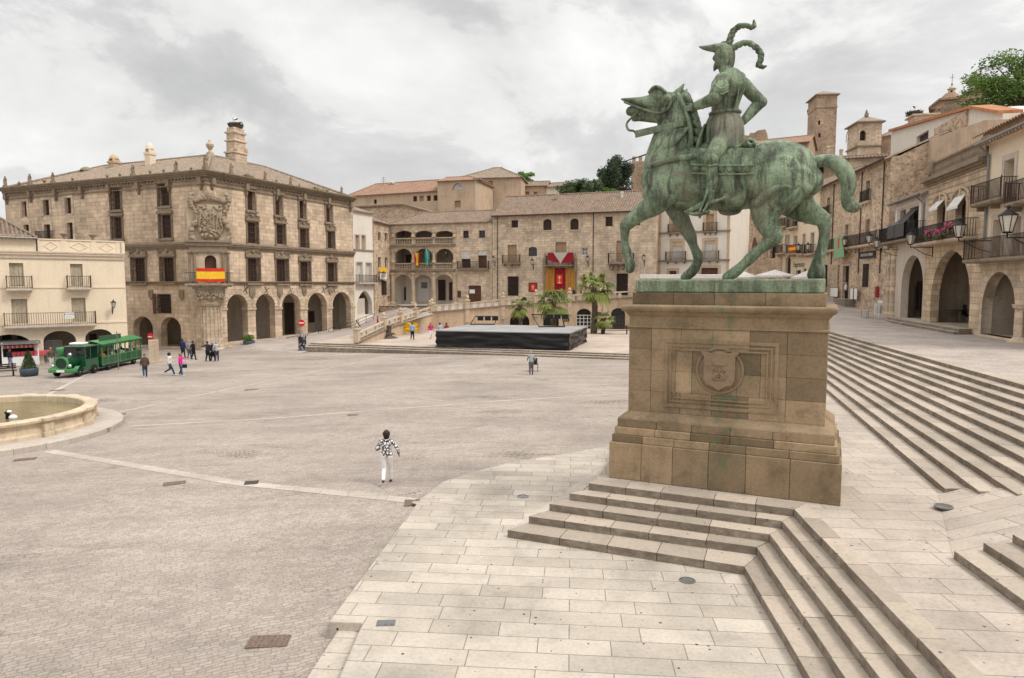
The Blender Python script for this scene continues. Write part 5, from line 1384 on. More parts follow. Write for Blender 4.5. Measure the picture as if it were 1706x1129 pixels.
f.wall([(0,-1),(LEN,-1),(LEN,ze),(0,ze)],M['gold2'],.5,10)
x0,x1=f.q(655,440)[0],f.q(757,440)[0]
for (a,b_) in ((509.5,456),(448,413),(406.5,383)): 
    f.arcade_room(x0,x1,max(.1,q(705,a)),q(705,b_)+.25,3.0,'white' if b_==456 else 'inner',.62)
# balustrades, slabs
def balus(f,x0,x1,z0,z1,y,mat,parent=None,n=None,name='balustrade'):
    mb=MB(); h=z1-z0; n=n or int((x1-x0)/.26)
    mb.box(x0,x1,y-.12,y+.12,z1-.14,z1); mb.box(x0,x1,y-.12,y+.12,z0,z0+.1)
    for i in range(n):
        x=x0+(x1-x0)*(i+.5)/n; mb.lathe([(.05,z0+.1),(.085,z0+h*.35),(.04,z0+h*.6),(.07,z1-.15)],6,(x,y,0))
    return f.put(mb,name,M[mat],parent)
for (yb,yt) in ((406.5,395.5),(448,437.8)):
    for (a,b) in ((657.6,686.2),(690.6,720.6),(724.8,755)):
        balus(f,f.q(a,yb)[0],f.q(b,yb)[0],q(705,yb),q(705,yt),.1,'lightstone')
    mb=MB(); mb.box(f.q(652,yb)[0],f.q(759,yb)[0],-.35,.0,q(705,yb)-.3,q(705,yb)-.02); f.put(mb,'balcony_slab',M['trim'])
for px_ in (654.5,688.4,722.7,757.5):
    for (a,b_) in ((505,458),(437.5,420),(395,388)):
        mb=MB(); xx=f.q(px_,b_)[0]; z0=q(px_,a) if a!=505 else .2; z1=q(px_,b_-4); r=.33 if a==505 else .22
        mb.lathe([(r*1.5,z0),(r*1.5,z0+.25),(r,z0+.4),(r*.9,z1-.45),(r*1.35,z1-.25),(r*1.45,z1)],12,(xx,-.02 if a==505 else .0,0)); f.put(mb,'column',M['lightstone'])
for bx,m_ in [((668,478,676,500),'wood_d'),((696.5,463,714.5,502),'whitep'),((702,470,712,480),'greym'),((730,466,742,500),'wood_d'),((748,470,756,500),'wood'),((676,424,684,437),'wood_d')]:
    x0,x1,z0,z1=f.box(bx,3.5); d=3.5 if m_!='greym' else 3.44; mb=MB(); mb.box(x0,x1,d,d+.08,max(z0,.2),z1); f.put(mb,'inner_door' if m_!='greym' else 'notice',M[m_])
f.balcony(f.q(763.5,447)[0],f.q(816,447)[0],q(790,447.5),.6,1.05,'trim','rust',.14,False)
mb=MB(); x0,x1,z0,z1=f.box((782,482,791,488.5),.1); mb.box(x0,x1,.10,.13,z0,z1); f.put(mb,'paper_notice',M['whitep'])
gable(f,-.2,LEN,ze,5,2.0,'tile','gold2',over=.1,per=.32,hipL=3.5)
mb=MB(); 
for k in range(5): mb.box(f.q(648,505)[0]-.3*k,f.q(760,505)[0]+.3*k,-1.2-.32*k,0,-1.2,.2-.16*k)
f.put(mb,'entrance_steps',M['band'])
for px_,m_,lb in ((694.5,('red',),'Spanish'),(711.5,('teal',),'')): pass
def pole_flag(f,px,py0,py1,strips,label):
    x,z1=f.q(px,py0,-.6); z0=f.q(px,py1,-.6)[1]; r=empty('hanging_flag',f.Mw@Vector((x,-.6,z0)),math.atan2(f.Mw[1][0],f.Mw[0][0]),label,'flag','flags on the loggia balcony')
    h=z1-z0; mb=MB(); mb.tube([(0,.6,-.4),(0,-.15,h+.15)],.03,6); mb.build('pole',M['greym'],r)
    a0=-.42
    for nm,mt,wd_ in strips:
        mb=MB(); n=8; vs=[]
        for j in range(n+1):
            u=j/n
            for s_ in (0,.5,1): vs.append((a0+wd_*s_+ (.10*u if a0<0 else -.0)+.25*(1-u)*(-a0)*.8,-.1+.08*math.sin(u*6+s_*5+a0*9),h*(1-u)))
        fs=[(j*3+i,j*3+i+1,(j+1)*3+i+1,(j+1)*3+i) for j in range(n) for i in range(2)]; k=len(vs); vs+=[(a,b+.012,c) for a,b,c in vs]; fs+=[tuple(v+k for v in g[::-1]) for g in fs]
        mb.add(vs,fs); mb.build(nm,mt,r,smooth=True,recalc=False); a0+=wd_
pole_flag(f,694.5,421,442,[('red_stripe',M['red'],.22),('yellow_stripe',M['yellow'],.4),('red_stripe',M['red'],.22)],'red and yellow flag hanging from the first floor loggia')
pole_flag(f,712,415,441,[('green_stripe',M['teal'],.3),('white_stripe',M['whitec'],.15),('green_stripe',M['teal'],.3)],'teal green flag hanging from the first floor loggia')
for px_ in (702,743): 
    x,z=f.q(px_,421,1.4); l_=lantern(f.Mw@Vector((x,1.9,z)),math.atan2(f.Mw[1][0],f.Mw[0][0]),'lantern in the %s bay of the loggia first floor'%('middle' if px_==702 else 'right'),.5,.9)
lantern_at(f,822,432,'wall lantern at the right end of the town hall front',.7,1.25)
# long mansion with banners
CR=at(1092,440,90.3)
cm=Bld('stone_mansion','long stone mansion with tiled roof and red and orange cloths round its doorway','mansion',TR+Vector((.05,.0)),CR,3.3); f=cm.f; q=lambda px,py: f.q(px,py)[1]; LEN=f.len
f.win((852,366.5,863.3,379),'wood_d',rec=.3,surround='gold2',sw=.12); 
f.win((905,364.6,919,383),'wood_d',arch=.7,rec=.3,surround='lightstone',sw=.3,sill='lightstone'); f.win((950,363.8,964,382.4),'wood_d',arch=.7,rec=.3,surround='lightstone',sw=.3,sill='lightstone')
f.win((1008.7,360.6,1020.7,376.6),'wood_d',rec=.3,surround='lightstone',sw=.25); f.win((1056.6,360,1066.7,375),'wood_d',rec=.3,surround='lightstone',sw=.25)
f.win((846,407.7,861,437),'shut_t',rec=.25); f.win((925.5,403,943.6,437),'shut_t',rec=.25); f.win((1027,401,1036.6,435.6),'shut_t',rec=.25)
f.win((880.6,411,894.7,426.5),'glass','wood',panes=(2,2),arch=.5); f.win((968.9,412,979,425),'glass_l','whitep',surround='gold2',sw=.15)
f.win((846,460.3,863.9,492),'grille',surround='gold2'); f.win((1027.3,455.5,1046,491),'grille',surround='gold2'); f.win((881.7,471.5,894.4,486),'dark',surround='trim',sw=.12)
f.win((923,446,942,497),'wood_d',rec=.3,surround='lightstone',sw=.4)
ze=q(950,353.2)
f.wall([(0,-1.5),(LEN,-1.5),(LEN,ze),(0,ze)],M['gold2'],.5,11)
f.balcony(f.q(838.6,437)[0],f.q(867.8,437)[0],q(853,437.5),.7,1.05,'trim','rust',.14); f.balcony(f.q(912,441)[0],f.q(956,441)[0],q(934,441),.9,1.2,'trim','iron',.16)
f.balcony(f.q(1014.5,437)[0],f.q(1057,437)[0],q(1035,437.5),.9,1.2,'trim','iron',.16)
mb=MB()
for c in (1019,1028,1037,1046,1053): x,z=f.q(c,439); mb.slabxz([(x-.3,z-.25),(x+.3,z-.25),(x+.1,z-.9),(x-.1,z-.9)],-.5,0)
f.put(mb,'corbels',M['trim'])
for c in (908,959):
    x,z=f.q(c,444); m2=MB(); m2.lathe([(.25,-.8),(.3,0),(.3,.3),(.22,.5),(.25,1.1),(.1,1.5),(.03,1.9)],8,(x,-.15,z)); m2.box(x-.18,x+.18,-.2,.01,.2,z-.6); f.put(m2,'pinnacle',M['trim'])
gable(f,0,LEN,ze,6,3.2,'tile','gold2',over=.15,per=.34,eave=.5)
for bx in ((926,320,930.5,343),(1033.6,318.5,1038.3,336)):
    chimney(f,*bx,4,'white' if bx[0]>1000 else 'gold2','box')
f.gutter_pipe(f.q(829,420)[0],.2,ze-.2); f.gutter_pipe(f.q(988.5,400)[0],q(988,460),ze-.2)
mb=MB(); mb.tube([(0,-.62,ze-.22),(LEN,-.62,ze-.22)],.09,8); f.put(mb,'gutter',M['rust'])
# cloths
M['orange_c']=simple('orange_cloth',(.50,.24,.05),.9,streak=.6)
def drape(f,b,y,mat,name,label,folds=5,cat='banner'):
    x0,x1,z0,z1=f.box(b,y); r=empty(name,f.Mw@Vector(((x0+x1)/2,y,z0)),math.atan2(f.Mw[1][0],f.Mw[0][0]),label,cat); w=x1-x0; h=z1-z0
    mb=MB(); n=folds*6; vs=[]
    for j in range(5):
        for i in range(n+1):
            u=i/n; vs.append((-w/2+w*u,.06*math.sin(u*folds*2*PI),h*j/4))
    k=len(vs); fs=[(j*(n+1)+i,j*(n+1)+i+1,(j+1)*(n+1)+i+1,(j+1)*(n+1)+i) for j in range(4) for i in range(n)]
    vs+=[(a,b_+.015,c) for a,b_,c in vs]; fs+=[tuple(v+k for v in g[::-1]) for g in fs]
    mb.add(vs,fs); mb.build('cloth',mat,r,smooth=True,recalc=False); return r,w,h
drape(f,(909,446,924,487),-.3,M['orange_c'],'orange_curtain','orange curtain hanging left of the red doorway cloth',4)
drape(f,(941,446,958,487),-.3,M['orange_c'],'orange_curtain','orange curtain hanging right of the red doorway cloth',4)
r,w,h=drape(f,(923,447,942,483),-.28,M['maroon'],'red_curtain','dark red cloth with a bright emblem hanging in the mansion doorway',4)
M['redb']=simple('bright_red',(.75,.05,.02),.7); M['cream_e']=simple('cream_emblem',(.85,.55,.4),.8)
mb=MB(); mb.box(-.42,.42,-.12,-.09,h*.28,h*.72); mb.build('emblem_panel',M['redb'],r); mb=MB(); mb.ell((0,-.14,h*.58),(.17,.02,.17),12,8); mb.box(-.04,.04,-.15,-.125,h*.34,h*.52); mb.box(-.2,.2,-.15,-.126,h*.32,h*.36); mb.build('emblem',M['cream_e'],r)
x0,x1,z0,z1=f.box((882.5,472,893.8,485.5),-.05); r=empty('red_banner',f.Mw@Vector(((x0+x1)/2,-.05,z0)),math.atan2(f.Mw[1][0],f.Mw[0][0]),'small bright red banner with emblem in the square window left of the curtains','banner')
w=x1-x0;h=z1-z0; mb=MB(); mb.box(-w/2,w/2,-.04,0,0,h); mb.build('cloth',M['maroon'],r); mb=MB(); mb.box(-w*.36,w*.36,-.07,-.041,h*.1,h*.9); mb.build('emblem_panel',M['redb'],r); mb=MB(); mb.ell((0,-.08,h*.62),(.13,.02,.13),12,8); mb.box(-.035,.035,-.085,-.071,h*.25,h*.5);  mb.build('emblem',M['cream_e'],r)
M['whitec2']=simple('offwhite_cloth',(.52,.47,.42),.9)
x0,x1,z0,z1=f.box((912.5,420.5,955.5,438),-.95); r=empty('swag_banner',f.Mw@Vector(((x0+x1)/2,-.95,z0)),math.atan2(f.Mw[1][0],f.Mw[0][0]),'dark red and white swag cloth over the central balcony of the mansion','banner'); w=x1-x0;h=z1-z0
for nm,mt,pts in (('red_side',M['maroon'],[(-w/2,h),(-w/2,h*.35),(-w*.22,h*.05),(-w*.02,h*.05),(-w*.28,h)]),('red_side',M['maroon'],[(w*.28,h),(w*.02,h*.05),(w*.3,h*.02),(w/2,h*.1),(w/2,h)]),('white_centre',M['whitec2'],[(-w*.28,h),(-w*.02,h*.05),(0,-h*.15),(w*.02,h*.05),(w*.28,h)])):
    mb=MB(); mb.slabxz(pts,-.03 if nm[0]=='r' else -.035,.0 if nm[0]=='r' else -.0); mb.build(nm,mt,r)
for px_,py_,lb in ((886.6,437,'wall lantern below the small twin window of the mansion'),(978.5,432,'wall lantern behind the top of the tallest palm'),(1072.5,430,'wall lantern right of the corbelled mansion balcony')): lantern_at(f,px_,py_,lb,.6,1.3)
# ---- retaining wall with balustrade and upper terrace
WY=86.0
cop=[(719.5,521,2.45),(779,516,2.8),(838,510.5,3.2),(893,506,3.55),(949,503,3.75),(1008,499,4.05),(1090,495,4.3),(1262,488,4.9)]
wL=at(719.5,521,WY); wR=at(1270,500,WY)
tw=Bld('terrace_wall','long plastered retaining wall with arched doorways below the mansion terrace','retaining wall',wL,wR,SZ-.1); f=tw.f; q=lambda px,py: f.q(px,py)[1]
for (a,b,yt,kd) in ((849.5,882,522,'dark'),(905,931,519,'dark'),(960.5,985.5,514,'glassgrid'),(1018,1041.5,513,'glassgrid')):
    xa,xb=f.q(a,530)[0],f.q(b,530)[0]; zt=q((a+b)/2,yt); zs=zt-(xb-xa)/2*.85; f.arch_hole(xa,xb,.02,zs,zt,.5)
    f.fill(xa,xb,.02,zt,'glass' if kd!='dark' else 'dark','whitep' if kd!='dark' and a<1000 else 'iron',.35,zs,(4,4) if kd!='dark' else (2,2))
f.win((939.5,517.5,948.5,536),'wood_d',rec=.15)
pts=[(0,-.8),(f.len,-.8)]+[(f.q(a,b)[0],q(a,b)) for a,b,_ in cop[::-1]]; pts[1]=(pts[2][0],-.8); pts[0]=(pts[-1][0],-.8)
f.wall(pts,M['ochre'],.5,1.0)
mb=MB(); pp=[(f.q(a,b)[0],q(a,b)) for a,b,_ in cop]
for (a,b) in zip(pp[:-1],pp[1:]): mb.slabxz([(a[0],a[1]),(b[0],b[1]),(b[0],b[1]+.16),(a[0],a[1]+.16)],-.15,.45)
f.put(mb,'coping',M['trim'])
for a in pp[:-1]+[(f.q(1060,500)[0],q(1060,497))]:
    m2=MB(); x,z=a; m2.box(x-.27,x+.27,-.12,.42,z-.3,z+1.15); m2.box(x-.34,x+.34,-.19,.49,z+1.15,z+1.27); m2.lathe([(.2,z+1.27),(.1,z+1.38),(.2,z+1.55),(.18,z+1.7),(.03,z+1.85)],8,(x,.15,0)); m2.box(x-.25,x+.25,-.14,0,z-1.6,z-.3)
    f.put(m2,'post',M['lightstone'])
for (a,b) in zip(pp[:-1],pp[1:]):
    m2=MB(); n=10; m2.slabxz([(a[0]+.3,a[1]+.78),(b[0]-.3,b[1]+.78),(b[0]-.3,b[1]+.95),(a[0]+.3,a[1]+.95)],-.02,.3)
    for i in range(5): 
        u=(i+.5)/5; x=a[0]+(b[0]-a[0])*u; z=a[1]+(b[1]-a[1])*u; m2.box(x-.2,x+.2,.03,.25,z+.16,z+.78)
    f.put(m2,'balustrade',M['lightstone'])
rows=[]
for k in range(4):
    u=k/3; rw=[]
    for (a,b,z),(fx,fy,fz) in zip(cop,[(at(655,440,102.5).x,102.5,3.0),(at(735,440,100.4).x,100.4,3.05),(TR.x,TR.y,3.4),(at(893,440,95.8).x,95.8,3.6),(at(949,440,94.2).x,94.2,3.8),(at(1008,440,92.6).x,92.6,4.0),(at(1098,440,93.5).x,94,4.3),(38.5,101,4.6)]):
        p=at(a,b,WY+.4); p0=Vector((p.x,p.y,ztop(at(a,b,WY),b,a)+.0)); rw.append(p0.lerp(Vector((fx,fy,fz)),u))
    rows.append(rw)
rows=[[p+Vector((0,0,.03)) for p in r] for r in rows]
surf('upper_terrace',rows,M['street'])
# stair ramp wall with posts and rails going down to the left
ra=W(719.5,526,2.45); rb_=W(597,574,.35)
A2=Vector((wL.x,wL.y)); B2=Vector((rb_.x,rb_.y))
rw_=Bld('ramp_wall','sloping stone ramp parapet with posts and rails left of the stage','parapet',B2,A2,SZ-.3); f=rw_.f; q=lambda px,py: f.q(px,py)[1]
cp=[(598,570),(643,549),(670,539),(695,531),(719,523.5)]
P=[(f.q(a,b)[0],q(a,b)) for a,b in cp]
f.wall([(P[0][0],-.6),(P[-1][0],-.6)]+P[::-1],M['ochre'],.3,.45)
mb=MB()
for (a,b) in zip(P[:-1],P[1:]): mb.slabxz([(a[0],a[1]-.02),(b[0],b[1]-.02),(b[0],b[1]+.16),(a[0],a[1]+.16)],-.12,.55)
f.put(mb,'coping',M['trim'])
for i,a in enumerate(P): 
    m2=MB(); x,z=a; m2.box(x-.25,x+.25,-.05,.45,z,z+1.2); m2.box(x-.32,x+.32,-.12,.52,z+1.2,z+1.3); m2.lathe([(.18,z+1.3),(.1,z+1.4),(.2,z+1.55),(.16,z+1.7),(.03,z+1.82)],8,(x,.2,0)); f.put(m2,'post',M['lightstone'])
for (a,b) in zip(P[:-1],P[1:]):
    m2=MB(); m2.slabxz([(a[0]+.25,a[1]+.75),(b[0]-.25,b[1]+.75),(b[0]-.25,b[1]+.9),(a[0]+.25,a[1]+.9)],.08,.3); m2.slabxz([(a[0]+.25,a[1]+.3),(b[0]-.25,b[1]+.3),(b[0]-.25,b[1]+.4),(a[0]+.25,a[1]+.4)],.12,.26)
    for u in (.33,.66): x=a[0]+(b[0]-a[0])*u; z=a[1]+(b[1]-a[1])*u; m2.box(x-.06,x+.06,.1,.28,z+.1,z+.8)
    f.put(m2,'rail',M['lightstone'])
# low wall in front of the town hall steps
l0=at(633,515,98); l1=at(716,515,90)
lw=Bld('low_wall','low dark stone wall below the town hall steps','wall',l0,l1,1.8); f=lw.f
f.wall([(0,-.6),(f.len,-.6),(f.len,f.q(712,510)[1]),(0,f.q(636,511)[1])],M['rubble'],.3,.5)
mb=MB(); z0=f.q(636,511)[1]; z1=f.q(712,510)[1]; mb.slabxz([(0,z0),(f.len,z1),(f.len,z1+.12),(0,z0+.12)],-.08,.6); f.put(mb,'coping',M['trim'])
# iron handrail along the arcade pavement
def handrail(pts,label):
    r=empty('handrail',pts[0],0,label,'railing'); o=Vector(pts[0]); mb=MB(); L_=[Vector(p)-o for p in pts]
    for h in (1.0,.55): mb.tube([p+Vector((0,0,h)) for p in L_],.03,6)
    for a,b in zip(L_[:-1],L_[1:]):
        n=max(1,int((b-a).length/1.6))
        for i in range(n+1): p=a.lerp(b,i/n); mb.tube([p,p+Vector((0,0,1.0))],.03,6)
    mb.build('rail',M['iron'],r)
hr=[]
for a,b in ((478,577),(513,570),(548,561),(585,550),(622,534)):
    p=pt_on(KP-ldir*2.3,rdir,a,b); hr.append((p.x,p.y,ztop(p,b,a)))
handrail(hr,'thin dark iron handrail climbing along the palace arcade')
# ================================================================= RIGHT-HAND SIDE
WB0=at(1096,440,93); WBd=Vector((1.5,-1)).normalized(); WB1=pt_on(WB0,WBd,1215,440)
wb=Bld('white_house','white house with ochre window frames seen between the legs of the bronze horse','house',WB0,WB1,4.0); f=wb.f; q=lambda px,py: f.q(px,py)[1]
for b,k in [((1119,356,1137,386),'shut_t'),((1176,356,1189.5,384),'shut_t'),((1120,402,1136.5,432),'shut_w'),((1174,400.5,1191,431.5),'shut_w'),((1115,451,1127,458),'wood'),((1168,446,1196,458),'wood')]:
    x0,x1,z0,z1=f.box(b); f.rect_hole(x0,x1,z0,z1); o=f.fill(x0,x1,z0,z1,k,rec=.2); sb=MB(); sw=.36
    sb.box(x0-sw,x0-.004,-.05,.02,z0,z1+sw); sb.box(x1+.004,x1+sw,-.05,.02,z0,z1+sw); sb.box(x0-.004,x1+.004,-.05,.02,z1+.004,z1+sw); f.put(sb,'surround',M['ochre'],o)
for a,b in ((1119.5,1137),(1174,1191)):
    y1_,y2_=(402,410) if a<1150 else (400.5,405); x0,x1,z0,z1=f.box((a,y1_,b,y2_),.1); mb=MB(); mb.box(x0,x1,.1,.16,z0,z1); f.put(mb,'blind',M['ochre'])
ze=q(1155,318); f.wall([(0,-1),(f.len,-1),(f.len,ze),(0,ze)],M['white'],.4,9)
for a,b in ((1096,1101),(1211,1215)): x0,x1,_,_=f.box((a-.2,350,b+.2,450)); mb=MB(); mb.box(x0,x1,-.06,.01,0,ze); f.put(mb,'quoin',M['ochre'])
for py in (387,433.5): z=q(1155,py-1 if py==387 else py); f.bar(-.2,f.len+.1,z-.12,z+.08,.25,'trim','string_course')
for (a,b,py) in ((1110,1144,433),(1166,1199,432),(1114,1144,387),(1172,1196,385)):
    f.balcony(f.q(a,py)[0],f.q(b,py)[0],q((a+b)/2,py),.5,1.05,'trim','iron',.15,True)
gable(f,0,f.len,ze,4.5,2.0,'tile','white')
# long stone palace with pointed arches
SX=38.6
P7a=Vector((39.2,124)); P7b=Vector((38.9,98.8))
pb=Bld('arcaded_palace','old stone building with a row of pointed arches seen behind the horse','building',P7a,P7b,4.6); f=pb.f; q=lambda px,py: f.q(px,py)[1]
for (a,b,yt,yb) in ((1226.5,1235.5,399.5,441),(1238.5,1248,395,437),(1251.5,1262,394,432),(1267,1279,391,430)):
    xa,xb=f.q(a,420)[0],f.q(b,420)[0]; zt=q((a+b)/2,yt); f.arch_hole(xa,xb,q((a+b)/2,yb),zt-(xb-xa)*.75,zt,.7,pointed=True)
f.win((1283,408,1292,430),'dark',rec=.4); f.win((1268,418,1277,432),'dark',rec=.4); f.win((1252,354,1256,366),'wood_d'); f.win((1226,362,1229,385),'wood_d')
ze=q(1255,325); f.wall([(0,-1),(f.len,-1),(f.len,ze),(0,ze)],M['rubble'],.5,12)
f.arcade_room(1,f.len-3,q(1250,441),q(1250,388),4,'inner',.72)
f.balcony(f.q(1221,383)[0],f.q(1229,383)[0],q(1226,384),.8,1.1,'trim','iron',.15)
gable(f,0,f.len,ze,6,3,'tile',None)
mb=MB(); mb.box(0,f.len,-.15,.0,-1,q(1285,434)); f.put(mb,'rubble_base',M['rubble'])
# plaster row
P8b=Vector((38.9,86.5))
pr=Bld('plaster_house','tall cream plaster house with flags and balconies between horse leg and stone house','house',P7b,P8b,4.4); f=pr.f; q=lambda px,py: f.q(px,py)[1]
for b,k in [((1308.5,392,1311.5,409),'wood_d'),((1312.8,391,1315.5,410),'wood_d'),((1323,393.5,1328,420),'shut_t'),((1337.5,390,1341.5,420),'wood_d'),((1351,388,1356,420),'wood_d'),((1306,364,1309,376),'wood_d'),((1310,362,1314,376),'shut_t'),((1321,368,1329,376),'glass'),((1340,360,1346,373),'wood_d')]: f.win(b,k,rec=.25,surround='grey_pl',sw=.15)
xa,xb=f.q(1308,450)[0],f.q(1317,450)[0]; zt=q(1312,425); f.arch_hole(xa,xb,.1,zt-.9,zt,.5,pointed=True); f.fill(xa,xb,.1,zt,'wood_d',rec=.35,arch=zt-.9)
f.win((1326,450,1334,462),'wood_d'); f.win((1338,447,1343,462),'wood_d'); f.win((1348,447,1354,455),'wood_d')
ze=q(1330,322); f.wall([(0,-1),(f.len,-1),(f.len,ze),(0,ze)],M['cream'],.45,10); gable(f,0,f.len,ze,5,2.4,'tile',None)
for (a,b,py) in ((1299,1311,421),(1317,1334,421.5),(1335,1345,422),(1347,1360,422),(1303,1315,377),(1318,1330,378)): f.balcony(f.q(a,py)[0],f.q(b,py)[0],q((a+b)/2,py),.7,1.1,'lightstone','iron',.16)
x0,x1,z0,z1=f.box((1325,437,1337,444),-.02); text_obj('Espresso',M['iron'],f,(x0+x1)/2,(z0+z1)/2,-.03,1.0,'lettering',pr.root)
xf0,xf1,zf0,zf1=f.box((1314,409,1326,419),-.8)
cloth(f,xf0,xf1,zf0,zf1,-.85,[('red_stripe',M['red'],0,.28),('yellow_stripe',M['yellow'],.28,.72),('red_stripe',M['red'],.72,1)],'small_flag','small red and yellow flag on a balcony seen under the horse tail')
for px_,py_,n_ in ((1330,413,'left'),(1346,412,'right')): lantern_at(f,px_,py_,'%s of two wall lanterns on the plaster house below the horse'%n_,1.4,1.5)
# rubble house with cafe (slightly turned)
Kc=Vector((35.6,65)); dc=Vector((.148,1)).normalized(); C0=pt_on(Kc,dc,1361,420); C1=pt_on(Kc,dc,1478,420)
cz0=3.1
cf=Bld('cafe_house','tall rubble stone house with a cafe doorway, black sign and green banner','house',C0,C1,cz0); f=cf.f; q=lambda px,py: f.q(px,py)[1]
print('CAFE',C0,C1)
for b,k in [((1378,329,1383,357),'wood_d'),((1443,301,1449.5,335.5),'wood_d'),((1407.5,374,1413.5,411),'wood_d'),((1442,365,1449,403),'wood_d'),((1371,441,1379,478),'glass'),((1395,441,1398.5,497),'wood_d'),((1404,442.8,1414.5,497.5),'dark')]: f.win(b,k,'wood',rec=.35,surround='lightstone',sw=.25,sp=.04)
f.win((1438,439.5,1448,477.5),'grille',surround='lightstone',sw=.2); f.win((1417,400,1424,411),'shut_t',rec=.1) if False else None
zl_=q(1361,316); zr_=q(1477,263); ze=(zl_+zr_)/2; print('eaves',zl_,zr_)
f.wall([(0,-.9),(f.len,-.9),(f.len,ze),(0,ze)],M['rubble'],.5,10)
gable(f,0,f.len,ze,5,2.2,'tile','rubble',eave=.6,over=.1)
mb=MB(); mb.tube([(0,-.72,ze-.25),(f.len,-.72,ze-.25)],.09,8); f.put(mb,'gutter',M['rust'])
for px_,y0_,y1_ in ((1388,313,440),(1434,292,455),(1470,300,455)): x=f.q(px_,380)[0]; f.gutter_pipe(x,q(px_,y1_),ze-.3)
f.balcony(f.q(1372,357)[0],f.q(1386,357)[0],q(1380,357.5),.35,1.0,'lightstone','iron',.14); f.balcony(f.q(1437,335)[0],f.q(1452,335)[0],q(1445,335.5),.35,1.1,'lightstone','iron',.14)
f.balcony(f.q(1378,412)[0],f.q(1472,409)[0],q(1430,410),.75,1.15,'lightstone','iron',.15)
s_=wall_sign(f,(1431.6,419.5,1457.5,429),-.12,M['black'],'shop_sign','long black sign with white letters over the grilled cafe window',rows=[('ARTE DE LA TIERRA',.5,.38,M['whitep'])],fr=M['iron'])
# banner
x0,x1,z0,z1=f.box((1389,394,1407,431),-.85); r=empty('green_banner',f.Mw@Vector(((x0+x1)/2,-.85,z0)),math.atan2(f.Mw[1][0],f.Mw[0][0]),'pale green banner with a red crest hanging from the long cafe balcony','banner'); w=x1-x0;h=z1-z0
mb=MB(); mb.slabxz([(-w*.5,h),(-w*.42,h*.02),(w*.5,h*.08),(w*.3,h)],-.03,0); mb.build('cloth',M['green_c'],r); mb=MB(); mb.slabxz([(-.35,h*.93),(-.35,h*.55),(-.1,h*.46),(.15,h*.55),(.15,h*.93)],-.05,-.031); mb.build('crest',M['redb'],r)
for (a,b_,lb) in (((1383.5,479,1396,494),.0,'white menu board on an easel left of the cafe door'),((1416.5,480,1421.5,498.5),0,'left of two black framed menu panels right of the cafe door'),((1423,480,1428.5,498.5),0,'right of two black framed menu panels right of the cafe door')):
    wall_sign(f,a,-.35,M['whitep'],'menu_board',lb,fr=M['wood_d'],cat='menu board')
wall_sign(f,(1458.5,477,1464,495),-.06,M['maroon'],'menu_case','small dark red menu case by the stacked chairs',cat='sign')
# pair of tall columns at the corner of the cafe
for a in (1479.5,1486):
    pt=at(a,520,64.5 if a<1483 else 63); zz=2.95; r=tag(MB().lathe([(.42,0),(.42,.35),(.3,.5),(.26,2.9),(.36,3.05),(.4,3.3),(.28,3.4),(.25,5.9),(.4,6.1),(.45,6.4)],14).build('stone_column',M['gold2']),'slim stone column beside the cafe wall, %s of the pair'%('left' if a<1483 else 'right'),'column'); r.location=(pt.x,pt.y,zz)
# three arcaded houses nearest the right edge
M['honey']=stone('honey_stone',(.64,.50,.35),(.47,.355,.24),blocks=(1.1,.42),mortar=.5,msize=.02,patch=.8,stain=.55,streak=.5,bump=.6)
B0=Vector((30.7,44)); bd=Vector((.235,1)).normalized()
def RP(px): return pt_on(B0,bd,px,430)
rz0=TZ
# R3
r3=Bld('awning_house','small white framed house with dark awnings above a plastered arch','house',RP(1488),RP(1541),rz0); f=r3.f; q=lambda px,py: f.q(px,py)[1]
f.win((1499,350,1508,398),'wood_d',rec=.35); f.win((1514.5,345,1529.5,396),'wood_d',rec=.35)
def rarch(f,a,b,yt,ys,th=.6,z0=.4):
    xa,xb=f.q(a,ys)[0],f.q(b,ys)[0]; zt=f.q((a+b)/2,yt)[1]; zs=zt-(xb-xa)/2; f.arch_hole(xa,xb,z0,zs,zt,th); return xa,xb,zt
a3=rarch(f,1502,1538,425,470)
ze=q(1510,331); f.wall([(0,-.6),(f.len,-.6),(f.len,ze),(0,ze)],M['grey_pl'],.6,7)
f.arcade_room(.3,f.len-.05,.38,q(1520,418),3.6,'inner',.62)
mb=MB(); x0,x1,z0,z1=f.box((1494,343,1533,399)); mb.box(x0-.25,x0+.25,-.05,.01,z0,z1+.5); mb.box(x1-.3,x1+.2,-.05,.01,z0,z1+.5); mb.box(x0+.25,x1-.3,-.05,.01,z1,z1+.5); f.put(mb,'surround',M['white'])
gable(f,0,f.len,ze,3.5,1.6,'tile','white',over=.1,eave=.6)
mb=MB(); mb.tube([(0,-.7,ze-.2),(f.len,-.7,ze-.2)],.09,8); mb.tube([(f.len-.9,-.7,ze-.25),(f.len-.6,-.1,ze-.9),(f.len-.6,-.1,q(1530,390))],.07,8); f.put(mb,'gutter',M['greym'])
f.balcony(f.q(1476,402)[0]+.8,f.len-.1,q(1510,399.5),.9,1.25,'trim','iron',.14,False)
M['grey_c']=simple('grey_cloth',(.09,.08,.08),.9); M['grey_b']=simple('grey_banner',(.22,.225,.23),.8,var=.5,scale=9)
x0,x1,z0,z1=f.box((1480,372,1498,396),-.95); r=tag(MB().box(x0,x1,-1.0,-.97,z0,z1).xf(f.Mw).build('printed_banner',M['grey_b']),'grey printed cloth tied to the railing of the awning house','banner')
mb=MB(); x0,x1,z0,z1=f.box((1500,352,1529,397),-.0)
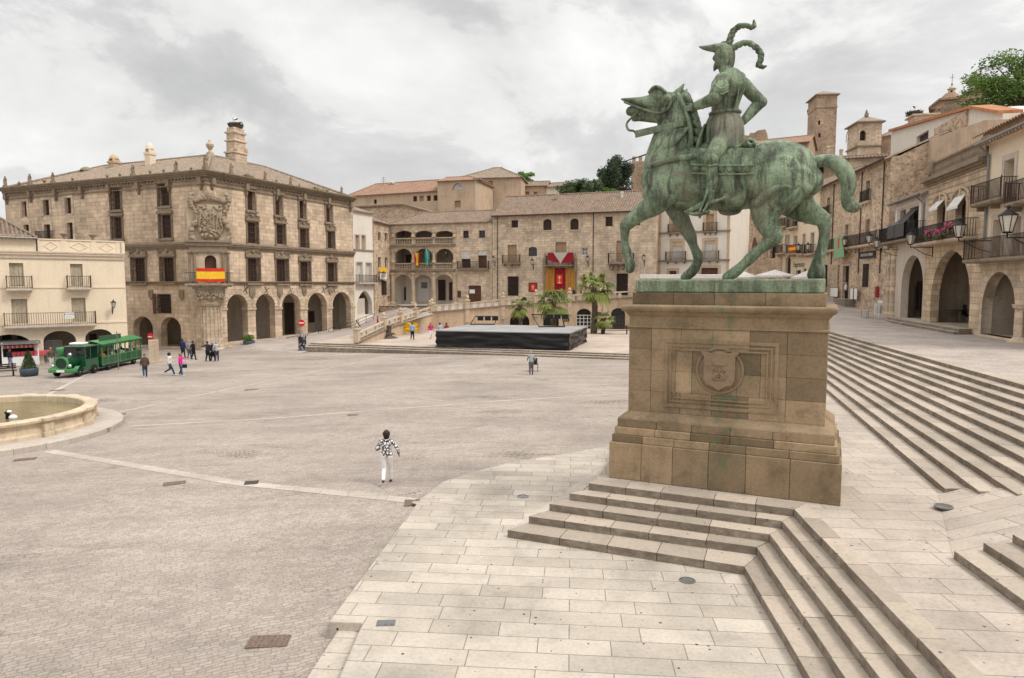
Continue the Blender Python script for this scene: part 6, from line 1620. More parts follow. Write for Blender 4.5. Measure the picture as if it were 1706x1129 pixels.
for i in range(2):
    a=x0+(x1-x0)*(.0 if i==0 else .45); b=x0+(x1-x0)*(.42 if i==0 else 1.0); m2=MB(); m2.add([(a,-.02,z1-.5+.5*i),(b,-.02,z1-.3+.4*i),(b,-1.05,z0+1.2),(a,-1.05,z0+1.2),(a,-1.05,z0+.1),(b,-1.05,z0+.1)],[(0,1,2,3),(3,2,5,4)]); f.put(m2,'awning',M['grey_c'],recalc=False)
# R2 carved house
r2=Bld('carved_house','honey stone house with two arched awning windows, pink flowers and roof balustrade','house',RP(1541.2),RP(1637),rz0); f=r2.f; q=lambda px,py: f.q(px,py)[1]
for b in [(1563,333,1576.5,399),(1594.5,325,1611,396)]: f.win(b,'glass','wood',arch=1,rec=.35,surround='lightstone',sw=.28,sp=.10,panes=(2,4))
a2=rarch(f,1551.5,1617,417,478)
zc2=q(1590,288); zb2=q(1590,288)
f.wall([(0,-.6),(f.len,-.6),(f.len,zc2),(0,zc2)],M['honey'],.6,8)
f.arcade_room(.05,f.len-.05,.38,q(1585,411),3.8,'inner',.62)
mb=MB(); nL=int((zc2-q(1590,398))/.42)
for i in range(nL): 
    z=q(1590,396)+i*.42
    if z>q(1570,335): mb.box(.02,f.len-.02,-.012,.004,z,z+.03)
f.put(mb,'rustication',M['trim'])
# hood moulds
for (a,b,py) in ((1557,1584,322),(1588,1621,312)):
    xa,xb=f.q(a,py)[0],f.q(b,py)[0]; xc=(xa+xb)/2; z=f.q((a+b)/2,py)[1]; mb=MB(); n=10; pts=[(xa,-.12,z-.75)]+[(xc-(xc-xa)*.85*math.cos(PI*k/n),-.14,z-.75+.75*math.sin(PI*k/n)) for k in range(n+1)]+[(xb,-.12,z-.75)]; mb.tube(pts,.09,6); mb.box(xc-.12,xc+.12,-.2,0,z-.45,z+.12); f.put(mb,'hood_mould',M['lightstone'])
for (a,y0_,b,y1_) in ((1559,334,1576,350),(1590,326,1611,348)):
    x0,x1,z0,z1=f.box((a+3,y0_,b,y1_),0); mb=MB(); mb.add([(x0,-.12,z1),(x1,-.12,z1),(x1+.03,-.6,z0+.15),(x0-.03,-.6,z0+.15),(x1+.03,-.6,z0),(x0-.03,-.6,z0)],[(0,1,2,3),(3,2,4,5)]); k=len(mb.v); mb.add([(v[0],v[1]+.02,v[2]-.03) for v in mb.v],[(3,2,1,0),(5,4,2,3)]); f.put(mb,'awning',M['whitec'],recalc=False)
f.balcony(f.q(1533,403)[0]+.5,f.q(1629,398)[0],q(1590,399),1.0,1.2,'lightstone','iron',.15,False)
mb=MB()
for (a,b_,p) in ((0,.3,.15),(.3,.55,.35),(.55,1,.6)): mb.box(-.1,f.len+.05,-p,.01,zc2-.35+.6*a,zc2-.35+.6*b_)
f.put(mb,'cornice',M['trim'])
zt2=zc2+.25; hb=q(1590,254)-zc2-.25; hb=max(.9,min(hb,1.6)); balus(f,.9,f.len-.9,zt2+.25,zt2+hb,.1,'trim')
mb=MB(); mb.box(0,f.len,-.1,.35,zt2,zt2+.25); mb.box(0,.9,-.12,.4,zt2+.25,zt2+hb+.1); mb.box(f.len-.9,f.len,-.12,.4,zt2+.25,zt2+hb+.1); mb.ell((.45,-.15,zt2+hb*.5),(.3,.15,.45),10,6); f.put(mb,'roof_parapet',M['trim'])
# flowers on the balcony
M['pink']=leafmat('pink_petals',(.65,.05,.22),(.75,.16,.35)); M['leaf_f']=leafmat('flower_leaves',(.05,.10,.03),(.09,.16,.04))
def flowerbox(f,b,y,label,n=90):
    x0,x1,z0,z1=f.box(b,y); r=empty('flower_box',f.Mw@Vector(((x0+x1)/2,y,z0)),math.atan2(f.Mw[1][0],f.Mw[0][0]),label,'flowers','flower boxes on the carved house balcony'); w=x1-x0;h=z1-z0
    mb=MB(); mb.box(-w*.4,w*.4,-.1,.12,0,.18); mb.build('planter',M['rust'],r)
    for nm,mt,c in (('leaves',M['leaf_f'],n),('petals',M['pink'],n)):
        mb=MB(); rnd=random.Random(b[0])
        for k in range(c):
            x=rnd.gauss(0,w*.24); z=h*.25+rnd.random()*h*.75 if nm=='petals' else h*.1+rnd.random()*h*.6; yy=rnd.uniform(-.25,.15); s=.07 if nm=='petals' else .09
            a=rnd.uniform(0,6); mb.add([(x+s*math.cos(a),yy,z+s*math.sin(a)),(x+s*math.cos(a+1.7),yy+s*.6,z+s*math.sin(a+1.7)),(x+s*math.cos(a+3.3),yy,z+s*math.sin(a+3.3)),(x+s*math.cos(a+4.8),yy-s*.6,z+s*math.sin(a+4.8))],[(0,1,2,3)],t=rnd.random())
        mb.build(nm,mt,r,recalc=False)
flowerbox(f,(1542,382,1552,398),-1.1,'leftmost and smallest clump of pink flowers on the balcony railing',60)
flowerbox(f,(1556,382,1573,398),-1.1,'low wide clump of dark pink flowers in the middle of the balcony railing',120)
flowerbox(f,(1573,371,1588,391),-1.15,'tall clump of pink flowers rising above the balcony railing by the lantern',120)
# R1 rightmost
r1=Bld('cream_balcony_house','cream plaster house with two iron balconies over arches at the right edge','house',RP(1637.4),RP(1795),rz0); f=r1.f; q=lambda px,py: f.q(px,py)[1]
for b in [(1673.5,266,1689.5,331),(1655,366,1668.5,430),(1688.5,361,1701,430),(1722,250,1740,332),(1735,350,1755,430)]: f.win(b,'wood','wood_d',rec=.45,surround='grey_pl',sw=.35,sp=.05)
rarch(f,1636.5,1692,452.5,507,z0=.15); rarch(f,1706,1770,450,507,z0=.15)
ze=q(1672,225); f.wall([(0,-.6),(f.len,-.6),(f.len,ze),(0,ze)],M['cream'],.6,9); f.holes=f.holes[-2:]; f.wall([(.02,-.5),(f.len-.02,-.5),(f.len-.02,q(1665,434)),(.02,q(1665,434))],M['gold2'],.1,1,'arch_facing',body=False,y0=-.03)
f.arcade_room(.3,f.len-.3,.13,q(1665,447),4.2,'inner',.62)
for bx in ((1670,455,1706,520),(1640,460,1655,515)):
    x0,x1,z0,z1=f.box(bx,5.2); mb=MB(); mb.box(x0,x1,5.2,5.3,max(.1,z0),z1); f.put(mb,'inner_door',M['wood_d'])
mb=MB(); x0,x1,_,_=f.box((1692.3,500,1705.6,560)); zz=q(1700,507); mb.lathe([(.75,-.3),(.75,.05),(.6,.15),(.42,.35),(.38,zz-.35),(.55,zz-.2),(.62,zz)],18,((x0+x1)/2,.2,0)); f.put(mb,'column',M['gold2'],smooth=False)
gable(f,-.1,f.len,ze,4,1.8,'tile_red','cream',over=.1,eave=.7)
mb=MB(); mb.box(0,f.len,-.25,.01,ze-.25,ze-.03); f.put(mb,'cornice',M['cream'])
mb=MB(); mb.tube([(0,-.78,ze-.2),(f.len,-.78,ze-.2)],.1,8); mb.tube([(.35,-.75,ze-.25),(.35,-.12,ze-.9),(.35,-.12,q(1640,400))],.08,8); f.put(mb,'gutter',M['greym'])
f.balcony(f.q(1641,334)[0],f.q(1694,334)[0],q(1668,333),.9,1.15,'trim','rust',.15); f.balcony(f.q(1700,334)[0],f.q(1750,334)[0],q(1725,333),.9,1.15,'trim','rust',.15)
f.balcony(f.q(1628,431)[0]+.3,f.len-.3,q(1665,430.5),1.0,1.25,'trim','rust',.15,False)
# steps up to the arcades
mb=MB(); 
for k in range(2):
    course(mb,tuple(RP(1500)-Vector((.9+.35*(1-k),0))),tuple(RP(1626)-Vector((.9+.35*(1-k),0))),tuple(RP(1500)+Vector((.6,0))),tuple(RP(1626)+Vector((.6,0))),TZ-.3,TZ+.19*(k+1),1.2,seed=90+k)
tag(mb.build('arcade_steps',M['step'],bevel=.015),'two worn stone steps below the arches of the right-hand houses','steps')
# lanterns on long brackets, nearest largest
for (fc_,px_,py_,lb,ar,s_) in ((cf.f,1407,404,'smallest lantern beside the green banner on the cafe balcony',1.2,1.5),(cf.f,1448,399,'lantern hanging over the left end of the black sign',1.2,1.6),(cf.f,1461,407,'lantern over the right end of the black sign',2.0,1.5),(r3.f,1517.5,400,'lantern between the awning house balcony and its arch',1.6,1.75),(r2.f,1598,386,'big lantern in front of the pink flowers on the carved house balcony',1.9,1.85),(r1.f,1679,374,'largest lantern in front of the cream house at the right edge',2.2,2.2)):
    lantern_at(fc_,px_,py_,lb,ar,s_)
# ================================================================= HILL TOWN BEHIND
rows=[]
for Y,z in ((113,3.0),(122,7),(134,13),(160,20),(220,24)):
    rows.append([Vector((X,Y,z if X>-30 else max(0.5,z*(1+(X+30)/40)))) for X in (-70,-50,-30,-10,10,30,44)])
surf('hillside',rows,M['rubble_far'])
rows=[[Vector((X,Y,z)) for Y in (20,45,60,80,100,125,160,220)] for X,z in ((46,2.5),(52,8),(62,15),(90,18))]
surf('hillside',rows,M['rubble_far'])
def bg(name,label,cat,a,YA,b,YB,py,mat,zb,wins=(),roof=None,depth=9,quoin=None):
    p0=at(a,440,YA); p1=at(b,440,YB); B_=Bld(name,label,cat,p0,p1,zb); f=B_.f; ze=f.q((a+b)/2,py)[1]
    for w in wins: f.win(w[:4],*(w[4:5] or ('wood_d',)),rec=.35,arch=(w[5] if len(w)>5 else None),surround=(w[6] if len(w)>6 else None))
    f.wall([(0,-6),(f.len,-6),(f.len,ze),(0,ze)],M[mat],.5,depth)
    if roof: gable(f,0,f.len,ze,roof[0],roof[1],roof[2],mat,hipL=roof[3] if len(roof)>3 else 0,hipR=roof[4] if len(roof)>4 else 0,per=.45,eave=.5)
    return B_
b1=bg('long_convent','long low ochre building with reddish tiled roof above the loggia building','building',584,135,736,127,320,'ochre',14,[(622.7,332,627.6,339.5,'dark'),(688,326.5,694.6,335.5,'wood_d'),(699,326,706,335,'shut_t'),(711,325.5,717.6,334.5,'wood_d'),(722,325,729,334,'wood_d')],(5,2.6,'tile_red',3))
chimney(b1.f,646,301,656,312,4,'grey_pl','dome')
mb=MB(); x,z=b1.f.q(639,313,4); mb.tube([(x,4,z-1),(x,4,z+2.2)],.04,5)
for k in range(3): mb.tube([(x-.6,4,z+1.3+.35*k),(x+.6,4,z+1.3+.35*k)],.025,4)
b1.f.put(mb,'antenna',M['greym'])
b2=Bld('gabled_wall_house','windowless rubble gable house directly behind the loggia roof','building',at(592,440,118),at(724,440,113),8); f=b2.f
f.wall([(0,-3),(f.len,-3),(f.len,f.q(721,356)[1]),(f.q(672,341)[0],f.q(672,342)[1]),(0,f.q(595,346)[1])],M['rubble'],.4,8)
mb=MB(); a,b,c=(0,f.q(595,346)[1]),(f.q(672,341)[0],f.q(672,342)[1]),(f.len,f.q(721,356)[1])
for p,q_ in ((a,b),(b,c)): mb.slabxz([(p[0],p[1]),(q_[0],q_[1]),(q_[0],q_[1]+.25),(p[0],p[1]+.25)],-.35,8.2)
f.put(mb,'roof',M['tile'])
b3=bg('tower_house','square ochre house block with an arched window left of the tallest roof','building',730,126,794,124,299.5,'ochre',14,[(753.6,304.6,771.7,315.5,'shut_w',1,'grey_pl'),(757.6,334,767.5,345.5,'shut_t')],(5,1.3,'tile_red',0,3),depth=10)
p0=at(794.3,440,124); p1=at(812,440,134); B_=Bld('side_wing','narrow side wing with small upper openings right of the arched window block','building',p0,p1,14); f=B_.f
for w in ((799,310,801,318),(804,310,807,320),(798,326,802,336)): f.win(w,'shut_w',rec=.2)
f.wall([(0,-6),(f.len,-6),(f.len,f.q(811,307)[1]),(0,f.q(794,301)[1])],M['grey_pl'],.25,.3)
mb=MB(); z0=f.q(794,299)[1]; z1=f.q(811,306)[1]; mb.slabxz([(0,z0),(f.len,z1),(f.len,z1+.3),(0,z0+.3)],-.6,.6); f.put(mb,'roof',M['tile'])
b4=bg('hipped_house','tall ochre house with a pyramid tile roof on the hill','building',764,136,868,134,294.5,'ochre',14,[(811,301.4,820.5,315,'shut_t',None,'ochre')],(6,2.7,'tile_old',6,5),depth=12)
b5=bg('low_ochre_house','low ochre house with two small latticed windows beside the white wall','building',866,140,909,139,308.5,'ochre',16,[(875,319,881.5,328,'shut_t'),(889,319,895.5,328,'shut_t')],(4,1.3,'tile',0,0))
b6=bg('low_white_house','low white house with tiled roof just left of the round tree','building',909.5,139,951,137,309.5,'white',16,[],(4,1.2,'tile',0,2))
# castle tower left of the horse, ruined wall and red roof, tall tower, belfry
def tower(name,label,cat,a,b,Y,side,ytop,zb,mat,batt=False,rot=0):
    """square tower: front from a to b, left side visible from side to a"""
    p0=at(a,440,Y); p1=at(b,440,Y-1.5); B_=Bld(name,label,cat,p0,p1,zb); return B_
ct=Bld('castle_tower','crenellated castle tower behind the dark cedar left of the horse chest','tower',at(1050,440,150),at(1100,440,149),16); f=ct.f; zt=f.q(1070,268)[1]
f.wall([(0,-6),(f.len,-6),(f.len,zt),(0,zt)],M['rubble_far'],.5,6.5); mb=MB()
for k in range(5): x=.1+k*1.4; mb.box(x,x+.75,0.01,.6,zt,zt+1.0)
f.put(mb,'battlement',M['rubble_far'])
cw=Bld('ruined_wall','ruined castle wall with a notch between the rider and the red roof','castle wall',at(1215,440,150),at(1278,440,147),18); f=cw.f
pp=[(1278,222),(1275,215),(1262,217),(1257,221),(1250,221),(1247,226),(1238,224),(1215,228)]
f.wall([(0,-6),(f.len,-6)]+[f.q(a,b) for a,b in pp][0:1]+[f.q(a,b) for a,b in pp[1:]],M['rubble_far'],.5,5)
rb=bg('red_roof_hall','long hall with a red roof running up to the tall tower','building',1240,142,1340,136,240,'rubble_far',15,[(1327,244,1332,250,'dark')],(5,2.0,'tile_red'))
def sq_tower(name,label,pa,pb,dep,py_eave,zb,mat,roofm,apex,cat='tower',wins=(),side=()):
    B_=Bld(name,label,cat,pa,pb,zb); f=B_.f; d=(pb-pa).normalized(); n=Vector((-d.y,d.x)); fs_=Face(B_,pa+n*dep,pa)
    ze=f.q(apex[0],py_eave)[1]
    for w in wins: f.win(w[:4],'dark',rec=.4,arch=w[4],surround=(w[5] if len(w)>5 else None))
    for w in side: fs_.win(w[:4],'dark',rec=.4,arch=w[4],surround=(w[5] if len(w)>5 else None))
    f.wall([(0,-8),(f.len,-8),(f.len,ze),(0,ze)],M[mat],.5,7,body=False); fs_.wall([(0,-8),(fs_.len,-8),(fs_.len,ze),(0,ze)],M[mat],.5,7,'wall',body=False)
    mb=MB(); L_=f.len; mb.add([(L_,0,-8),(L_,dep,-8),(L_,dep,ze),(L_,0,ze),(0,dep,-8),(0,dep,ze)],[(0,1,2,3),(1,4,5,2)]); f.put(mb,'rear_wall',M[mat],recalc=False)
    za=f.q(apex[0],apex[1],dep/2)[1]; e=.45
    mb=MB(); v=[(-e,-e,ze-.05),(L_+e,-e,ze-.05),(L_+e,dep+e,ze-.05),(-e,dep+e,ze-.05),(L_/2,dep/2,za)]
    v2=[(a,b,c+.2) for a,b,c in v]; mb.add(v2,[(0,1,4),(1,2,4),(2,3,4),(3,0,4)]); mb.add(v[:4]+v2[:4],[(0,3,2,1),(0,1,5,4),(1,2,6,5),(2,3,7,6),(3,0,4,7)]); f.put(mb,'roof',M[roofm],recalc=False)
    return B_,ze,za
TD=Vector((.95,-.31)).normalized()
pa=at(1351.5,440,150); pb=pt_on(pa,Vector((1,-.12)).normalized(),1384.5,440)
T1,ze,za=sq_tower('stone_tower','tall plain square stone tower rising above the horse rump',pa,pb,6.2,158,16,'rubble_far','tile_old',(1367.5,153),wins=[(1363,200,1366.7,207.7,1),(1363.5,222,1367,228.5,None)],side=[(1342,182,1344,187,None)])
f=T1.f; z=f.q(1368,178)[1]; mb=MB(); mb.box(-.12,f.len+.12,-.14,6.3,z-.15,z+.15); f.put(mb,'string_course',M['rubble_far'])
pa=at(1421.7,440,120); pb=pt_on(pa,Vector((1,-.1)).normalized(),1459.5,440)
T2,ze,za=sq_tower('belfry','low square belfry with round arched openings right of the tall tower',pa,pb,5.0,203.5,14,'gold2','tile_old',(1436,195),cat='belfry',wins=[(1432.5,217,1442.5,234,1,'gold2')],side=[(1410.5,219,1416.5,236,1,'gold2')])
f=T2.f; mb=MB(); mb.box(f.len/2-.25,f.len/2+.25,1.6,2.1,za-.1,za+.5); mb.lathe([(.12,0),(.22,.3),(.03,.75)],8,(f.len/2,1.9,za+.45)); f.put(mb,'finial',M['trim']); z=f.q(1440,243)[1]; mb=MB(); mb.box(-.2,f.len+.2,-.22,5.2,z-.12,z+.15); f.put(mb,'string_course',M['trim'])
bw=bg('church_wall','low golden stone wall with tiled top below the belfry','building',1366.5,100,1478,97,262,'gold2',9,[(1413,279,1424,292,'dark',1)],(2.5,.6,'tile'),depth=5)
for bx in ((1377,242,1389,262),): chimney(bw.f,*bx,2.2,'gold2','box')
chimney(bw.f,1398,248,1405,262,2.2,'gold2','box')
bn=bg('church_nave','small stone church nave with a grey tiled roof right of the belfry','church',1459,122,1500,118,224,'gold2',14,[],(6,3.0,'tile_old',3,0),depth=11)
# the big right-hand church with dome lantern
ch_=bg('hill_church','dark stone church on the hill with an arched wall frieze and small dome','church',1549,112,1640,108,181,'rubble_far',20,[],None,depth=12)
f=ch_.f; mb=MB(); pp=[f.q(a,b) for a,b in ((1549,181),(1565,168),(1595,166),(1619,151),(1640,150),(1640,181))]; mb.slabxz(pp,.02,11.9); f.put(mb,'upper_wall',M['rubble_far'])
mb=MB()
for (a,b),(c,d) in (((1547,182),(1565,167.5)),((1565,167.5),(1595,165.5)),((1595,165.5),(1619,150.5)),((1619,150.5),(1642,149.5))): p=f.q(a,b); q_=f.q(c,d); mb.slabxz([p,q_,(q_[0],q_[1]+.3),(p[0],p[1]+.3)],-.5,12.3)
f.put(mb,'roof',M['tile_old'])
mb=MB()
for k in range(6): 
    a=1557+k*9.5; x,z=f.q(a+3,186-k*1.6); mb.slabxz([(x-.35,z-1),(x+.35,z-1),(x+.35,z+.2),(x,z+.55),(x-.35,z+.2)],-.05,.01)
f.put(mb,'blind_arches',M['trim'])
x,z=f.q(1583,167.5,3); mb=MB(); mb.lathe([(1.9,z-.8),(1.9,z-.1),(1.7,z+.2),(.9,z+1.0),(.75,z+1.15)],16,(x,3,0)); f.put(mb,'dome',M['tile_red'])
x,z0=f.q(1585,160,3); z1=f.q(1585,143,3)[1]; h=z1-z0; mb=MB(); mb.lathe([(.62,z0-.3),(.62,z0),(.5,z0+.1),(.48,z0+h*.6),(.66,z0+h*.66),(.66,z0+h*.72),(.5,z0+h*.78),(.3,z0+h*.95),(.08,z0+h)],8,(x,3,0)); lt=f.put(mb,'lantern_turret',M['lightstone'])
mb=MB(); 
mb.box(x-.14,x+.14,2.45,2.53,z0+h*.15,z0+h*.5); f.put(mb,'opening',M['dark'],lt)
mb=MB(); zt=z0+h; mb.tube([(x,3,zt),(x,3,zt+1.9)],.035,5); mb.tube([(x-.35,3,zt+1.35),(x+.35,3,zt+1.35)],.03,5); mb.ell((x,3,zt+.25),(.14,.14,.14),8,6); f.put(mb,'cross',M['iron'],lt)
# white house with bright orange eaves, ruin walls
def RQ(px,off): # parallel line further back
    return pt_on(B0+Vector((off,0)),bd,px,300)
wo=Bld('orange_eaves_house','partly ruined white house with a bright orange tiled gable edge','house',RQ(1485,9),RQ(1672,9),9); f=wo.f
pp=[f.q(a,b) for a,b in ((1671,189),(1621,180.5),(1485,219))]
f.win((1527,222,1546.5,238),'wood_d',rec=.4)
f.wall([(0,-6),(f.len,-6)]+pp,M['white'],.5,6)
mb=MB()
for p,q_ in ((pp[0],pp[1]),(pp[1],pp[2])): 
    n=int(math.dist(p,q_)/.4)
    for i in range(n):
        a=lerp2(p,q_,i/n); b=lerp2(p,q_,(i+.85)/n); mb.slabxz([a,b,(b[0],b[1]+.3),(a[0],a[1]+.3)],-.4,1.6)
M['orange_t']=simple('orange_tile',(.50,.22,.11),.85,var=.3,scale=2)
f.put(mb,'eaves',M['orange_t'])
mb=MB(); mb.box(f.q(1560,220)[0],f.q(1612,220)[0],-.25,.0,-2,f.q(1585,200)[1]); f.put(mb,'ruined_patch',M['rubble'])
chimney(f,1511,193,1524.5,209,3,'gold2','box'); x0,x1,z0,z1=f.box((1511,193,1524.5,197),3)
mb=MB(); rnd=random.Random(4); mb.lathe([(.4,0),(1.0,.3),(.9,.5)],10)
for k in range(120): a=rnd.uniform(0,6.28); mb.tube([(.9*math.cos(a),.9*math.sin(a),rnd.uniform(0,.5)),(1.1*math.cos(a+.7),1.1*math.sin(a+.7),rnd.uniform(0,.6))],.025,4)
o=mb.build('stork_nest',M['twig'],None,recalc=False); o.location=f.Mw@Vector(((x0+x1)/2,3.4,z1+.05)); tag(o,'small stork nest on the chimney of the orange eaved house','nest')
stork(f.Mw@Vector(((x0+x1)/2,3.4,z1+.45)),R(30),'stork on the nest above the orange eaved house','stork')
rw=Bld('ruined_house','roofless rubble house wall rising behind the awning house and carved house','ruin',RQ(1478,3.2),RQ(1640,3.2),7); f=rw.f
f.wall([(0,-5),(f.len,-5),f.q(1640,200),f.q(1600,214),f.q(1561,228),f.q(1530,240),f.q(1502,251),f.q(1480,262)],M['ochre'],.6,5)
mb=MB(); x0,x1,z0,z1=f.box((1484,262,1503,337)); mb.box(0,x1-.6,-.12,.0,z0,f.q(1485,262)[1]); f.put(mb,'plaster_strip',M['white'])
mb=MB(); x0,x1,z0,z1=f.box((1479,290,1486,330)); mb.box(x0,x1,-.2,-.12,z0,z1); f.put(mb,'tall_shutter',M['maroon'])
rt=Bld('tiled_house','house with red tiled eave climbing to the right under the big tree','house',RQ(1634,2.6),RQ(1800,2.6),10); f=rt.f
ze=f.q(1670,206)[1]; f.wall([(0,-5),(f.len,-5),(f.len,ze),(0,ze)],M['ochre'],.5,6); gable(f,0,f.len,ze,4,1.8,'tile_red','ochre',per=.4,eave=.6)
# ---- trees
def tree(name,label,cat,base,top_c,rad,n,size,mat,trunk_r=.25,clumps=26,seed=1,droop=0,group=None,flat=1.0):
    """base: world trunk foot; top_c: crown centre; rad: crown radii"""
    r=empty(name,base,0,label,cat,group); rnd=random.Random(seed); c=Vector(top_c)-Vector(base)
    tb=MB(); tb.tube([(0,0,0),(c.x*.4+rnd.uniform(-.2,.2),c.y*.4,c.z*.45),(c.x,c.y,c.z*.9)],[trunk_r,trunk_r*.75,trunk_r*.35],8)
    cl=[]
    for k in range(clumps):
        while True:
            v=Vector((rnd.uniform(-1,1),rnd.uniform(-1,1),rnd.uniform(-1,1)))
            if v.length<1 and v.length>.25: break
        v=v*(.92 if rnd.random()<.75 else 1.08); p=Vector((c.x+v.x*rad[0],c.y+v.y*rad[1],c.z+v.z*rad[2])); cl.append((p,rnd.uniform(.16,.34),rnd.random()))
        st=Vector((c.x*.9,c.y*.9,c.z-rad[2]*.55)); tb.tube([st,st.lerp(p,.5)+Vector((0,0,.15*rad[2])),p],[trunk_r*.35,trunk_r*.2,trunk_r*.06],5)
    tb.build('trunk',M['bark'],r,recalc=False)
    mb=MB()
    for k in range(n):
        p,s,tn=cl[rnd.randrange(len(cl))]
        v=Vector((rnd.gauss(0,1),rnd.gauss(0,1),rnd.gauss(0,1)*flat)).normalized()*(rnd.random()**.45)
        q=p+Vector((v.x*rad[0]*s*1.1,v.y*rad[1]*s*1.1,v.z*rad[2]*s))
        a=Vector((rnd.uniform(-1,1),rnd.uniform(-1,1),rnd.uniform(-.6,.6)-droop)).normalized(); b=a.cross(Vector((rnd.uniform(-1,1),rnd.uniform(-1,1),rnd.uniform(-1,1)))).normalized()
        L_=size*rnd.uniform(.6,1.3); w=L_*.42
        mb.add([q-a*L_*.5,q+b*w*.5,q+a*L_*.5,q-b*w*.5],[(0,1,2,3)],t=min(1,max(0,tn*.6+rnd.random()*.4)))
    mb.build('crown',mat,r,recalc=False); return r
M['bark']=simple('bark',(.11,.085,.065),.9,var=.5,scale=6,bump=.5)
M['lf_olive']=leafmat('olive_leaves',(.045,.075,.03),(.13,.17,.08),(.10,.13,.06)); M['lf_dark']=leafmat('cedar_needles',(.03,.05,.028),(.085,.12,.065)); M['lf_bright']=leafmat('bright_leaves',(.04,.085,.018),(.17,.27,.055)); M['lf_shrub']=leafmat('shrub_leaves',(.08,.15,.03),(.18,.30,.06))
def tr(name,label,px,py,Y,rx,ry,zb,n,size,mat,seed,clumps=26,**k):
    s=Y/F; c=D(px,py,Y); tree(name,label,'tree',Vector((c.x,Y,zb)),c,(rx*s,min(rx*s,4.5),ry*s),n,size,mat,seed=seed,clumps=clumps,**k)
tr('broadleaf_tree','round dense olive green tree behind the mansion roof',966,319,128,36,22,16,12000,.5,M['lf_olive'],3,90)
tr('cedar_tree','tall dark cedar tree against the castle tower',1024,300,142,29,38,18,14000,.5,M['lf_dark'],4,100,droop=.3)
tr('shrub_tree','light green bushy tree in front of the dark cedar',1015,323,126,19,10,15,3500,.36,M['lf_shrub'],5,24)
tr('leafy_tree','small bright leafy tree above the low ochre house',872,298,146,23,13,18,2200,.5,M['lf_shrub'],6,18)
tr('castle_shrub','small shrub at the foot of the castle tower',1069,326,128,9,5,15,900,.3,M['lf_shrub'],8,10)
tr('plane_tree','large bright green tree cut by the upper right edge of the photo',1704,142,78,94,54,10,9500,.40,M['lf_bright'],9,95,trunk_r=.4)
# ================================================================= STAGE, PALMS, FURNITURE
s0=W(727,578,SZ); s1=W(948,584,SZ); s2=W(986,570.5,SZ); sd=(s1-s0); sd.z=0; sl_=sd.length; an=math.atan2(sd.y,sd.x)
st=empty('stage',(s0.x,s0.y,SZ),an,'low outdoor stage with a grey deck and wrinkled black skirt','stage'); SH_=1.5; SD=9.0; SWd=sl_
M['skirt']=simple('black_skirt',(.007,.006,.0065),.38,spec=.35,bump=0)
mb=MB(); rnd=random.Random(6)
def skirt(mb,p0,p1,nx_,side):
    n=90; m=12; P=Vector(p0); Q=Vector(p1); d=(Q-P); nn=Vector((d.y,-d.x)).normalized()*1.0; vs=[]
    for j in range(m+1):
        for i in range(n+1):
            u=i/n; v=j/m; L_=d.length*u
            w=noise.noise(Vector((L_*.45+side*9,v*5.5,side)))*.2+noise.noise(Vector((L_*1.1,v*13,3+side)))*.09+noise.noise(Vector((L_*3-v*3,v*5,7)))*.018
            w*=min(1,v*4+.25); vs.append((P.x+d.x*u+nn.x*(.03+w),P.y+d.y*u+nn.y*(.03+w),(SH_-.04)*(1-v)+(.03 if j==m else 0)))
    mb.add(vs,[(j*(n+1)+i,j*(n+1)+i+1,(j+1)*(n+1)+i+1,(j+1)*(n+1)+i) for j in range(m) for i in range(n)])
skirt(mb,(0,0),(SWd,0),0,0); mb.build('skirt',M['skirt'],st,smooth=True,recalc=False)
mb=MB(); skirt(mb,(SWd,0),(SWd,SD),0,1); mb.build('skirt',M['skirt'],st,smooth=True,recalc=False)
mb=MB(); skirt(mb,(0,SD),(0,0),0,2); mb.build('skirt',M['skirt'],st,smooth=True,recalc=False)
M['deckm']=stone('stage_deck',(.33,.32,.31),(.27,.265,.26),blocks=(2,1),patch=.4,stain=.3,ground=0,bump=.05)
mb=MB(); mb.box(-.06,SWd+.06,-.06,SD+.06,SH_-.05,SH_+.03); mb.build('deck',M['deckm'],st)
mb=MB(); mb.box(.2,SWd-.2,.3,SD-.2,.0,SH_-.06); mb.build('frame',M['black'],st)
def on_stage(px,py):
    p=W(px,py,SZ+SH_+.03); return p
def truss(name,label,pA,pB,w,h,lean):
    A=Vector(pA); B=Vector(pB); d=B-A; L_=d.length; r=empty(name,A,math.atan2(d.y,d.x),label,'truss'); mb=MB(); R_=.035
    for y in (0,w):
        mb.tube([(0,y,.05),(L_,y,.05)],R_,6); mb.tube([(lean,y,h),(L_+lean*.4,y,h)],R_,6)
        mb.tube([(0,y,.05),(lean,y,h)],R_,6); mb.tube([(L_,y,.05),(L_+lean*.4,y,h)],R_,6)
    n=9
    for i in range(n+1): x=L_*i/n; mb.tube([(x,0,.05),(min(L_,x+.25),w,.05)],R_,6)
    mb.build('frame',M['black'],r)
    m2=MB(); 
    for k in range(3): m2.box(L_*.3+k*.75,L_*.3+k*.75+.6,w*.3,w*.3+.35,h-.42,h+.02)
    m2.build('spotlights',M['black'],r)
truss('lighting_truss','left collapsed black lighting truss lying at the back of the stage',on_stage(783,541),on_stage(824,541),.8,.85,.55)
truss('lighting_truss','right black lighting truss with rungs lying on the stage deck',on_stage(898,545),on_stage(941,545),.9,1.2,-.7)
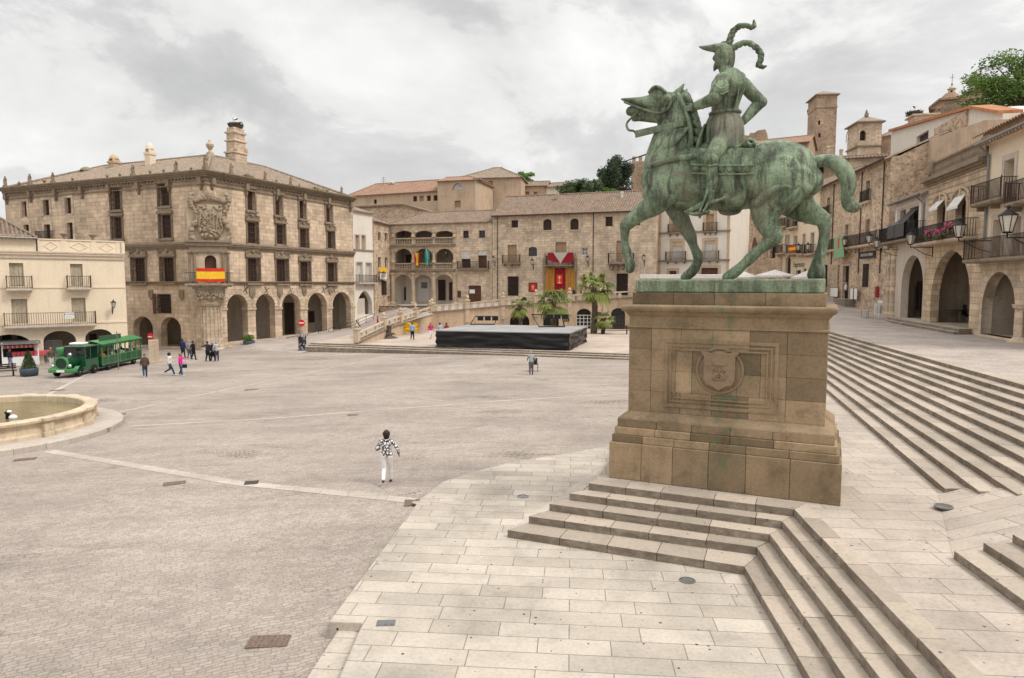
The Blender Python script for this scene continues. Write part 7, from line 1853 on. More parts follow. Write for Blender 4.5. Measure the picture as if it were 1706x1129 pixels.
# palms
M['palm']=leafmat('palm_leaf',(.07,.11,.02),(.27,.31,.08),(.26,.23,.10)); M['palm_t']=simple('palm_trunk',(.13,.095,.065),.95,var=.6,scale=5,bump=1)
def palm(px,pyb,pyc,Rpx,Y,label,seed,n=22):
    b=at(px,pyb,Y); c=D(px,pyc,Y); zb=SZ; r=empty('fan_palm',(b.x,Y,zb),0,label,'palm tree','fan palms behind the stage'); H=c.z-zb; rr=Rpx*Y/F; rnd=random.Random(seed)
    tb=MB(); sec=[]
    m=16
    for i in range(m+1): u=i/m; rad=(.34-.1*u)*(1+.12*(i%2))*(rr/2); sec.append([(rad*math.cos(2*PI*k/9)+.1*math.sin(u*3),rad*math.sin(2*PI*k/9),H*u) for k in range(9)])
    tb.ring(sec); 
    for k in range(40): a=rnd.uniform(0,6.28); z=rnd.uniform(.75,1)*H; tb.tube([(.2*math.cos(a),.2*math.sin(a),z),(.42*math.cos(a),.42*math.sin(a),z+.25)],[.04,.015],4)
    tb.build('trunk',M['palm_t'],r,recalc=False)
    lb=MB()
    for k in range(n):
        a=k*2.4+rnd.uniform(-.3,.3); el=rnd.choice([1.2,.9,.6,.35,.1,-.2,-.5,-.8])+rnd.uniform(-.15,.15)
        d=Vector((math.cos(a)*math.cos(el),math.sin(a)*math.cos(el),math.sin(el))); o=Vector((.1,0,H)); L_=rr*rnd.uniform(.45,.62); tip=o+d*L_+Vector((0,0,-.08*rr))
        lb.tube([o,tip],.02,4,t=.6); side=d.cross(Vector((0,0,1))).normalized(); up=side.cross(d).normalized(); fr_=rr*rnd.uniform(.46,.66); tn=rnd.random() if el>-.3 else .9
        for q in range(17):
            th=-1.35+2.7*q/16; dd=(d*math.cos(th)+side*math.sin(th)); fold=up*(.06*rr*(1 if q%2 else -1))
            e=tip+dd*fr_*(1-.12*abs(th))+Vector((0,0,-fr_*(.25+.5*rnd.random()))) ; w=side*math.cos(th)*.038*rr-d*math.sin(th)*.038*rr; mid=tip+dd*fr_*.55
            lb.add([tip,mid+w+fold*.4,e,mid-w-fold*.4],[(0,1,2,3)],t=max(0,min(1,tn*.7+.3*rnd.random())))
    lb.build('crown',M['palm'],r,recalc=False); return r
palm(989,556,476,32,78,'tallest fan palm with a thick trunk right of the stage',1,26)
palm(921,548,500,31,77,'broad bushy fan palm behind the middle of the stage',2,28)
palm(866,545,508,20,84,'small fan palm standing before the leftmost wall arch',3,18)
palm(1004,556,531,20,78,'low young fan palm at the foot of the tallest palm',4,16)
# stump, benches, flowerpot
p=W(648,563,SZ); mb=MB(); mb.lathe([(1.0,0),(.7,.12),(.32,.3),(.26,.9),(.3,1.3),(.2,1.35)],12); 
for a in (0,1.7,3.2,4.6): mb.tube([(0,0,.3),(.5*math.cos(a),.5*math.sin(a),.5),(.7*math.cos(a),.7*math.sin(a),.35)],[.15,.1,.04],6)
o=mb.build('tree_stump',M['bark']); o.location=p; tag(o,'gnarled brown tree stump in front of the ramp parapet','stump')
def bench(p,rz,label,L_=2.4):
    r=empty('bench',p,rz,label,'bench'); mb=MB(); 
    for k in range(4): mb.box(-L_/2,L_/2,-.25+k*.13,-.14+k*.13,.42,.46)
    mb.build('seat',M['wood_d'],r)
    for s in (-1,1): m2=MB(); m2.box(s*L_*.4-.05,s*L_*.4+.05,-.22,.22,0,.42); m2.build('leg',M['iron'],r)
    m3=MB(); [m3.box(-L_/2,L_/2,.26,.30,.55+k*.14,.65+k*.14) for k in range(3)]; m3.box(-L_*.4-.04,-L_*.4+.04,.22,.26,0,.98); m3.box(L_*.4-.04,L_*.4+.04,.22,.26,0,.98); m3.build('backrest',M['wood_d'],r)
    return r
bench(W(1024,556.5,SZ),R(-3),'dark slatted bench below the rightmost wall arch',3.4)
bench(G(-2,628),R(40),'dark bench cut by the left edge near the fountain',2.2)
def planter(p,label,cone):
    r=empty('planter',p,0,label,'planter'); mb=MB(); mb.lathe([(.42,0),(.56,.06),(.6,.58),(.56,.6),(.5,.5)],20); mb.build('pot',simple('blue_grey_pot',(.055,.07,.09),.5),r,smooth=True)
    rnd=random.Random(8 if cone else 9); lb=MB()
    for k in range(2600 if cone else 1600):
        if cone: z=rnd.random(); rad=.52*(1-z)**.7*(rnd.random()**.35); a=rnd.uniform(0,6.28); q=Vector((rad*math.cos(a),rad*math.sin(a),.55+z*1.35))
        else:
            v=Vector((rnd.gauss(0,1),rnd.gauss(0,1),rnd.gauss(0,1))).normalized()*(rnd.random()**.4); q=Vector((v.x*.62,v.y*.62,.9+v.z*.36))
        s=.05; a=Vector((rnd.uniform(-1,1),rnd.uniform(-1,1),rnd.uniform(-.2,1))).normalized()*s; b=a.cross(Vector((rnd.uniform(-1,1),rnd.uniform(-1,1),1))).normalized()*s*.5
        lb.add([q-a,q+b,q+a,q-b],[(0,1,2,3)],t=rnd.random())
    lb.build('foliage',M['lf_shrub'] if not cone else M['lf_cone'],r,recalc=False); tk=MB(); tk.tube([(0,0,.4),(0,0,1.2)],.04,6); tk.build('trunk',M['bark'],r); return r
M['lf_cone']=leafmat('conifer_leaves',(.035,.07,.02),(.10,.15,.05))
planter(G(49,626),'cone shaped conifer in a blue grey pot beside the candy stall',True)
p=G(415,577.5); p.z+=.05; planter(p,'round bush in a blue grey pot at the palace arcade',False)
# signs
def noentry(p,label,h,poster=False,post=True,rz=0,size=.36):
    r=empty('road_sign',p,rz,label,'road sign','no entry signs'); mb=MB(); mb.tube([(0,0,0),(0,0,h+.3)],.035,8); mb.build('post',M['greym'],r)
    d=MB(); n=28; d.ring([[(size*math.cos(2*PI*k/n),y,h+size*math.sin(2*PI*k/n)) for k in range(n)] for y in (-.05,-.08)]); dd=d.build('disc',M['sign_red'],r)
    b=MB(); b.box(-size*.72,size*.72,-.09,-.081,h-size*.17,h+size*.17); b.build('white_bar',M['whitep'],dd)
    if poster:
        c=MB(); c.lathe([(.38,0),(.38,1.55),(.36,1.6)],20); c.build('poster_drum',M['poster'],r)
    return r
M['sign_red']=simple('sign_red',(.60,.02,.025),.4,var=.05)
m,t,b=nt('posters'); tc=t.nodes.new('ShaderNodeTexCoord'); vo=t.nodes.new('ShaderNodeTexVoronoi'); vo.distance='CHEBYCHEV'; vo.inputs['Scale'].default_value=4; L(t,tc.outputs['Object'],vo.inputs['Vector']); s=t.nodes.new('ShaderNodeSeparateColor'); L(t,vo.outputs['Color'],s.inputs[0]); n_=noise_(t,tc.outputs['Object'],9,4,.7)
L(t,mixc(t,'MIX',ramp(t,n_,[(.48,0.),(.56,1.)]),ramp(t,s.outputs[0],[(.3,.02),(.6,.3),(.9,.65)]),(.03,.03,.035)),b.inputs['Base Color']); M['poster']=m
p=G(249,603); noentry(p+Vector((-.1,.6,0)),'no entry sign above the pale stone block by the train',2.15,rz=R(-20),size=.34)
o=MB().box(-.38,.38,-.3,.3,.15,1.95).box(-.5,.5,-.42,.42,0,.16).build('stone_block',M['lightstone'],bevel=.02); o.location=G(257,604); o.rotation_euler=(0,0,R(25)); tag(o,'pale upright stone block on a base below the no entry sign','stone block')
noentry(G(504,585),'no entry sign on a poster covered drum beside the low steps',2.75,True,rz=R(-8),size=.33)
p=G(197.5,615.5); o=MB().tube([(0,0,0),(0,0,3.0)],.04,8).build('metal_pole',M['greym']); o.location=p; tag(o,'thin grey metal pole standing in front of the green train wagon','pole')
# yellow cloth on the ramp wall
f=rw_.f; x0,x1,z0,z1=f.box((670.5,537.5,684,553),-.3); r=empty('yellow_cloth',f.Mw@Vector(((x0+x1)/2,-.3,z0)),an,'crumpled yellow plastic cover leaning at the ramp parapet','cover'); w=(x1-x0); 
mb=MB(); vs=[]; n=14
for j in range(n+1):
    for i in range(n+1): u,v=i/n,j/n; vs.append((-w*.5+w*u,-.15*noise.noise(Vector((u*5,v*5,1)))-.1,(z1-z0)*v+.1*noise.noise(Vector((u*4,v*4,9)))))
k=len(vs); fs=[(j*(n+1)+i,j*(n+1)+i+1,(j+1)*(n+1)+i+1,(j+1)*(n+1)+i) for j in range(n) for i in range(n)]; vs+=[(a,b_+.35,c) for a,b_,c in vs]; fs+=[tuple(q+k for q in g[::-1]) for g in fs]
mb.add(vs,fs).build('cover',M['yellow'],r,smooth=True,recalc=False)
# ---------------------------------------------------------------- fountain
FC=Vector((-23.28,29.28)); fz=gh(FC.x,FC.y)
ft=empty('fountain',(FC.x,FC.y,fz),0,'large round pale stone fountain basin on a low circular step at the left edge','fountain')
def circ(mb,prof,n=72,lobes=True):
    secs=[]
    for r_,z in prof:
        secs.append([(r_*math.cos(2*PI*k/n),r_*math.sin(2*PI*k/n),z) for k in range(n)])
    mb.ring(secs,cap=False)
g0=-fz
mb=MB(); circ(mb,[(5.55,-.3),(5.55,.30),(5.5,.34),(4.2,.36)],96); mb.build('step',M['band'],ft,recalc=True)
mb=MB(); circ(mb,[(4.42,.33),(4.42,.48),(4.32,.54),(4.28,.88),(4.36,.95),(4.5,.99),(4.52,1.08),(4.46,1.12),(4.02,1.12),(3.98,1.08),(3.98,.1)],120); mb.build('basin',M['fountain'],ft)
mb=MB(); 
for k in range(12):
    a=R(-20)+2*PI*k/12; M_=Matrix.Rotation(a,4,'Z'); m2=MB(); m2.box(4.25,4.5,-.22,.22,.34,1.13); m2.box(4.25,4.58,-.28,.28,.34,.55); m2.box(4.3,4.6,-.3,.3,1.0,1.135); m2.xf(M_).build('pilaster',M['fountain'],ft,bevel=.015)
m,t,b=nt('fountain_water'); b.inputs['Base Color'].default_value=(.20,.155,.06,1); b.inputs['Roughness'].default_value=.06; b.inputs['Specular IOR Level'].default_value=.6
tc=t.nodes.new('ShaderNodeTexCoord'); n_=noise_(t,mapping(t,tc.outputs['Object'],scale=(1,2.5,1)),2.2,4,.6,.6); bp=t.nodes.new('ShaderNodeBump'); bp.inputs['Strength'].default_value=.35; bp.inputs['Distance'].default_value=.05; L(t,n_,bp.inputs['Height']); L(t,bp.outputs[0],b.inputs['Normal'])
L(t,mixc(t,'MIX',ramp(t,n_,[(.4,0.),(.65,1.)]),(.21,.165,.065),(.12,.10,.045)),b.inputs['Base Color']); M['fwater']=m
mb=MB(); n=96; mb.add([(3.99*math.cos(2*PI*k/n),3.99*math.sin(2*PI*k/n),.84) for k in range(n)],[tuple(range(n))]); mb.build('water',m,ft,recalc=False)
p=W(18,697,fz+.84); r=empty('water_spout',p,0,'small dark and white water spout bubbling in the fountain basin','spout'); mb=MB(); mb.lathe([(.1,-.2),(.08,.1),(.14,.16),(.05,.24)],10,(-.12,0,.1)); mb.build('nozzle',M['black'],r,smooth=True)
mb=MB(); mb.ell((.1,0,.05),(.17,.15,.12),12,8); mb.ell((-.05,0,.3),(.1,.1,.06),10,6); mb.build('foam',M['whitep'],r,smooth=True)
# ---------------------------------------------------------------- tourist train
M['tg']=simple('train_green',(.012,.085,.035),.28,spec=.6,var=.2); M['tg2']=simple('train_light_green',(.06,.24,.08),.3,spec=.6); M['tgd']=simple('train_dark_green',(.006,.03,.015),.4,spec=.5); M['tyre']=simple('tyre',(.015,.015,.015),.8); M['chrome']=simple('chrome',(.6,.6,.6),.25,.9)
tp=G(134,627); tdir=Vector((-.033,1)).normalized(); ta=math.atan2(tdir.y,tdir.x)-PI/2
def wheel(par,x,y,r_=.33,w=.2,side=1):
    mb=MB(); mb.ring([[(x+a,y+rr*math.cos(2*PI*k/22),r_+rr*math.sin(2*PI*k/22)) for k in range(22)] for a,rr in ((0,r_*.6),(0,r_*.94),(w*.15,r_),(w*.85,r_),(w,r_*.94),(w,r_*.6))]); o=mb.build('wheel',M['tyre'],par)
    mb=MB(); mb.ring([[(x+a,y+rr*math.cos(2*PI*k/16),r_+rr*math.sin(2*PI*k/16)) for k in range(16)] for a,rr in ((w*.95,r_*.6),(w*.99,r_*.5),(w*.8,r_*.2),(w*1.05,r_*.12))] ); mb.build('rim',M['chrome'],o)
te=empty('train_engine',tp,ta,'green tourist train engine shaped like a steam locomotive with a round boiler front','train'); WT_=1.75
for y in (0,1.95):
    wheel(te,-.2,y); wheel(te,-WT_,y)
mb=MB(); mb.box(-WT_+.1,-.1,-.55,2.6,.35,.62); mb.build('chassis',M['tg'],te,bevel=.03)
mb=MB(); mb.box(-WT_-.02,.04,-.85,-.5,.38,.66); mb.build('bumper',M['tg2'],te,bevel=.06)
mb=MB(); n=24
mb.ring([[(-.87+rr*math.cos(2*PI*k/n),y,1.02+rr*math.sin(2*PI*k/n)) for k in range(n)] for y,rr in ((-.72,.40),(-.6,.48),(-.55,.44),(.9,.44))]); bo=mb.build('boiler',M['tg'],te,smooth=True)
mb=MB(); mb.ring([[(-.87+rr*math.cos(2*PI*k/n),y,1.02+rr*math.sin(2*PI*k/n)) for k in range(n)] for y,rr in ((-.70,.52),(-.78,.50),(-.78,.40),(-.70,.38))],close=True); mb.build('boiler_ring',M['tg2'],bo)
mb=MB(); mb.ring([[(-.87+rr*math.cos(2*PI*k/n),y,1.02+rr*math.sin(2*PI*k/n)) for k in range(n)] for y,rr in ((-.72,.385),(-.735,.38),(-.735,.02))]); mb.build('grille',M['tgd'],bo)
mb=MB(); mb.lathe([(.16,1.35),(.15,1.75),(.2,1.85),(.26,2.1),(.2,2.15)],16,(-.87-.35,-.2,0)); mb.build('chimney',M['tg2'],te,smooth=True)
mb=MB(); mb.lathe([(.14,1.4),(.14,1.62),(.06,1.7)],14,(-.87,.35,0)); mb.build('steam_dome',M['chrome'],te,smooth=True)
for s in (0,1):
    mb=MB(); x=-.28-s*1.2; mb.ell((x,-.72,.85),(.14,.12,.14),14,8); mb.build('headlight',M['chrome'],te,smooth=True)
    mb=MB(); x=-.1 if s==0 else -WT_+.1; pts=[(x-.16,.42*math.cos(a),.34+.42*math.sin(a)) for a in [PI*k/10 for k in range(11)]]; sec=[[(x-.16,.45*math.cos(PI*k/10),.34+.45*math.sin(PI*k/10)) for k in range(11)],[(x+.16,.45*math.cos(PI*k/10),.34+.45*math.sin(PI*k/10)) for k in range(11)]]; 
    vs=sec[0]+sec[1]; vs+=[(a,b_*.92,.34+(c-.34)*.92) for a,b_,c in vs]; fs=[(i,i+1,12+i,11+i) for i in range(10)]; fs+=[(22+i,33+i,34+i,23+i) for i in range(10)]; mb.add(vs,fs); mb.build('mudguard',M['tg2'],te,recalc=False,smooth=True)
mb=MB(); mb.box(-1.15,-.6,-.88,-.86,.42,.58); mb.build('number_plate',M['whitep'],te)
mb=MB()
for x in (-WT_+.12,-.12): 
    for y in (.9,1.55,2.5): mb.box(x-.04,x+.04,y-.04,y+.04,.6,2.05)
mb.box(-WT_+.1,-.1,.88,.95,.6,1.35); mb.box(-WT_+.08,-WT_+.14,.9,2.5,.6,1.2); mb.box(-.14,-.08,.9,2.5,.6,1.15); mb.box(-WT_+.1,-.1,2.46,2.52,.6,2.0); mb.build('cab',M['tg'],te,bevel=.01)
mb=MB(); mb.box(-WT_+.16,-.16,.9,.93,1.36,2.0); mb.build('windscreen',M['glass'],te)
mb=MB(); mb.box(-WT_-.02,.02,.75,2.65,2.05,2.13); mb.lathe([(.9,2.12),(.6,2.2),(.1,2.24)],12,(-.87,1.7,0),sy=1.0); mb.build('roof',M['tg'],te,bevel=.03)
mb=MB(); mb.box(-1.45,-.5,1.2,2.1,2.2,2.36); mb.build('roof_unit',M['whitep'],te,bevel=.07)
tw_=empty('train_wagon',tp+Vector((tdir.x*2.95,tdir.y*2.95,0)),ta,'open sided green tourist train wagon full of passengers with a canopy roof','train'); WL=5.9
for y in (.9,4.7): wheel(tw_,-.2,y,.28); wheel(tw_,-WT_,y,.28)
mb=MB(); mb.box(-WT_+.05,-.05,0,WL,.3,.5); mb.build('chassis',M['tgd'],tw_)
for s in (0,1):
    x=-.06 if s==0 else -WT_+.02; mb=MB(); nP=7
    mb.box(x,x+.05,0,WL,.5,1.12)
    sd_=mb.build('side_panel',M['tg'],tw_)
    mb=MB(); 
    for i in range(nP+1): y=WL*i/nP; mb.box(x-.01,x+.065,y-.035,y+.035,.45,2.1)
    mb.box(x-.012,x+.07,0,WL,1.1,1.16); mb.box(x-.012,x+.07,0,WL,.48,.54); mb.build('frame',M['tg2'],sd_)
mb=MB(); 
for y in (0,WL-.05): mb.box(-WT_+.05,-.05,y,y+.05,.5,1.15)
mb.build('end_panel',M['tg'],tw_)
mb=MB(); K_=9; vs=[]
for y in (-.15,WL+.15):
    for i in range(K_+1): u=i/K_; vs.append((-WT_-.1+(WT_+.2)*u,y,2.08+.28*math.sin(PI*u)))
vs+=[(a,b_,c-.05) for a,b_,c in vs]; n=K_+1; fs=[(i,i+1,n+i+1,n+i) for i in range(K_)]+[(2*n+i,3*n+i,3*n+i+1,2*n+i+1) for i in range(K_)]+[(i,2*n+i,2*n+i+1,i+1) for i in range(K_)]+[(n+i,n+i+1,3*n+i+1,3*n+i) for i in range(K_)]+[(0,n,3*n,2*n),(n-1,3*n-1,4*n-1,2*n-1)]
mb.add(vs,fs); mb.build('roof',M['tg2'],tw_)
mb=MB()
for s in (-WT_-.11,.08): 
    for i in range(24): y=-.1+(WL+.2)*i/24; mb.slabxz([(0,0)],0,0) if False else mb.box(s,s+.02,y,y+(WL+.2)/24-.02,1.92 if i%2 else 1.97,2.1)
mb.build('valance',M['tg'],tw_)
mb=MB(); mb.box(-.5,-.44,.5,3.6,2.25,2.68); mb.build('roof_board',M['tg'],tw_,bevel=.01)
for k in range(4):
    mb=MB(); y=.6+k*1.4; mb.box(-WT_+.15,-.15,y,y+.45,.75,.82); mb.box(-WT_+.15,-.15,y+.42,y+.48,.8,1.3); mb.build('seat',M['wood'],tw_)
# ---------------------------------------------------------------- candy stall
q0=G(4,611); q1=G(66,606.5); sdv=(q1-q0); sdv.z=0; L_=sdv.length; sa=math.atan2(sdv.y,sdv.x)
cs=empty('candy_stall',q0,sa,'candy stall with pink goods under a canopy before the left arch','market stall')
mb=MB(); mb.box(0,L_,.0,.9,0,.75); mb.build('counter',M['whitep'],cs,bevel=.01)
mb=MB(); mb.box(0,L_,1.5,1.56,.7,1.9); mb.build('back_panel',M['dark'],cs)
mb=MB(); [mb.box(x-.04,x+.04,y-.04,y+.04,0,2.0) for x in (.05,L_-.05) for y in (0,1.5)]; mb.build('post',M['whitep'],cs)
mb=MB(); mb.add([(-.15,-.5,1.9),(L_+.15,-.5,1.9),(L_+.15,1.7,2.15),(-.15,1.7,2.15),(-.15,-.5,1.86),(L_+.15,-.5,1.86),(L_+.15,1.7,2.11),(-.15,1.7,2.11)],[(0,1,2,3),(7,6,5,4),(0,4,5,1),(1,5,6,2),(2,6,7,3),(3,7,4,0)]); mb.build('canopy',M['greym'],cs)
M['pinkc']=simple('pink_candy',(.75,.12,.16),.5,var=.5,scale=14); M['pinkw']=simple('pale_candy',(.8,.55,.5),.5,var=.4,scale=12)
rnd=random.Random(12)
for i in range(22): 
    m2=MB(); x=.15+(L_-.3)*i/22; m2.lathe([(.05,0),(.085,.04),(.085,.2),(.03,.26)],7); o=m2.build('candy_bag',M['pinkc'] if i%3 else M['pinkw'],None); o.location=cs.location+Matrix.Rotation(sa,3,'Z')@Vector((x,.1,1.52)); tag(o,'small pink candy bag hung in a row under the stall canopy','candy','candy bags hanging on the stall')
for i in range(9):
    m2=MB(); m2.box(0,.28,0,.25,0,.42); o=m2.build('cotton_candy_bag',M['pinkc'],None,bevel=.04); o.location=cs.location+Matrix.Rotation(sa,3,'Z')@Vector((L_*.28+i*.3,.55,.75)); o.rotation_euler=(0,0,sa); tag(o,'tall pink bag standing in the row at the back of the candy counter','candy','pink bags on the candy counter')
for i in range(3):
    m2=MB(); m2.box(0,.5,-.3,.1,0,.22); o=m2.build('wooden_crate',M['wood'],None,bevel=.01); o.location=cs.location+Matrix.Rotation(sa,3,'Z')@Vector((L_-.9-i*.05,-.25,.0+i*.225)); o.rotation_euler=(0,0,sa); tag(o,'brown crate %s of the stack at the right end of the candy stall'%(['at the bottom','in the middle','on top'][i]),'crate')
# ---------------------------------------------------------------- right arcade furniture
def chair_mesh(mb,z,s=1,dx=0):
    for a in (-.22,.2):
        for b_ in (-.2,.2): mb.tube([(a+dx,b_,z),(a*.9+dx,b_*.9,z+.44)],.018,5)
    mb.box(-.23+dx,.23+dx,-.22,.22,z+.43,z+.47); mb.tube([(-.22+dx,.22,z+.44),(-.2+dx,.3,z+.85),(.2+dx,.3,z+.85),(.22+dx,.22,z+.44)],.02,5); mb.box(-.19+dx,.19+dx,.27,.30,z+.58,z+.82)
    mb.tube([(-.23+dx,.2,z+.64),(-.24+dx,-.18,z+.64),(-.22+dx,-.2,z+.44)],.018,5); mb.tube([(.23+dx,.2,z+.64),(.24+dx,-.18,z+.64),(.22+dx,-.2,z+.44)],.018,5)
def chair_stack(face,px,py,y,n,mat,label,group,step=.2,cols=1):
    for c in range(cols):
        x,z=face.q(px,py,y); 
        for k in range(n):
            mb=MB(); chair_mesh(mb,0); o=mb.build('stacked_chair',mat,None,recalc=False); o.location=face.Mw@Vector((x+c*.62,y,z+k*step)); o.rotation_euler=(0,0,math.atan2(face.Mw[1][0],face.Mw[0][0])+R(20)); tag(o,label,'chair',group)
zq_=.38
for c,pxs in enumerate((1514,1527)):
    x,_=r3.f.q(pxs,500,1.5)
    for k in range(12):
        mb=MB(); chair_mesh(mb,0); o=mb.build('stacked_chair',M['wood_d'],None,recalc=False); o.location=r3.f.Mw@Vector((x,1.6,.4+k*.22)); o.rotation_euler=(0,0,math.atan2(r3.f.Mw[1][0],r3.f.Mw[0][0])+R(15+40*c)); tag(o,'dark chair in the %s tall stack inside the arch of the awning house'%('left' if c==0 else 'right'),'chair','dark chairs stacked in the arch, %s stack'%('left' if c==0 else 'right'))
p=at(1463,516,62.5); zc_=streetz(p.x,p.y)
for k in range(8):
    mb=MB(); chair_mesh(mb,0); o=mb.build('stacked_chair',M['whitep'],None,recalc=False); o.location=(p.x,p.y,zc_+k*.12); o.rotation_euler=(0,0,R(-60)); tag(o,'white plastic chair in the stack beside the cafe columns','chair','white plastic chairs in one stack')
def table(p,rz,label,w=.8,h=.74,mat='greym'):
    r=empty('cafe_table',p,rz,label,'table'); mb=MB(); mb.box(-w/2,w/2,-w/2,w/2,h-.04,h); mb.build('tabletop',M[mat],r,bevel=.01)
    for a in (-1,1):
        for b_ in (-1,1): m2=MB(); m2.tube([(a*w*.42,b_*w*.42,0),(a*w*.42,b_*w*.42,h-.04)],.02,5); m2.build('leg',M['greym'],r)
p=at(1446,514,63.5); table(Vector((p.x,p.y,streetz(p.x,p.y))),R(10),'stone coloured cafe table by the white chair stack',.9,mat='lightstone')
x,_=r2.f.q(1572,520,2.0); table(r2.f.Mw@Vector((x,2.0,.4)),R(-70),'left dark table with a yellowish front inside the largest arch',1.3,.95,'wood_d')
x,_=r2.f.q(1596,520,2.2); table(r2.f.Mw@Vector((x,2.2,.4)),R(-70),'right dark table inside the largest arch',1.3,.95,'wood_d')
x,z=r2.f.q(1575,450,1.8); lantern(r2.f.Mw@Vector((x,2.6,z)),math.atan2(r2.f.Mw[1][0],r2.f.Mw[0][0]),'dark lantern hanging inside the largest arch above the menu boards',.8,1.2)
wall_sign(r2.f,(1566,440,1576,458),2.6,M['black'],'hanging_sign','black hanging sign inside the largest arch')
wall_sign(r2.f,(1563,484,1578,496),3.9,M['lightstone'],'menu_board','pale board behind the tables in the largest arch',cat='board')
o=MB().lathe([(.3,0),(.34,.1),(.38,1.0),(.4,1.1),(.3,1.15)],14).build('dark_bin',M['black'],smooth=True); x,_=r1.f.q(1656,525,2.2); o.location=r1.f.Mw@Vector((x,2.2,.15)); tag(o,'tall black bin inside the rightmost full arch','bin')
# white parasols far behind the plinth
def parasol(px,py,Y,rpx,label):
    c=D(px,py,Y); zb=4.0; r=empty('cafe_parasol',(c.x,Y,zb),0,label,'parasol','white parasols behind the plinth'); R_=rpx*Y/F; h=c.z-zb; mb=MB(); mb.tube([(0,0,0),(0,0,h)],.04,6); mb.build('pole',M['greym'],r)
    mb=MB(); n=8; mb.ring([[(R_*math.cos(2*PI*k/n),R_*math.sin(2*PI*k/n),h-.75-.25) for k in range(n)],[(R_*math.cos(2*PI*k/n),R_*math.sin(2*PI*k/n),h-.75) for k in range(n)],[(.05*math.cos(2*PI*k/n),.05*math.sin(2*PI*k/n),h) for k in range(n)]],cap=False); mb.build('canopy',M['whitec'],r)
parasol(1291,449,88,34,'white parasol with its peak just above the statue plinth'); parasol(1345,451,84,26,'white parasol right of the peaked one, mostly hidden by the plinth'); parasol(1240,452,92,26,'white parasol left of the peaked one behind the hind hoof')
c0=at(1066,458,84); c1=at(1204,458,82); B_=Bld('white_tent','long flat white tent roof just above the left end of the plinth','tent',c0,c1,4.0); f=B_.f
z=f.q(1130,457)[1]; mb=MB(); mb.box(0,f.len,0,4,z-.5,z); f.put(mb,'canopy',M['whitec'],bevel=.05)
for x in (.1,f.len/2,f.len-.1): mb=MB(); mb.box(x-.04,x+.04,.05,.13,0,z-.5); f.put(mb,'leg',M['greym'])
# ---------------------------------------------------------------- covers and lights in the paving
M['rustc']=simple('rusty_cover',(.24,.17,.135),.8,.3,var=.5,scale=20); M['rustd']=simple('dark_cover',(.10,.08,.07),.8,.3,var=.5,scale=20); M['ledg']=simple('floor_light_glass',(.15,.15,.15),.15,spec=.6)
def cover(px,py,w,d,rz,mat,label,name='drain_cover',cat='drain cover',z=None,group=None):
    p=G(px,py) if z is None else W(px,py,z); r=MB(); r.box(-w/2,w/2,-d/2,d/2,-.01,.006)
    n=int(w/.09)
    for k in range(n): x=-w/2+w*(k+.5)/n; r.box(x-.018,x+.018,-d/2+.03,d/2-.03,.0062,.014)
    o=r.build(name,mat); o.location=p+Vector((0,0,.004)); o.rotation_euler=(0,0,rz); return tag(o,label,cat,group)
cover(448,1068,.75,.42,R(4),M['rustc'],'rusty ribbed drain cover on the cobbles near the bottom edge')
cover(419,804,.42,.42,R(15),M['rustd'],'dark square cover on the pale stone band')
cover(690,837,.55,.55,R(8),M['rustc'],'brown square cover where the pale band meets the slabs')
cover(42,765,.7,.4,R(25),M['rustc'],'reddish cover on the cobbles below the fountain step'); cover(291,805,.65,.4,R(25),M['rustc'],'brown cover on the cobbles below the middle of the pale band')
cover(96,650,.8,.5,R(30),M['rustc'],'dark cover on the pale band between fountain and train'); cover(193,690,.9,.4,R(20),M['rustc'],'dark long cover beside the fountain step'); cover(419,649,.8,.4,R(15),M['rustc'],'dark cover on the far pale line'); cover(588,691,.5,.3,R(5),M['rustc'],'small dark cover in the middle of the square')
cover(643,1038,.34,.22,R(3),M['ledg'],'small square glass cover set in the slabs near the notch','floor_light','floor light',z=.0)
def rlight(px,py,z,label,r_=.17):
    p=W(px,py,z); r=empty('floor_light',p,0,label,'floor light','round lights set in the paving'); mb=MB(); n=28; mb.ring([[(rr*math.cos(2*PI*k/n),rr*math.sin(2*PI*k/n),zz) for k in range(n)] for rr,zz in ((r_,-.02),(r_,.012),(r_*.82,.016),(r_*.8,-.01))],cap=False); mb.build('ring',M['greym'],r)
    mb=MB(); mb.lathe([(r_*.8,-.01),(r_*.8,.006),(.01,.01)],n); mb.build('glass',M['ledg'],r)
rlight(1145,967,.0,'round floor light in the slabs below the monument steps'); rlight(871,827,.0,'round floor light left of the lowest monument step end'); rlight(1572,843,PZ+.08,'round floor light between the two right-hand flights',.2)
# repaired grey patch
mb=MB(); pc=W(718,838,0); pts=[(pc.x+.5*math.cos(a)*(1+.25*math.sin(3*a)),pc.y+.24*math.sin(a)*(1+.3*math.cos(2*a))) for a in [2*PI*k/20 for k in range(20)]]; mb.prism(pts,-.02,.005); tag(mb.build('cement_patch',M['slab2']),'grey irregular cement patch in the slabs near the pale band','patch')
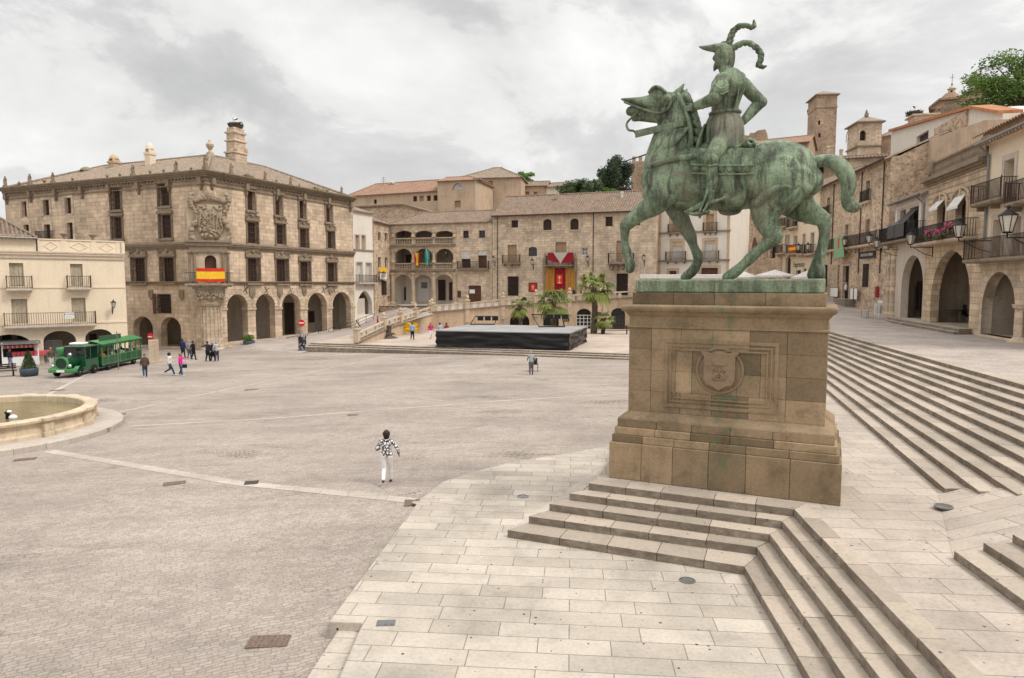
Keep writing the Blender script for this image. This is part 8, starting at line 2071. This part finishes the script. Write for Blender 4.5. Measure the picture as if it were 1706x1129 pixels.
# ================================================================= PEOPLE
def skinmat(name,c): return simple(name,c,.6,var=.1)
M['skin']=skinmat('skin',(.48,.28,.19)); M['hair_b']=simple('dark_hair',(.03,.018,.013),.6,var=.5,scale=30); M['hair_g']=simple('grey_hair',(.35,.33,.31),.7); M['hair_l']=simple('light_hair',(.30,.18,.09),.7)
def cm_(c,r=.85): 
    k='cloth_%d_%d_%d'%tuple(int(x*1000) for x in c)
    if k not in M: M[k]=simple('clothing',c,r,var=.2,scale=12,bump=.2)
    return M[k]
def cap(mb,p0,p1,r0,r1,n=12):
    p0=Vector(p0); p1=Vector(p1); d=p1-p0; L_=d.length
    if L_<1e-5: return mb.ell(p0,(r0,r0,r0),12,8)
    d.normalize(); ref=Vector((0,1,0)) if abs(d.y)<.9 else Vector((1,0,0)); e1=d.cross(ref).normalized(); e2=d.cross(e1)
    secs=[]
    for (o,rr) in [(-.97*r0,.25*r0),(-.7*r0,.71*r0),(0,r0)]+[(L_*k/4,r0+(r1-r0)*k/4) for k in (1,2,3)]+[(L_,r1),(L_+.7*r1,.71*r1),(L_+.97*r1,.25*r1)]:
        secs.append([p0+d*o+e1*rr*math.cos(2*PI*k/n)+e2*rr*math.sin(2*PI*k/n) for k in range(n)])
    return mb.ring(secs)
def person(loc,rz,label,h=1.68,top=(.1,.1,.1),bottom=(.05,.06,.1),hair='hair_b',shoes=(.02,.02,.02),walk=.25,arms=None,lean=0,hat=None,long=0,vox=.03,topmat=None,botmat=None,skirt=False,sit=False,sleeves=True,group=None,heavy=1.0,fem=False):
    """faces local -Y"""
    s=h/1.70; r=empty('person',loc,rz,label,'person',group)
    V_=lambda x,y,z: Vector((x*s,y*s,z*s))
    ln=lambda x,y,z: V_(x,y-lean*(z-.9),.9+(z-.9)*math.cos(lean)) if z>.9 else V_(x,y,z)
    w=walk
    if sit: legs=[[(-.09,0,.52),(-.1,-.42,.5),(-.1,-.42,.08)],[(.09,0,.52),(.1,-.42,.5),(.1,-.42,.08)]]; dz=-.38
    else: legs=[[(-.09,0,.9),(-.095,-.22*w-.12*w,.49),(-.095,-.55*w,.08)],[(.09,0,.9),(.095,-.05*w,.48),(.095,.62*w,.08+.28*w)]]; dz=0
    T=lambda x,y,z: (ln(x,y,z)+V_(0,0,dz))
    arms=arms or [[(-.26,.03,1.13),(-.27,-.08*w-.05,.88)],[(.26,.03,1.13),(.27,-.12,.88)]]
    b=MB()
    cap(b,T(0,0,.96),T(0,0,1.12),.13*s,.125*s); cap(b,T(0,0,1.12),T(0,-.01,1.34),.125*s,.14*s); cap(b,T(-.13,0,1.38),T(.13,0,1.38),.075*s,.075*s); cap(b,T(-.07,0,.92),T(.07,0,.92),.105*s,.105*s)
    cap(b,T(0,0,1.40),T(0,-.01,1.52),.05*s,.05*s); hc=T(0,-.02,1.595); b.ell(hc,(.078*s,.095*s,.11*s),14,10); b.ell(hc+V_(0,-.05,-.05),(.05*s,.05*s,.055*s),10,8)
    b.ell(hc+V_(0,-.10,-.005),(.014*s,.022*s,.024*s),8,6); b.ell(hc+V_(-.08,0,0),(.012*s,.02*s,.03*s),8,6); b.ell(hc+V_(.08,0,0),(.012*s,.02*s,.03*s),8,6)
    for l in legs:
        l=[V_(*p) for p in l]; cap(b,l[0],l[1],.082*s,.055*s); cap(b,l[1],l[2],.055*s,.036*s); cap(b,l[2]+V_(0,.03,-.02),l[2]+V_(0,-.13,-.04),.035*s,.03*s)
    hands=[]
    for sg,a in zip((-1,1),arms):
        sh=T(sg*.185,0,1.385); el=T(*a[0]); ha=T(*a[1]); cap(b,sh,el,.048*s,.04*s); cap(b,el,ha,.04*s,.027*s); d=(ha-el).normalized(); hands.append(ha)
        sd_=d.cross(Vector((0,1,0))).normalized() if abs(d.y)<.9 else Vector((1,0,0)); pm=ha+d*.05*s; cap(b,ha,pm,.03*s,.032*s)
        f_=Vector((0,-1,0))-d*Vector((0,-1,0)).dot(d); f_=f_.normalized() if f_.length>.1 else sd_
        for k in range(4): q=pm+f_*(.028-.018*k)*s; e=q+d*(.07+.01*(k in(1,2)))*s; cap(b,q,q.lerp(e,.55),.010*s,.009*s,7); cap(b,q.lerp(e,.55),e-f_*.0+sd_*(-sg*.012*s),.009*s,.008*s,7)
        cap(b,ha+d*.02*s+f_*.02*s,ha+d*.065*s+f_*.055*s,.011*s,.009*s,7)
    blob('body',b,M['skin'],r,min(vox,.016 if vox<.02 else vox*.75),1)
    # face features as small children
    e=MB(); 
    for sg in (-1,1): e.ell(hc+V_(sg*.03,-.088,.012),(.011*s,.006*s,.007*s),8,6)
    e.build('eyes',M['dark'],r); e=MB(); e.ell(hc+V_(0,-.095,-.05),(.024*s,.006*s,.007*s),8,6); e.build('mouth',M['maroon'],r)
    # jacket
    j=MB(); k=1.0*heavy; low=.86-long
    cap(j,T(0,0,max(low,.6)+.1),T(0,0,1.12),.155*s*k,.145*s*k); cap(j,T(0,0,1.12),T(0,-.01,1.34),.145*s*k,.152*s*k); cap(j,T(-.135,0,1.375),T(.135,0,1.375),.088*s,.088*s); cap(j,T(-.07,0,low+.09),T(.07,0,low+.09),.12*s*k,.12*s*k); cap(j,T(0,0,1.40),T(0,-.005,1.46),.07*s,.062*s)
    if sleeves:
        for sg,a in zip((-1,1),arms):
            sh=T(sg*.185,0,1.375); el=T(*a[0]); ha=T(*a[1]); cap(j,sh,el,.068*s,.056*s); cap(j,el,el.lerp(ha,.88),.056*s,.043*s)
    else:
        for sg,a in zip((-1,1),arms): sh=T(sg*.185,0,1.375); el=T(*a[0]); cap(j,sh,sh.lerp(el,.55),.066*s,.058*s)
    blob('top',j,topmat or cm_(top),r,vox,2)
    t_=MB(); cap(t_,T(-.06,0,.93),T(.06,0,.93),.122*s*k,.122*s*k)
    for l in legs:
        l=[V_(*p) for p in l]; cap(t_,l[0],l[1],.105*s,.075*s); cap(t_,l[1],l[1].lerp(l[2],.93),.075*s,.062*s)
    if skirt: t_.ring([[(rr*s*math.cos(2*PI*q/16),rr*.9*s*math.sin(2*PI*q/16),z*s) for q in range(16)] for rr,z in ((.17,.95),(.24,.7),(.29,.42))])
    blob('trousers' if not skirt else 'skirt',t_,botmat or cm_(bottom),r,vox,2)
    sh_=MB()
    for l in legs: a=V_(*l[2]); cap(sh_,a+V_(0,.04,-.035),a+V_(0,-.15,-.045),.045*s,.038*s)
    sh_.build('shoes',cm_(shoes,.5),r,smooth=True)
    if hat: 
        hh=MB(); hh.ell(hc+V_(0,.0,.05),(.095*s,.11*s,.075*s),14,8); hh.ell(hc+V_(0,-.05,.035),(.1*s,.14*s,.012*s),14,6); hh.build('hat',cm_(hat),r,smooth=True)
    else:
        hh=MB(); big=1.25 if fem else 1.0; hh.ell(hc+V_(0,.022,.025),(.092*s*big,.105*s*big,.112*s*big),16,10)
        if fem: hh.ell(hc+V_(0,.05,-.05),(.095*s,.075*s,.1*s),14,8); [hh.ell(hc+V_(.09*math.cos(q),.02+.08*math.sin(q),.02+.04*math.sin(q*3)),(.04*s,.04*s,.05*s),8,6) for q in [.2+.5*z_ for z_ in range(6)]]
        blob('hair',hh,M[hair],r,.016,1)
    return r
m,t,b=nt('patterned_blouse'); tc=t.nodes.new('ShaderNodeTexCoord'); vo=t.nodes.new('ShaderNodeTexVoronoi'); vo.feature='DISTANCE_TO_EDGE'; vo.inputs['Scale'].default_value=11; L(t,tc.outputs['Object'],vo.inputs['Vector'])
L(t,ramp(t,vo.outputs['Distance'],[(.10,(.02,.02,.03)),(.17,(.75,.72,.70))]),b.inputs['Base Color']); M['blouse']=m
AW=R(180)   # facing away from the camera
def P(px,py,rz,label,z=None,**k):
    p=G(px,py) if z is None else W(px,py,z); return person(p,rz,label,**k)
P(645,806,AW+R(6),'woman in a black and white patterned blouse and white trousers walking away alone',h=1.66,topmat=M['blouse'],bottom=(.78,.76,.72),fem=True,walk=.5,vox=.013,shoes=(.07,.03,.02),long=-.02,arms=[[(-.34,.06,1.17),(-.38,-.08,.94)],[(.31,.02,1.14),(.25,-.24,1.10)]])
P(242,628,R(-150),'man in a brown jacket, blue jeans and cap walking behind the train',h=1.66,top=(.10,.065,.045),bottom=(.03,.06,.13),hat=(.05,.06,.12),walk=.4,heavy=1.15,long=.08)
P(283,625,R(110),'person in a cream white jacket and blue jeans left of the pink jacket',h=1.62,top=(.66,.62,.53),bottom=(.03,.06,.14),walk=.6,heavy=1.15,fem=True,shoes=(.6,.6,.6),arms=[[(-.27,.05,1.13),(-.27,.02,.9)],[(.27,-.05,1.13),(.2,-.3,1.08)]])
pk=P(301.5,626,R(100),'woman in a bright pink jacket pointing with one arm and carrying a black bag',h=1.62,top=(.72,.02,.30),bottom=(.03,.07,.16),hair='hair_l',walk=.2,fem=True,shoes=(.6,.6,.6),arms=[[(-.26,.0,1.12),(-.24,-.1,.86)],[(.25,-.18,1.33),(.2,-.5,1.4)]])
o=MB().box(-.16,.16,-.07,.07,0,.26).tube([(-.1,0,.26),(-.05,0,.45),(.05,0,.45),(.1,0,.26)],.012,5).build('handbag',M['black'],bevel=.02); p=G(309,620); o.location=p+Vector((0,-.1,.35)); tag(o,'black bag carried by the woman in the pink jacket','bag')
gz=0
for a in [(305,596,R(170),'man in a navy jacket left of three by the palace corner',dict(h=1.72,top=(.02,.025,.09),bottom=(.03,.03,.04),heavy=1.2)),
 (316,597.5,R(190),'person in grey clothes between the navy and black jackets',dict(h=1.62,top=(.25,.25,.27),bottom=(.07,.08,.1),hair='hair_g')),
 (322.5,599,R(150),'person dressed in black on the right of the three by the palace corner',dict(h=1.66,top=(.012,.012,.014),bottom=(.015,.015,.02),arms=[[(-.27,.04,1.13),(-.3,-.02,.9)],[(.34,.0,1.18),(.46,.0,.98)]])),
 (346.5,602,R(175),'dark haired person in navy on the left of the embracing trio',dict(h=1.72,top=(.02,.025,.04),bottom=(.012,.012,.015),arms=[[(-.27,.04,1.13),(-.27,-.02,.9)],[(.36,.0,1.3),(.58,.02,1.28)]])),
 (355,601,R(170),'person with a dark skirt in the middle of the embracing trio',dict(h=1.62,top=(.02,.02,.025),bottom=(.015,.015,.018),skirt=True,fem=True,hair='hair_g')),
 (361.5,601.5,R(200),'person in a pale sleeved top on the right of the embracing trio',dict(h=1.7,top=(.45,.42,.42),bottom=(.05,.055,.07),hair='hair_g',arms=[[(-.3,-.1,1.25),(-.42,-.15,1.2)],[(.27,.04,1.13),(.27,-.02,.9)]])),
 (17,613,R(160),'person in black at the left part of the candy stall',dict(h=1.62,top=(.015,.015,.018),bottom=(.25,.22,.35))),
 (86,614,R(60),'person in an orange hat and camouflage jacket beside the glass door',dict(h=1.72,top=(.10,.09,.05),bottom=(.5,.48,.45),hat=(.45,.16,.05)))]:
    P(a[0],a[1],a[2],a[3],**a[4])
P(687,566,R(175),'man in a light blue shirt and dark trousers next to the yellow cover',z=SZ,h=1.76,top=(.25,.38,.58),bottom=(.015,.018,.03),walk=.3)
P(717.5,564,R(20),'person in a pink top and white trousers at the left corner of the stage',z=SZ,h=1.66,top=(.55,.04,.14),bottom=(.7,.68,.65),walk=.35,fem=True,hair='hair_l')
p=rows and None
def on_road(px,py,z): return W(px,py,z)
person(W(629.5,547,1.05),R(120),'child in a red top playing on the sloping road',h=1.35,top=(.65,.03,.06),bottom=(.2,.2,.22),walk=.5)
person(W(595,559,.62),R(160),'woman in dark clothes holding a pushchair at the foot of the ramp',h=1.62,top=(.03,.03,.05),bottom=(.03,.03,.05),arms=[[(-.25,-.15,1.1),(-.2,-.4,1.02)],[(.25,-.15,1.1),(.2,-.4,1.02)]])
def pushchair(p,rz,label,scale=1):
    r=empty('pushchair',p,rz,label,'pushchair'); s=scale; mb=MB()
    for x in (-.22,.22): mb.tube([(x*s,.38*s,1.0*s),(x*s,.1*s,.6*s),(x*s,-.35*s,.15*s)],.015,5); mb.tube([(x*s,.3*s,.15*s),(x*s,-.1*s,.7*s)],.015,5)
    mb.tube([(-.22*s,.38*s,1.0*s),(.22*s,.38*s,1.0*s)],.018,6); mb.build('frame',M['greym'],r)
    mb=MB(); mb.box(-.2*s,.2*s,-.25*s,.15*s,.4*s,.5*s); mb.box(-.2*s,.2*s,.12*s,.2*s,.45*s,.9*s); mb.build('seat',M['black'],r,bevel=.03)
    for x in (-.24,.24):
        for y in (-.35,.3): m2=MB(); m2.ring([[(x*s+a,y*s+.13*s*q*math.cos(2*PI*k/14),.13*s+.13*s*q*math.sin(2*PI*k/14)) for k in range(14)] for a,q in ((-.02,.6),(-.02,1),(.02,1),(.02,.6))]); m2.build('wheel',M['tyre'],r)
pushchair(W(599,563,.5),R(160),'pushchair held by the woman in dark clothes at the foot of the ramp')
for px_,lb,c in ((733,'person in pale blue sitting behind the left end of the stage',(.45,.5,.6)),(744,'person in dark red sitting behind the left end of the stage',(.3,.05,.05))):
    p=W(px_,556,SZ); person(Vector((p.x,p.y,SZ)),R(170),lb,h=1.6,top=c,bottom=(.05,.05,.07),sit=True,fem=True)
# walker pushing a wheelchair
P(885,624,AW,'stooped person in a grey jacket and grey trousers pushing a wheelchair away',h=1.6,top=(.28,.30,.31),bottom=(.13,.11,.11),hair='hair_g',lean=.42,walk=.15,arms=[[(-.27,-.12,1.1),(-.27,-.34,1.0)],[(.27,-.12,1.1),(.27,-.34,1.0)]])
p=G(889,618); r=empty('wheelchair',p,R(178),'wheelchair pushed by the stooped person in grey','wheelchair')
for x in (-.3,.3):
    mb=MB(); mb.ring([[(x+a,.1+rr*math.cos(2*PI*k/24),.3+rr*math.sin(2*PI*k/24)) for k in range(24)] for a,rr in ((-.015,.27),(-.015,.3),(.015,.3),(.015,.27))],close=True)
    for k in range(8): mb.tube([(x,.1,.3),(x,.1+.28*math.cos(k*PI/4),.3+.28*math.sin(k*PI/4))],.006,4)
    mb.build('wheel',M['tyre'],r); mb=MB(); mb.ring([[(x+a,-.45+rr*math.cos(2*PI*k/14),.1+rr*math.sin(2*PI*k/14)) for k in range(14)] for a,rr in ((-.015,.05),(-.015,.1),(.015,.1),(.015,.05))],close=True); mb.build('small_wheel',M['tyre'],r)
mb=MB(); mb.box(-.24,.24,-.3,.2,.48,.53); mb.box(-.24,.24,.18,.22,.5,.95); mb.build('seat',M['black'],r,bevel=.01)
mb=MB(); [mb.tube([(x,.45,.98),(x,.22,.95),(x,.2,.45),(x,-.35,.45),(x,-.5,.12)],.014,5) for x in (-.26,.26)]; mb.build('frame',M['greym'],r)
# terrace people
for k,(px_,tp_,lb) in enumerate(((935,(.6,.55,.5),'person in white with white hair behind the balustrade below the red cloth'),(948,(.45,.2,.1),'person with reddish hair right of the one in white on the terrace'),(956,(.02,.025,.04),'person in a black jacket leaning over the terrace balustrade'),(968,(.25,.08,.06),'person in dark red sitting behind the balustrade left of the tallest palm'),(1001,(.6,.58,.55),'person in a white shirt on the terrace right of the tallest palm'))):
    p=at(px_,495,88.3); z=CAMZ-(471-0)*0; zz=[3.55,3.62,3.66,3.7,3.9][k]+.25; person(Vector((p.x,p.y,zz)),R(20*k),lb,h=1.62,top=tp_,bottom=(.06,.06,.08),hair=['hair_g','hair_l','hair_b','hair_b','hair_b'][k],walk=0)
# waiter and customers at the right
x,z=cf.f.q(1408.5,497,-.25); p=cf.f.Mw@Vector((x,-.25,z)); person(p,R(60),'waiter in a white shirt and black apron standing in the cafe doorway',h=1.75,top=(.75,.73,.70),bottom=(.015,.015,.018),walk=0,hair='hair_g')
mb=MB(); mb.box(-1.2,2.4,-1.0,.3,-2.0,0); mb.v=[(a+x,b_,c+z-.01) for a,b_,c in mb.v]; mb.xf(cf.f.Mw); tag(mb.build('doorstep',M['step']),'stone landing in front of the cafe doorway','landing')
x,_=r2.f.q(1588,520,2.1); person(r2.f.Mw@Vector((x,2.9,.4)),R(30),'person in dark clothes seated between the tables in the largest arch',h=1.7,top=(.03,.03,.04),bottom=(.03,.03,.04),sit=True,fem=True)
# passengers
cols=[(.5,.2,.1),(.02,.02,.03),(.6,.55,.5),(.3,.05,.05),(.7,.68,.65),(.1,.15,.3),(.5,.45,.4)]
Mt=Matrix.Rotation(ta,3,'Z')
for k in range(7):
    y=.75+ (k//2)*1.4; x=-.45 if k%2==0 else -1.2
    person(tw_.location+Mt@Vector((x,y,.34)),ta+R(0),['passenger in rust brown nearest the engine','passenger in black behind the wagon frame, far side','passenger in cream in the second row near side','passenger in dark red in the second row far side','passenger in white in the third row near side','passenger in blue in the third row far side','passenger in beige in the last row'][k],h=1.55,top=cols[k],bottom=(.05,.05,.08),sit=True,fem=k%2==0,hair=['hair_l','hair_b','hair_g'][k%3],vox=.035)
person(te.location+Mt@Vector((-.55,1.7,.3)),ta,'driver in dark clothes inside the train cab',h=1.6,top=(.05,.05,.07),bottom=(.03,.03,.04),sit=True,vox=.035)
# ================================================================= CAMERA, LIGHT, SKY
cd=bpy.data.cameras.new('camera'); cam=bpy.data.objects.new('camera',cd); COL.objects.link(cam); SC.camera=cam
cd.sensor_width=36; cd.lens=F/1706*36; cd.clip_end=8000; cd.clip_start=.1
cam.location=CAM; cam.rotation_euler=(PI/2-TH,0,0)
SE=R(52)     # sun behind high cloud, to the right and slightly behind the square
sl=bpy.data.lights.new('sun','SUN'); sl.energy=1.5; sl.angle=R(14); sl.color=(1,.955,.89)
so=bpy.data.objects.new('sun',sl); COL.objects.link(so)
sdir=Vector((math.sin(R(112))*math.cos(SE),math.cos(R(112))*math.cos(SE),math.sin(SE)))
so.rotation_euler=sdir.to_track_quat('Z','Y').to_euler()
w=bpy.data.worlds.new('World'); SC.world=w; w.use_nodes=True; t=w.node_tree
bg=t.nodes['Background']; bg.inputs[1].default_value=1.0
sk=t.nodes.new('ShaderNodeTexSky'); sk.sky_type='NISHITA'; sk.sun_disc=False; sk.sun_elevation=SE; sk.sun_rotation=R(112); sk.dust_density=3
tc=t.nodes.new('ShaderNodeTexCoord'); sp=t.nodes.new('ShaderNodeSeparateXYZ'); L(t,tc.outputs['Generated'],sp.inputs[0])
def mth(op,a,b=None,c=None):
    n=t.nodes.new('ShaderNodeMath'); n.operation=op
    for i,v in enumerate((a,b,c)):
        if v is None: continue
        if hasattr(v,'node'): L(t,v,n.inputs[i])
        else: n.inputs[i].default_value=v
    return n.outputs[0]
zc=mth('ADD',mth('MAXIMUM',sp.outputs[2],0.0),.42)
cb=t.nodes.new('ShaderNodeCombineXYZ'); L(t,mth('DIVIDE',sp.outputs[0],zc),cb.inputs[0]); L(t,mth('DIVIDE',sp.outputs[1],zc),cb.inputs[1]); L(t,mth('MULTIPLY',sp.outputs[2],1.5),cb.inputs[2])
v=mapping(t,cb.outputs[0],scale=(1,1,1),loc=(1.7,.6,0))
n1=noise_(t,v,1.7,10,.60,.3); n2=noise_(t,mapping(t,cb.outputs[0],loc=(4.2,1.1,.3)),.75,5,.5,.3); n3=noise_(t,mapping(t,cb.outputs[0],loc=(9,3,1)),2.6,7,.6,.3)
c1=ramp(t,n1,[(.36,(.50,.50,.50)),(.46,(.59,.585,.58)),(.515,(.67,.665,.655)),(.55,(.80,.79,.775)),(.66,(.92,.91,.89))])
c2=ramp(t,n2,[(.36,.80),(.52,1.0),(.64,1.12)])
col=mixc(t,'MULTIPLY',1.0,c1,c2); col=mixc(t,'MULTIPLY',.25,col,ramp(t,n3,[(.3,.8),(.7,1.2)]))
zen=ramp(t,sp.outputs[2],[(.40,1.0),(.85,2.3)]); col=mixc(t,'MULTIPLY',1.0,col,zen)
# lighter towards the horizon, as thin overcast is
hz=ramp(t,sp.outputs[2],[(0.0,1.0),(.30,0.0)])
col=mixc(t,'MIX',mth('MULTIPLY',hz,.35),col,(.74,.73,.715))
sky=t.nodes.new('ShaderNodeVectorMath'); sky.operation='SCALE'; L(t,sk.outputs[0],sky.inputs[0]); sky.inputs['Scale'].default_value=.1
fin=mixc(t,'MIX',.94,sky.outputs[0],col)
L(t,fin,bg.inputs[0])
vs=SC.view_settings; vs.view_transform='Standard'; vs.look='None'; vs.exposure=0.38; vs.gamma=1
SC.render.resolution_x=1706; SC.render.resolution_y=1129
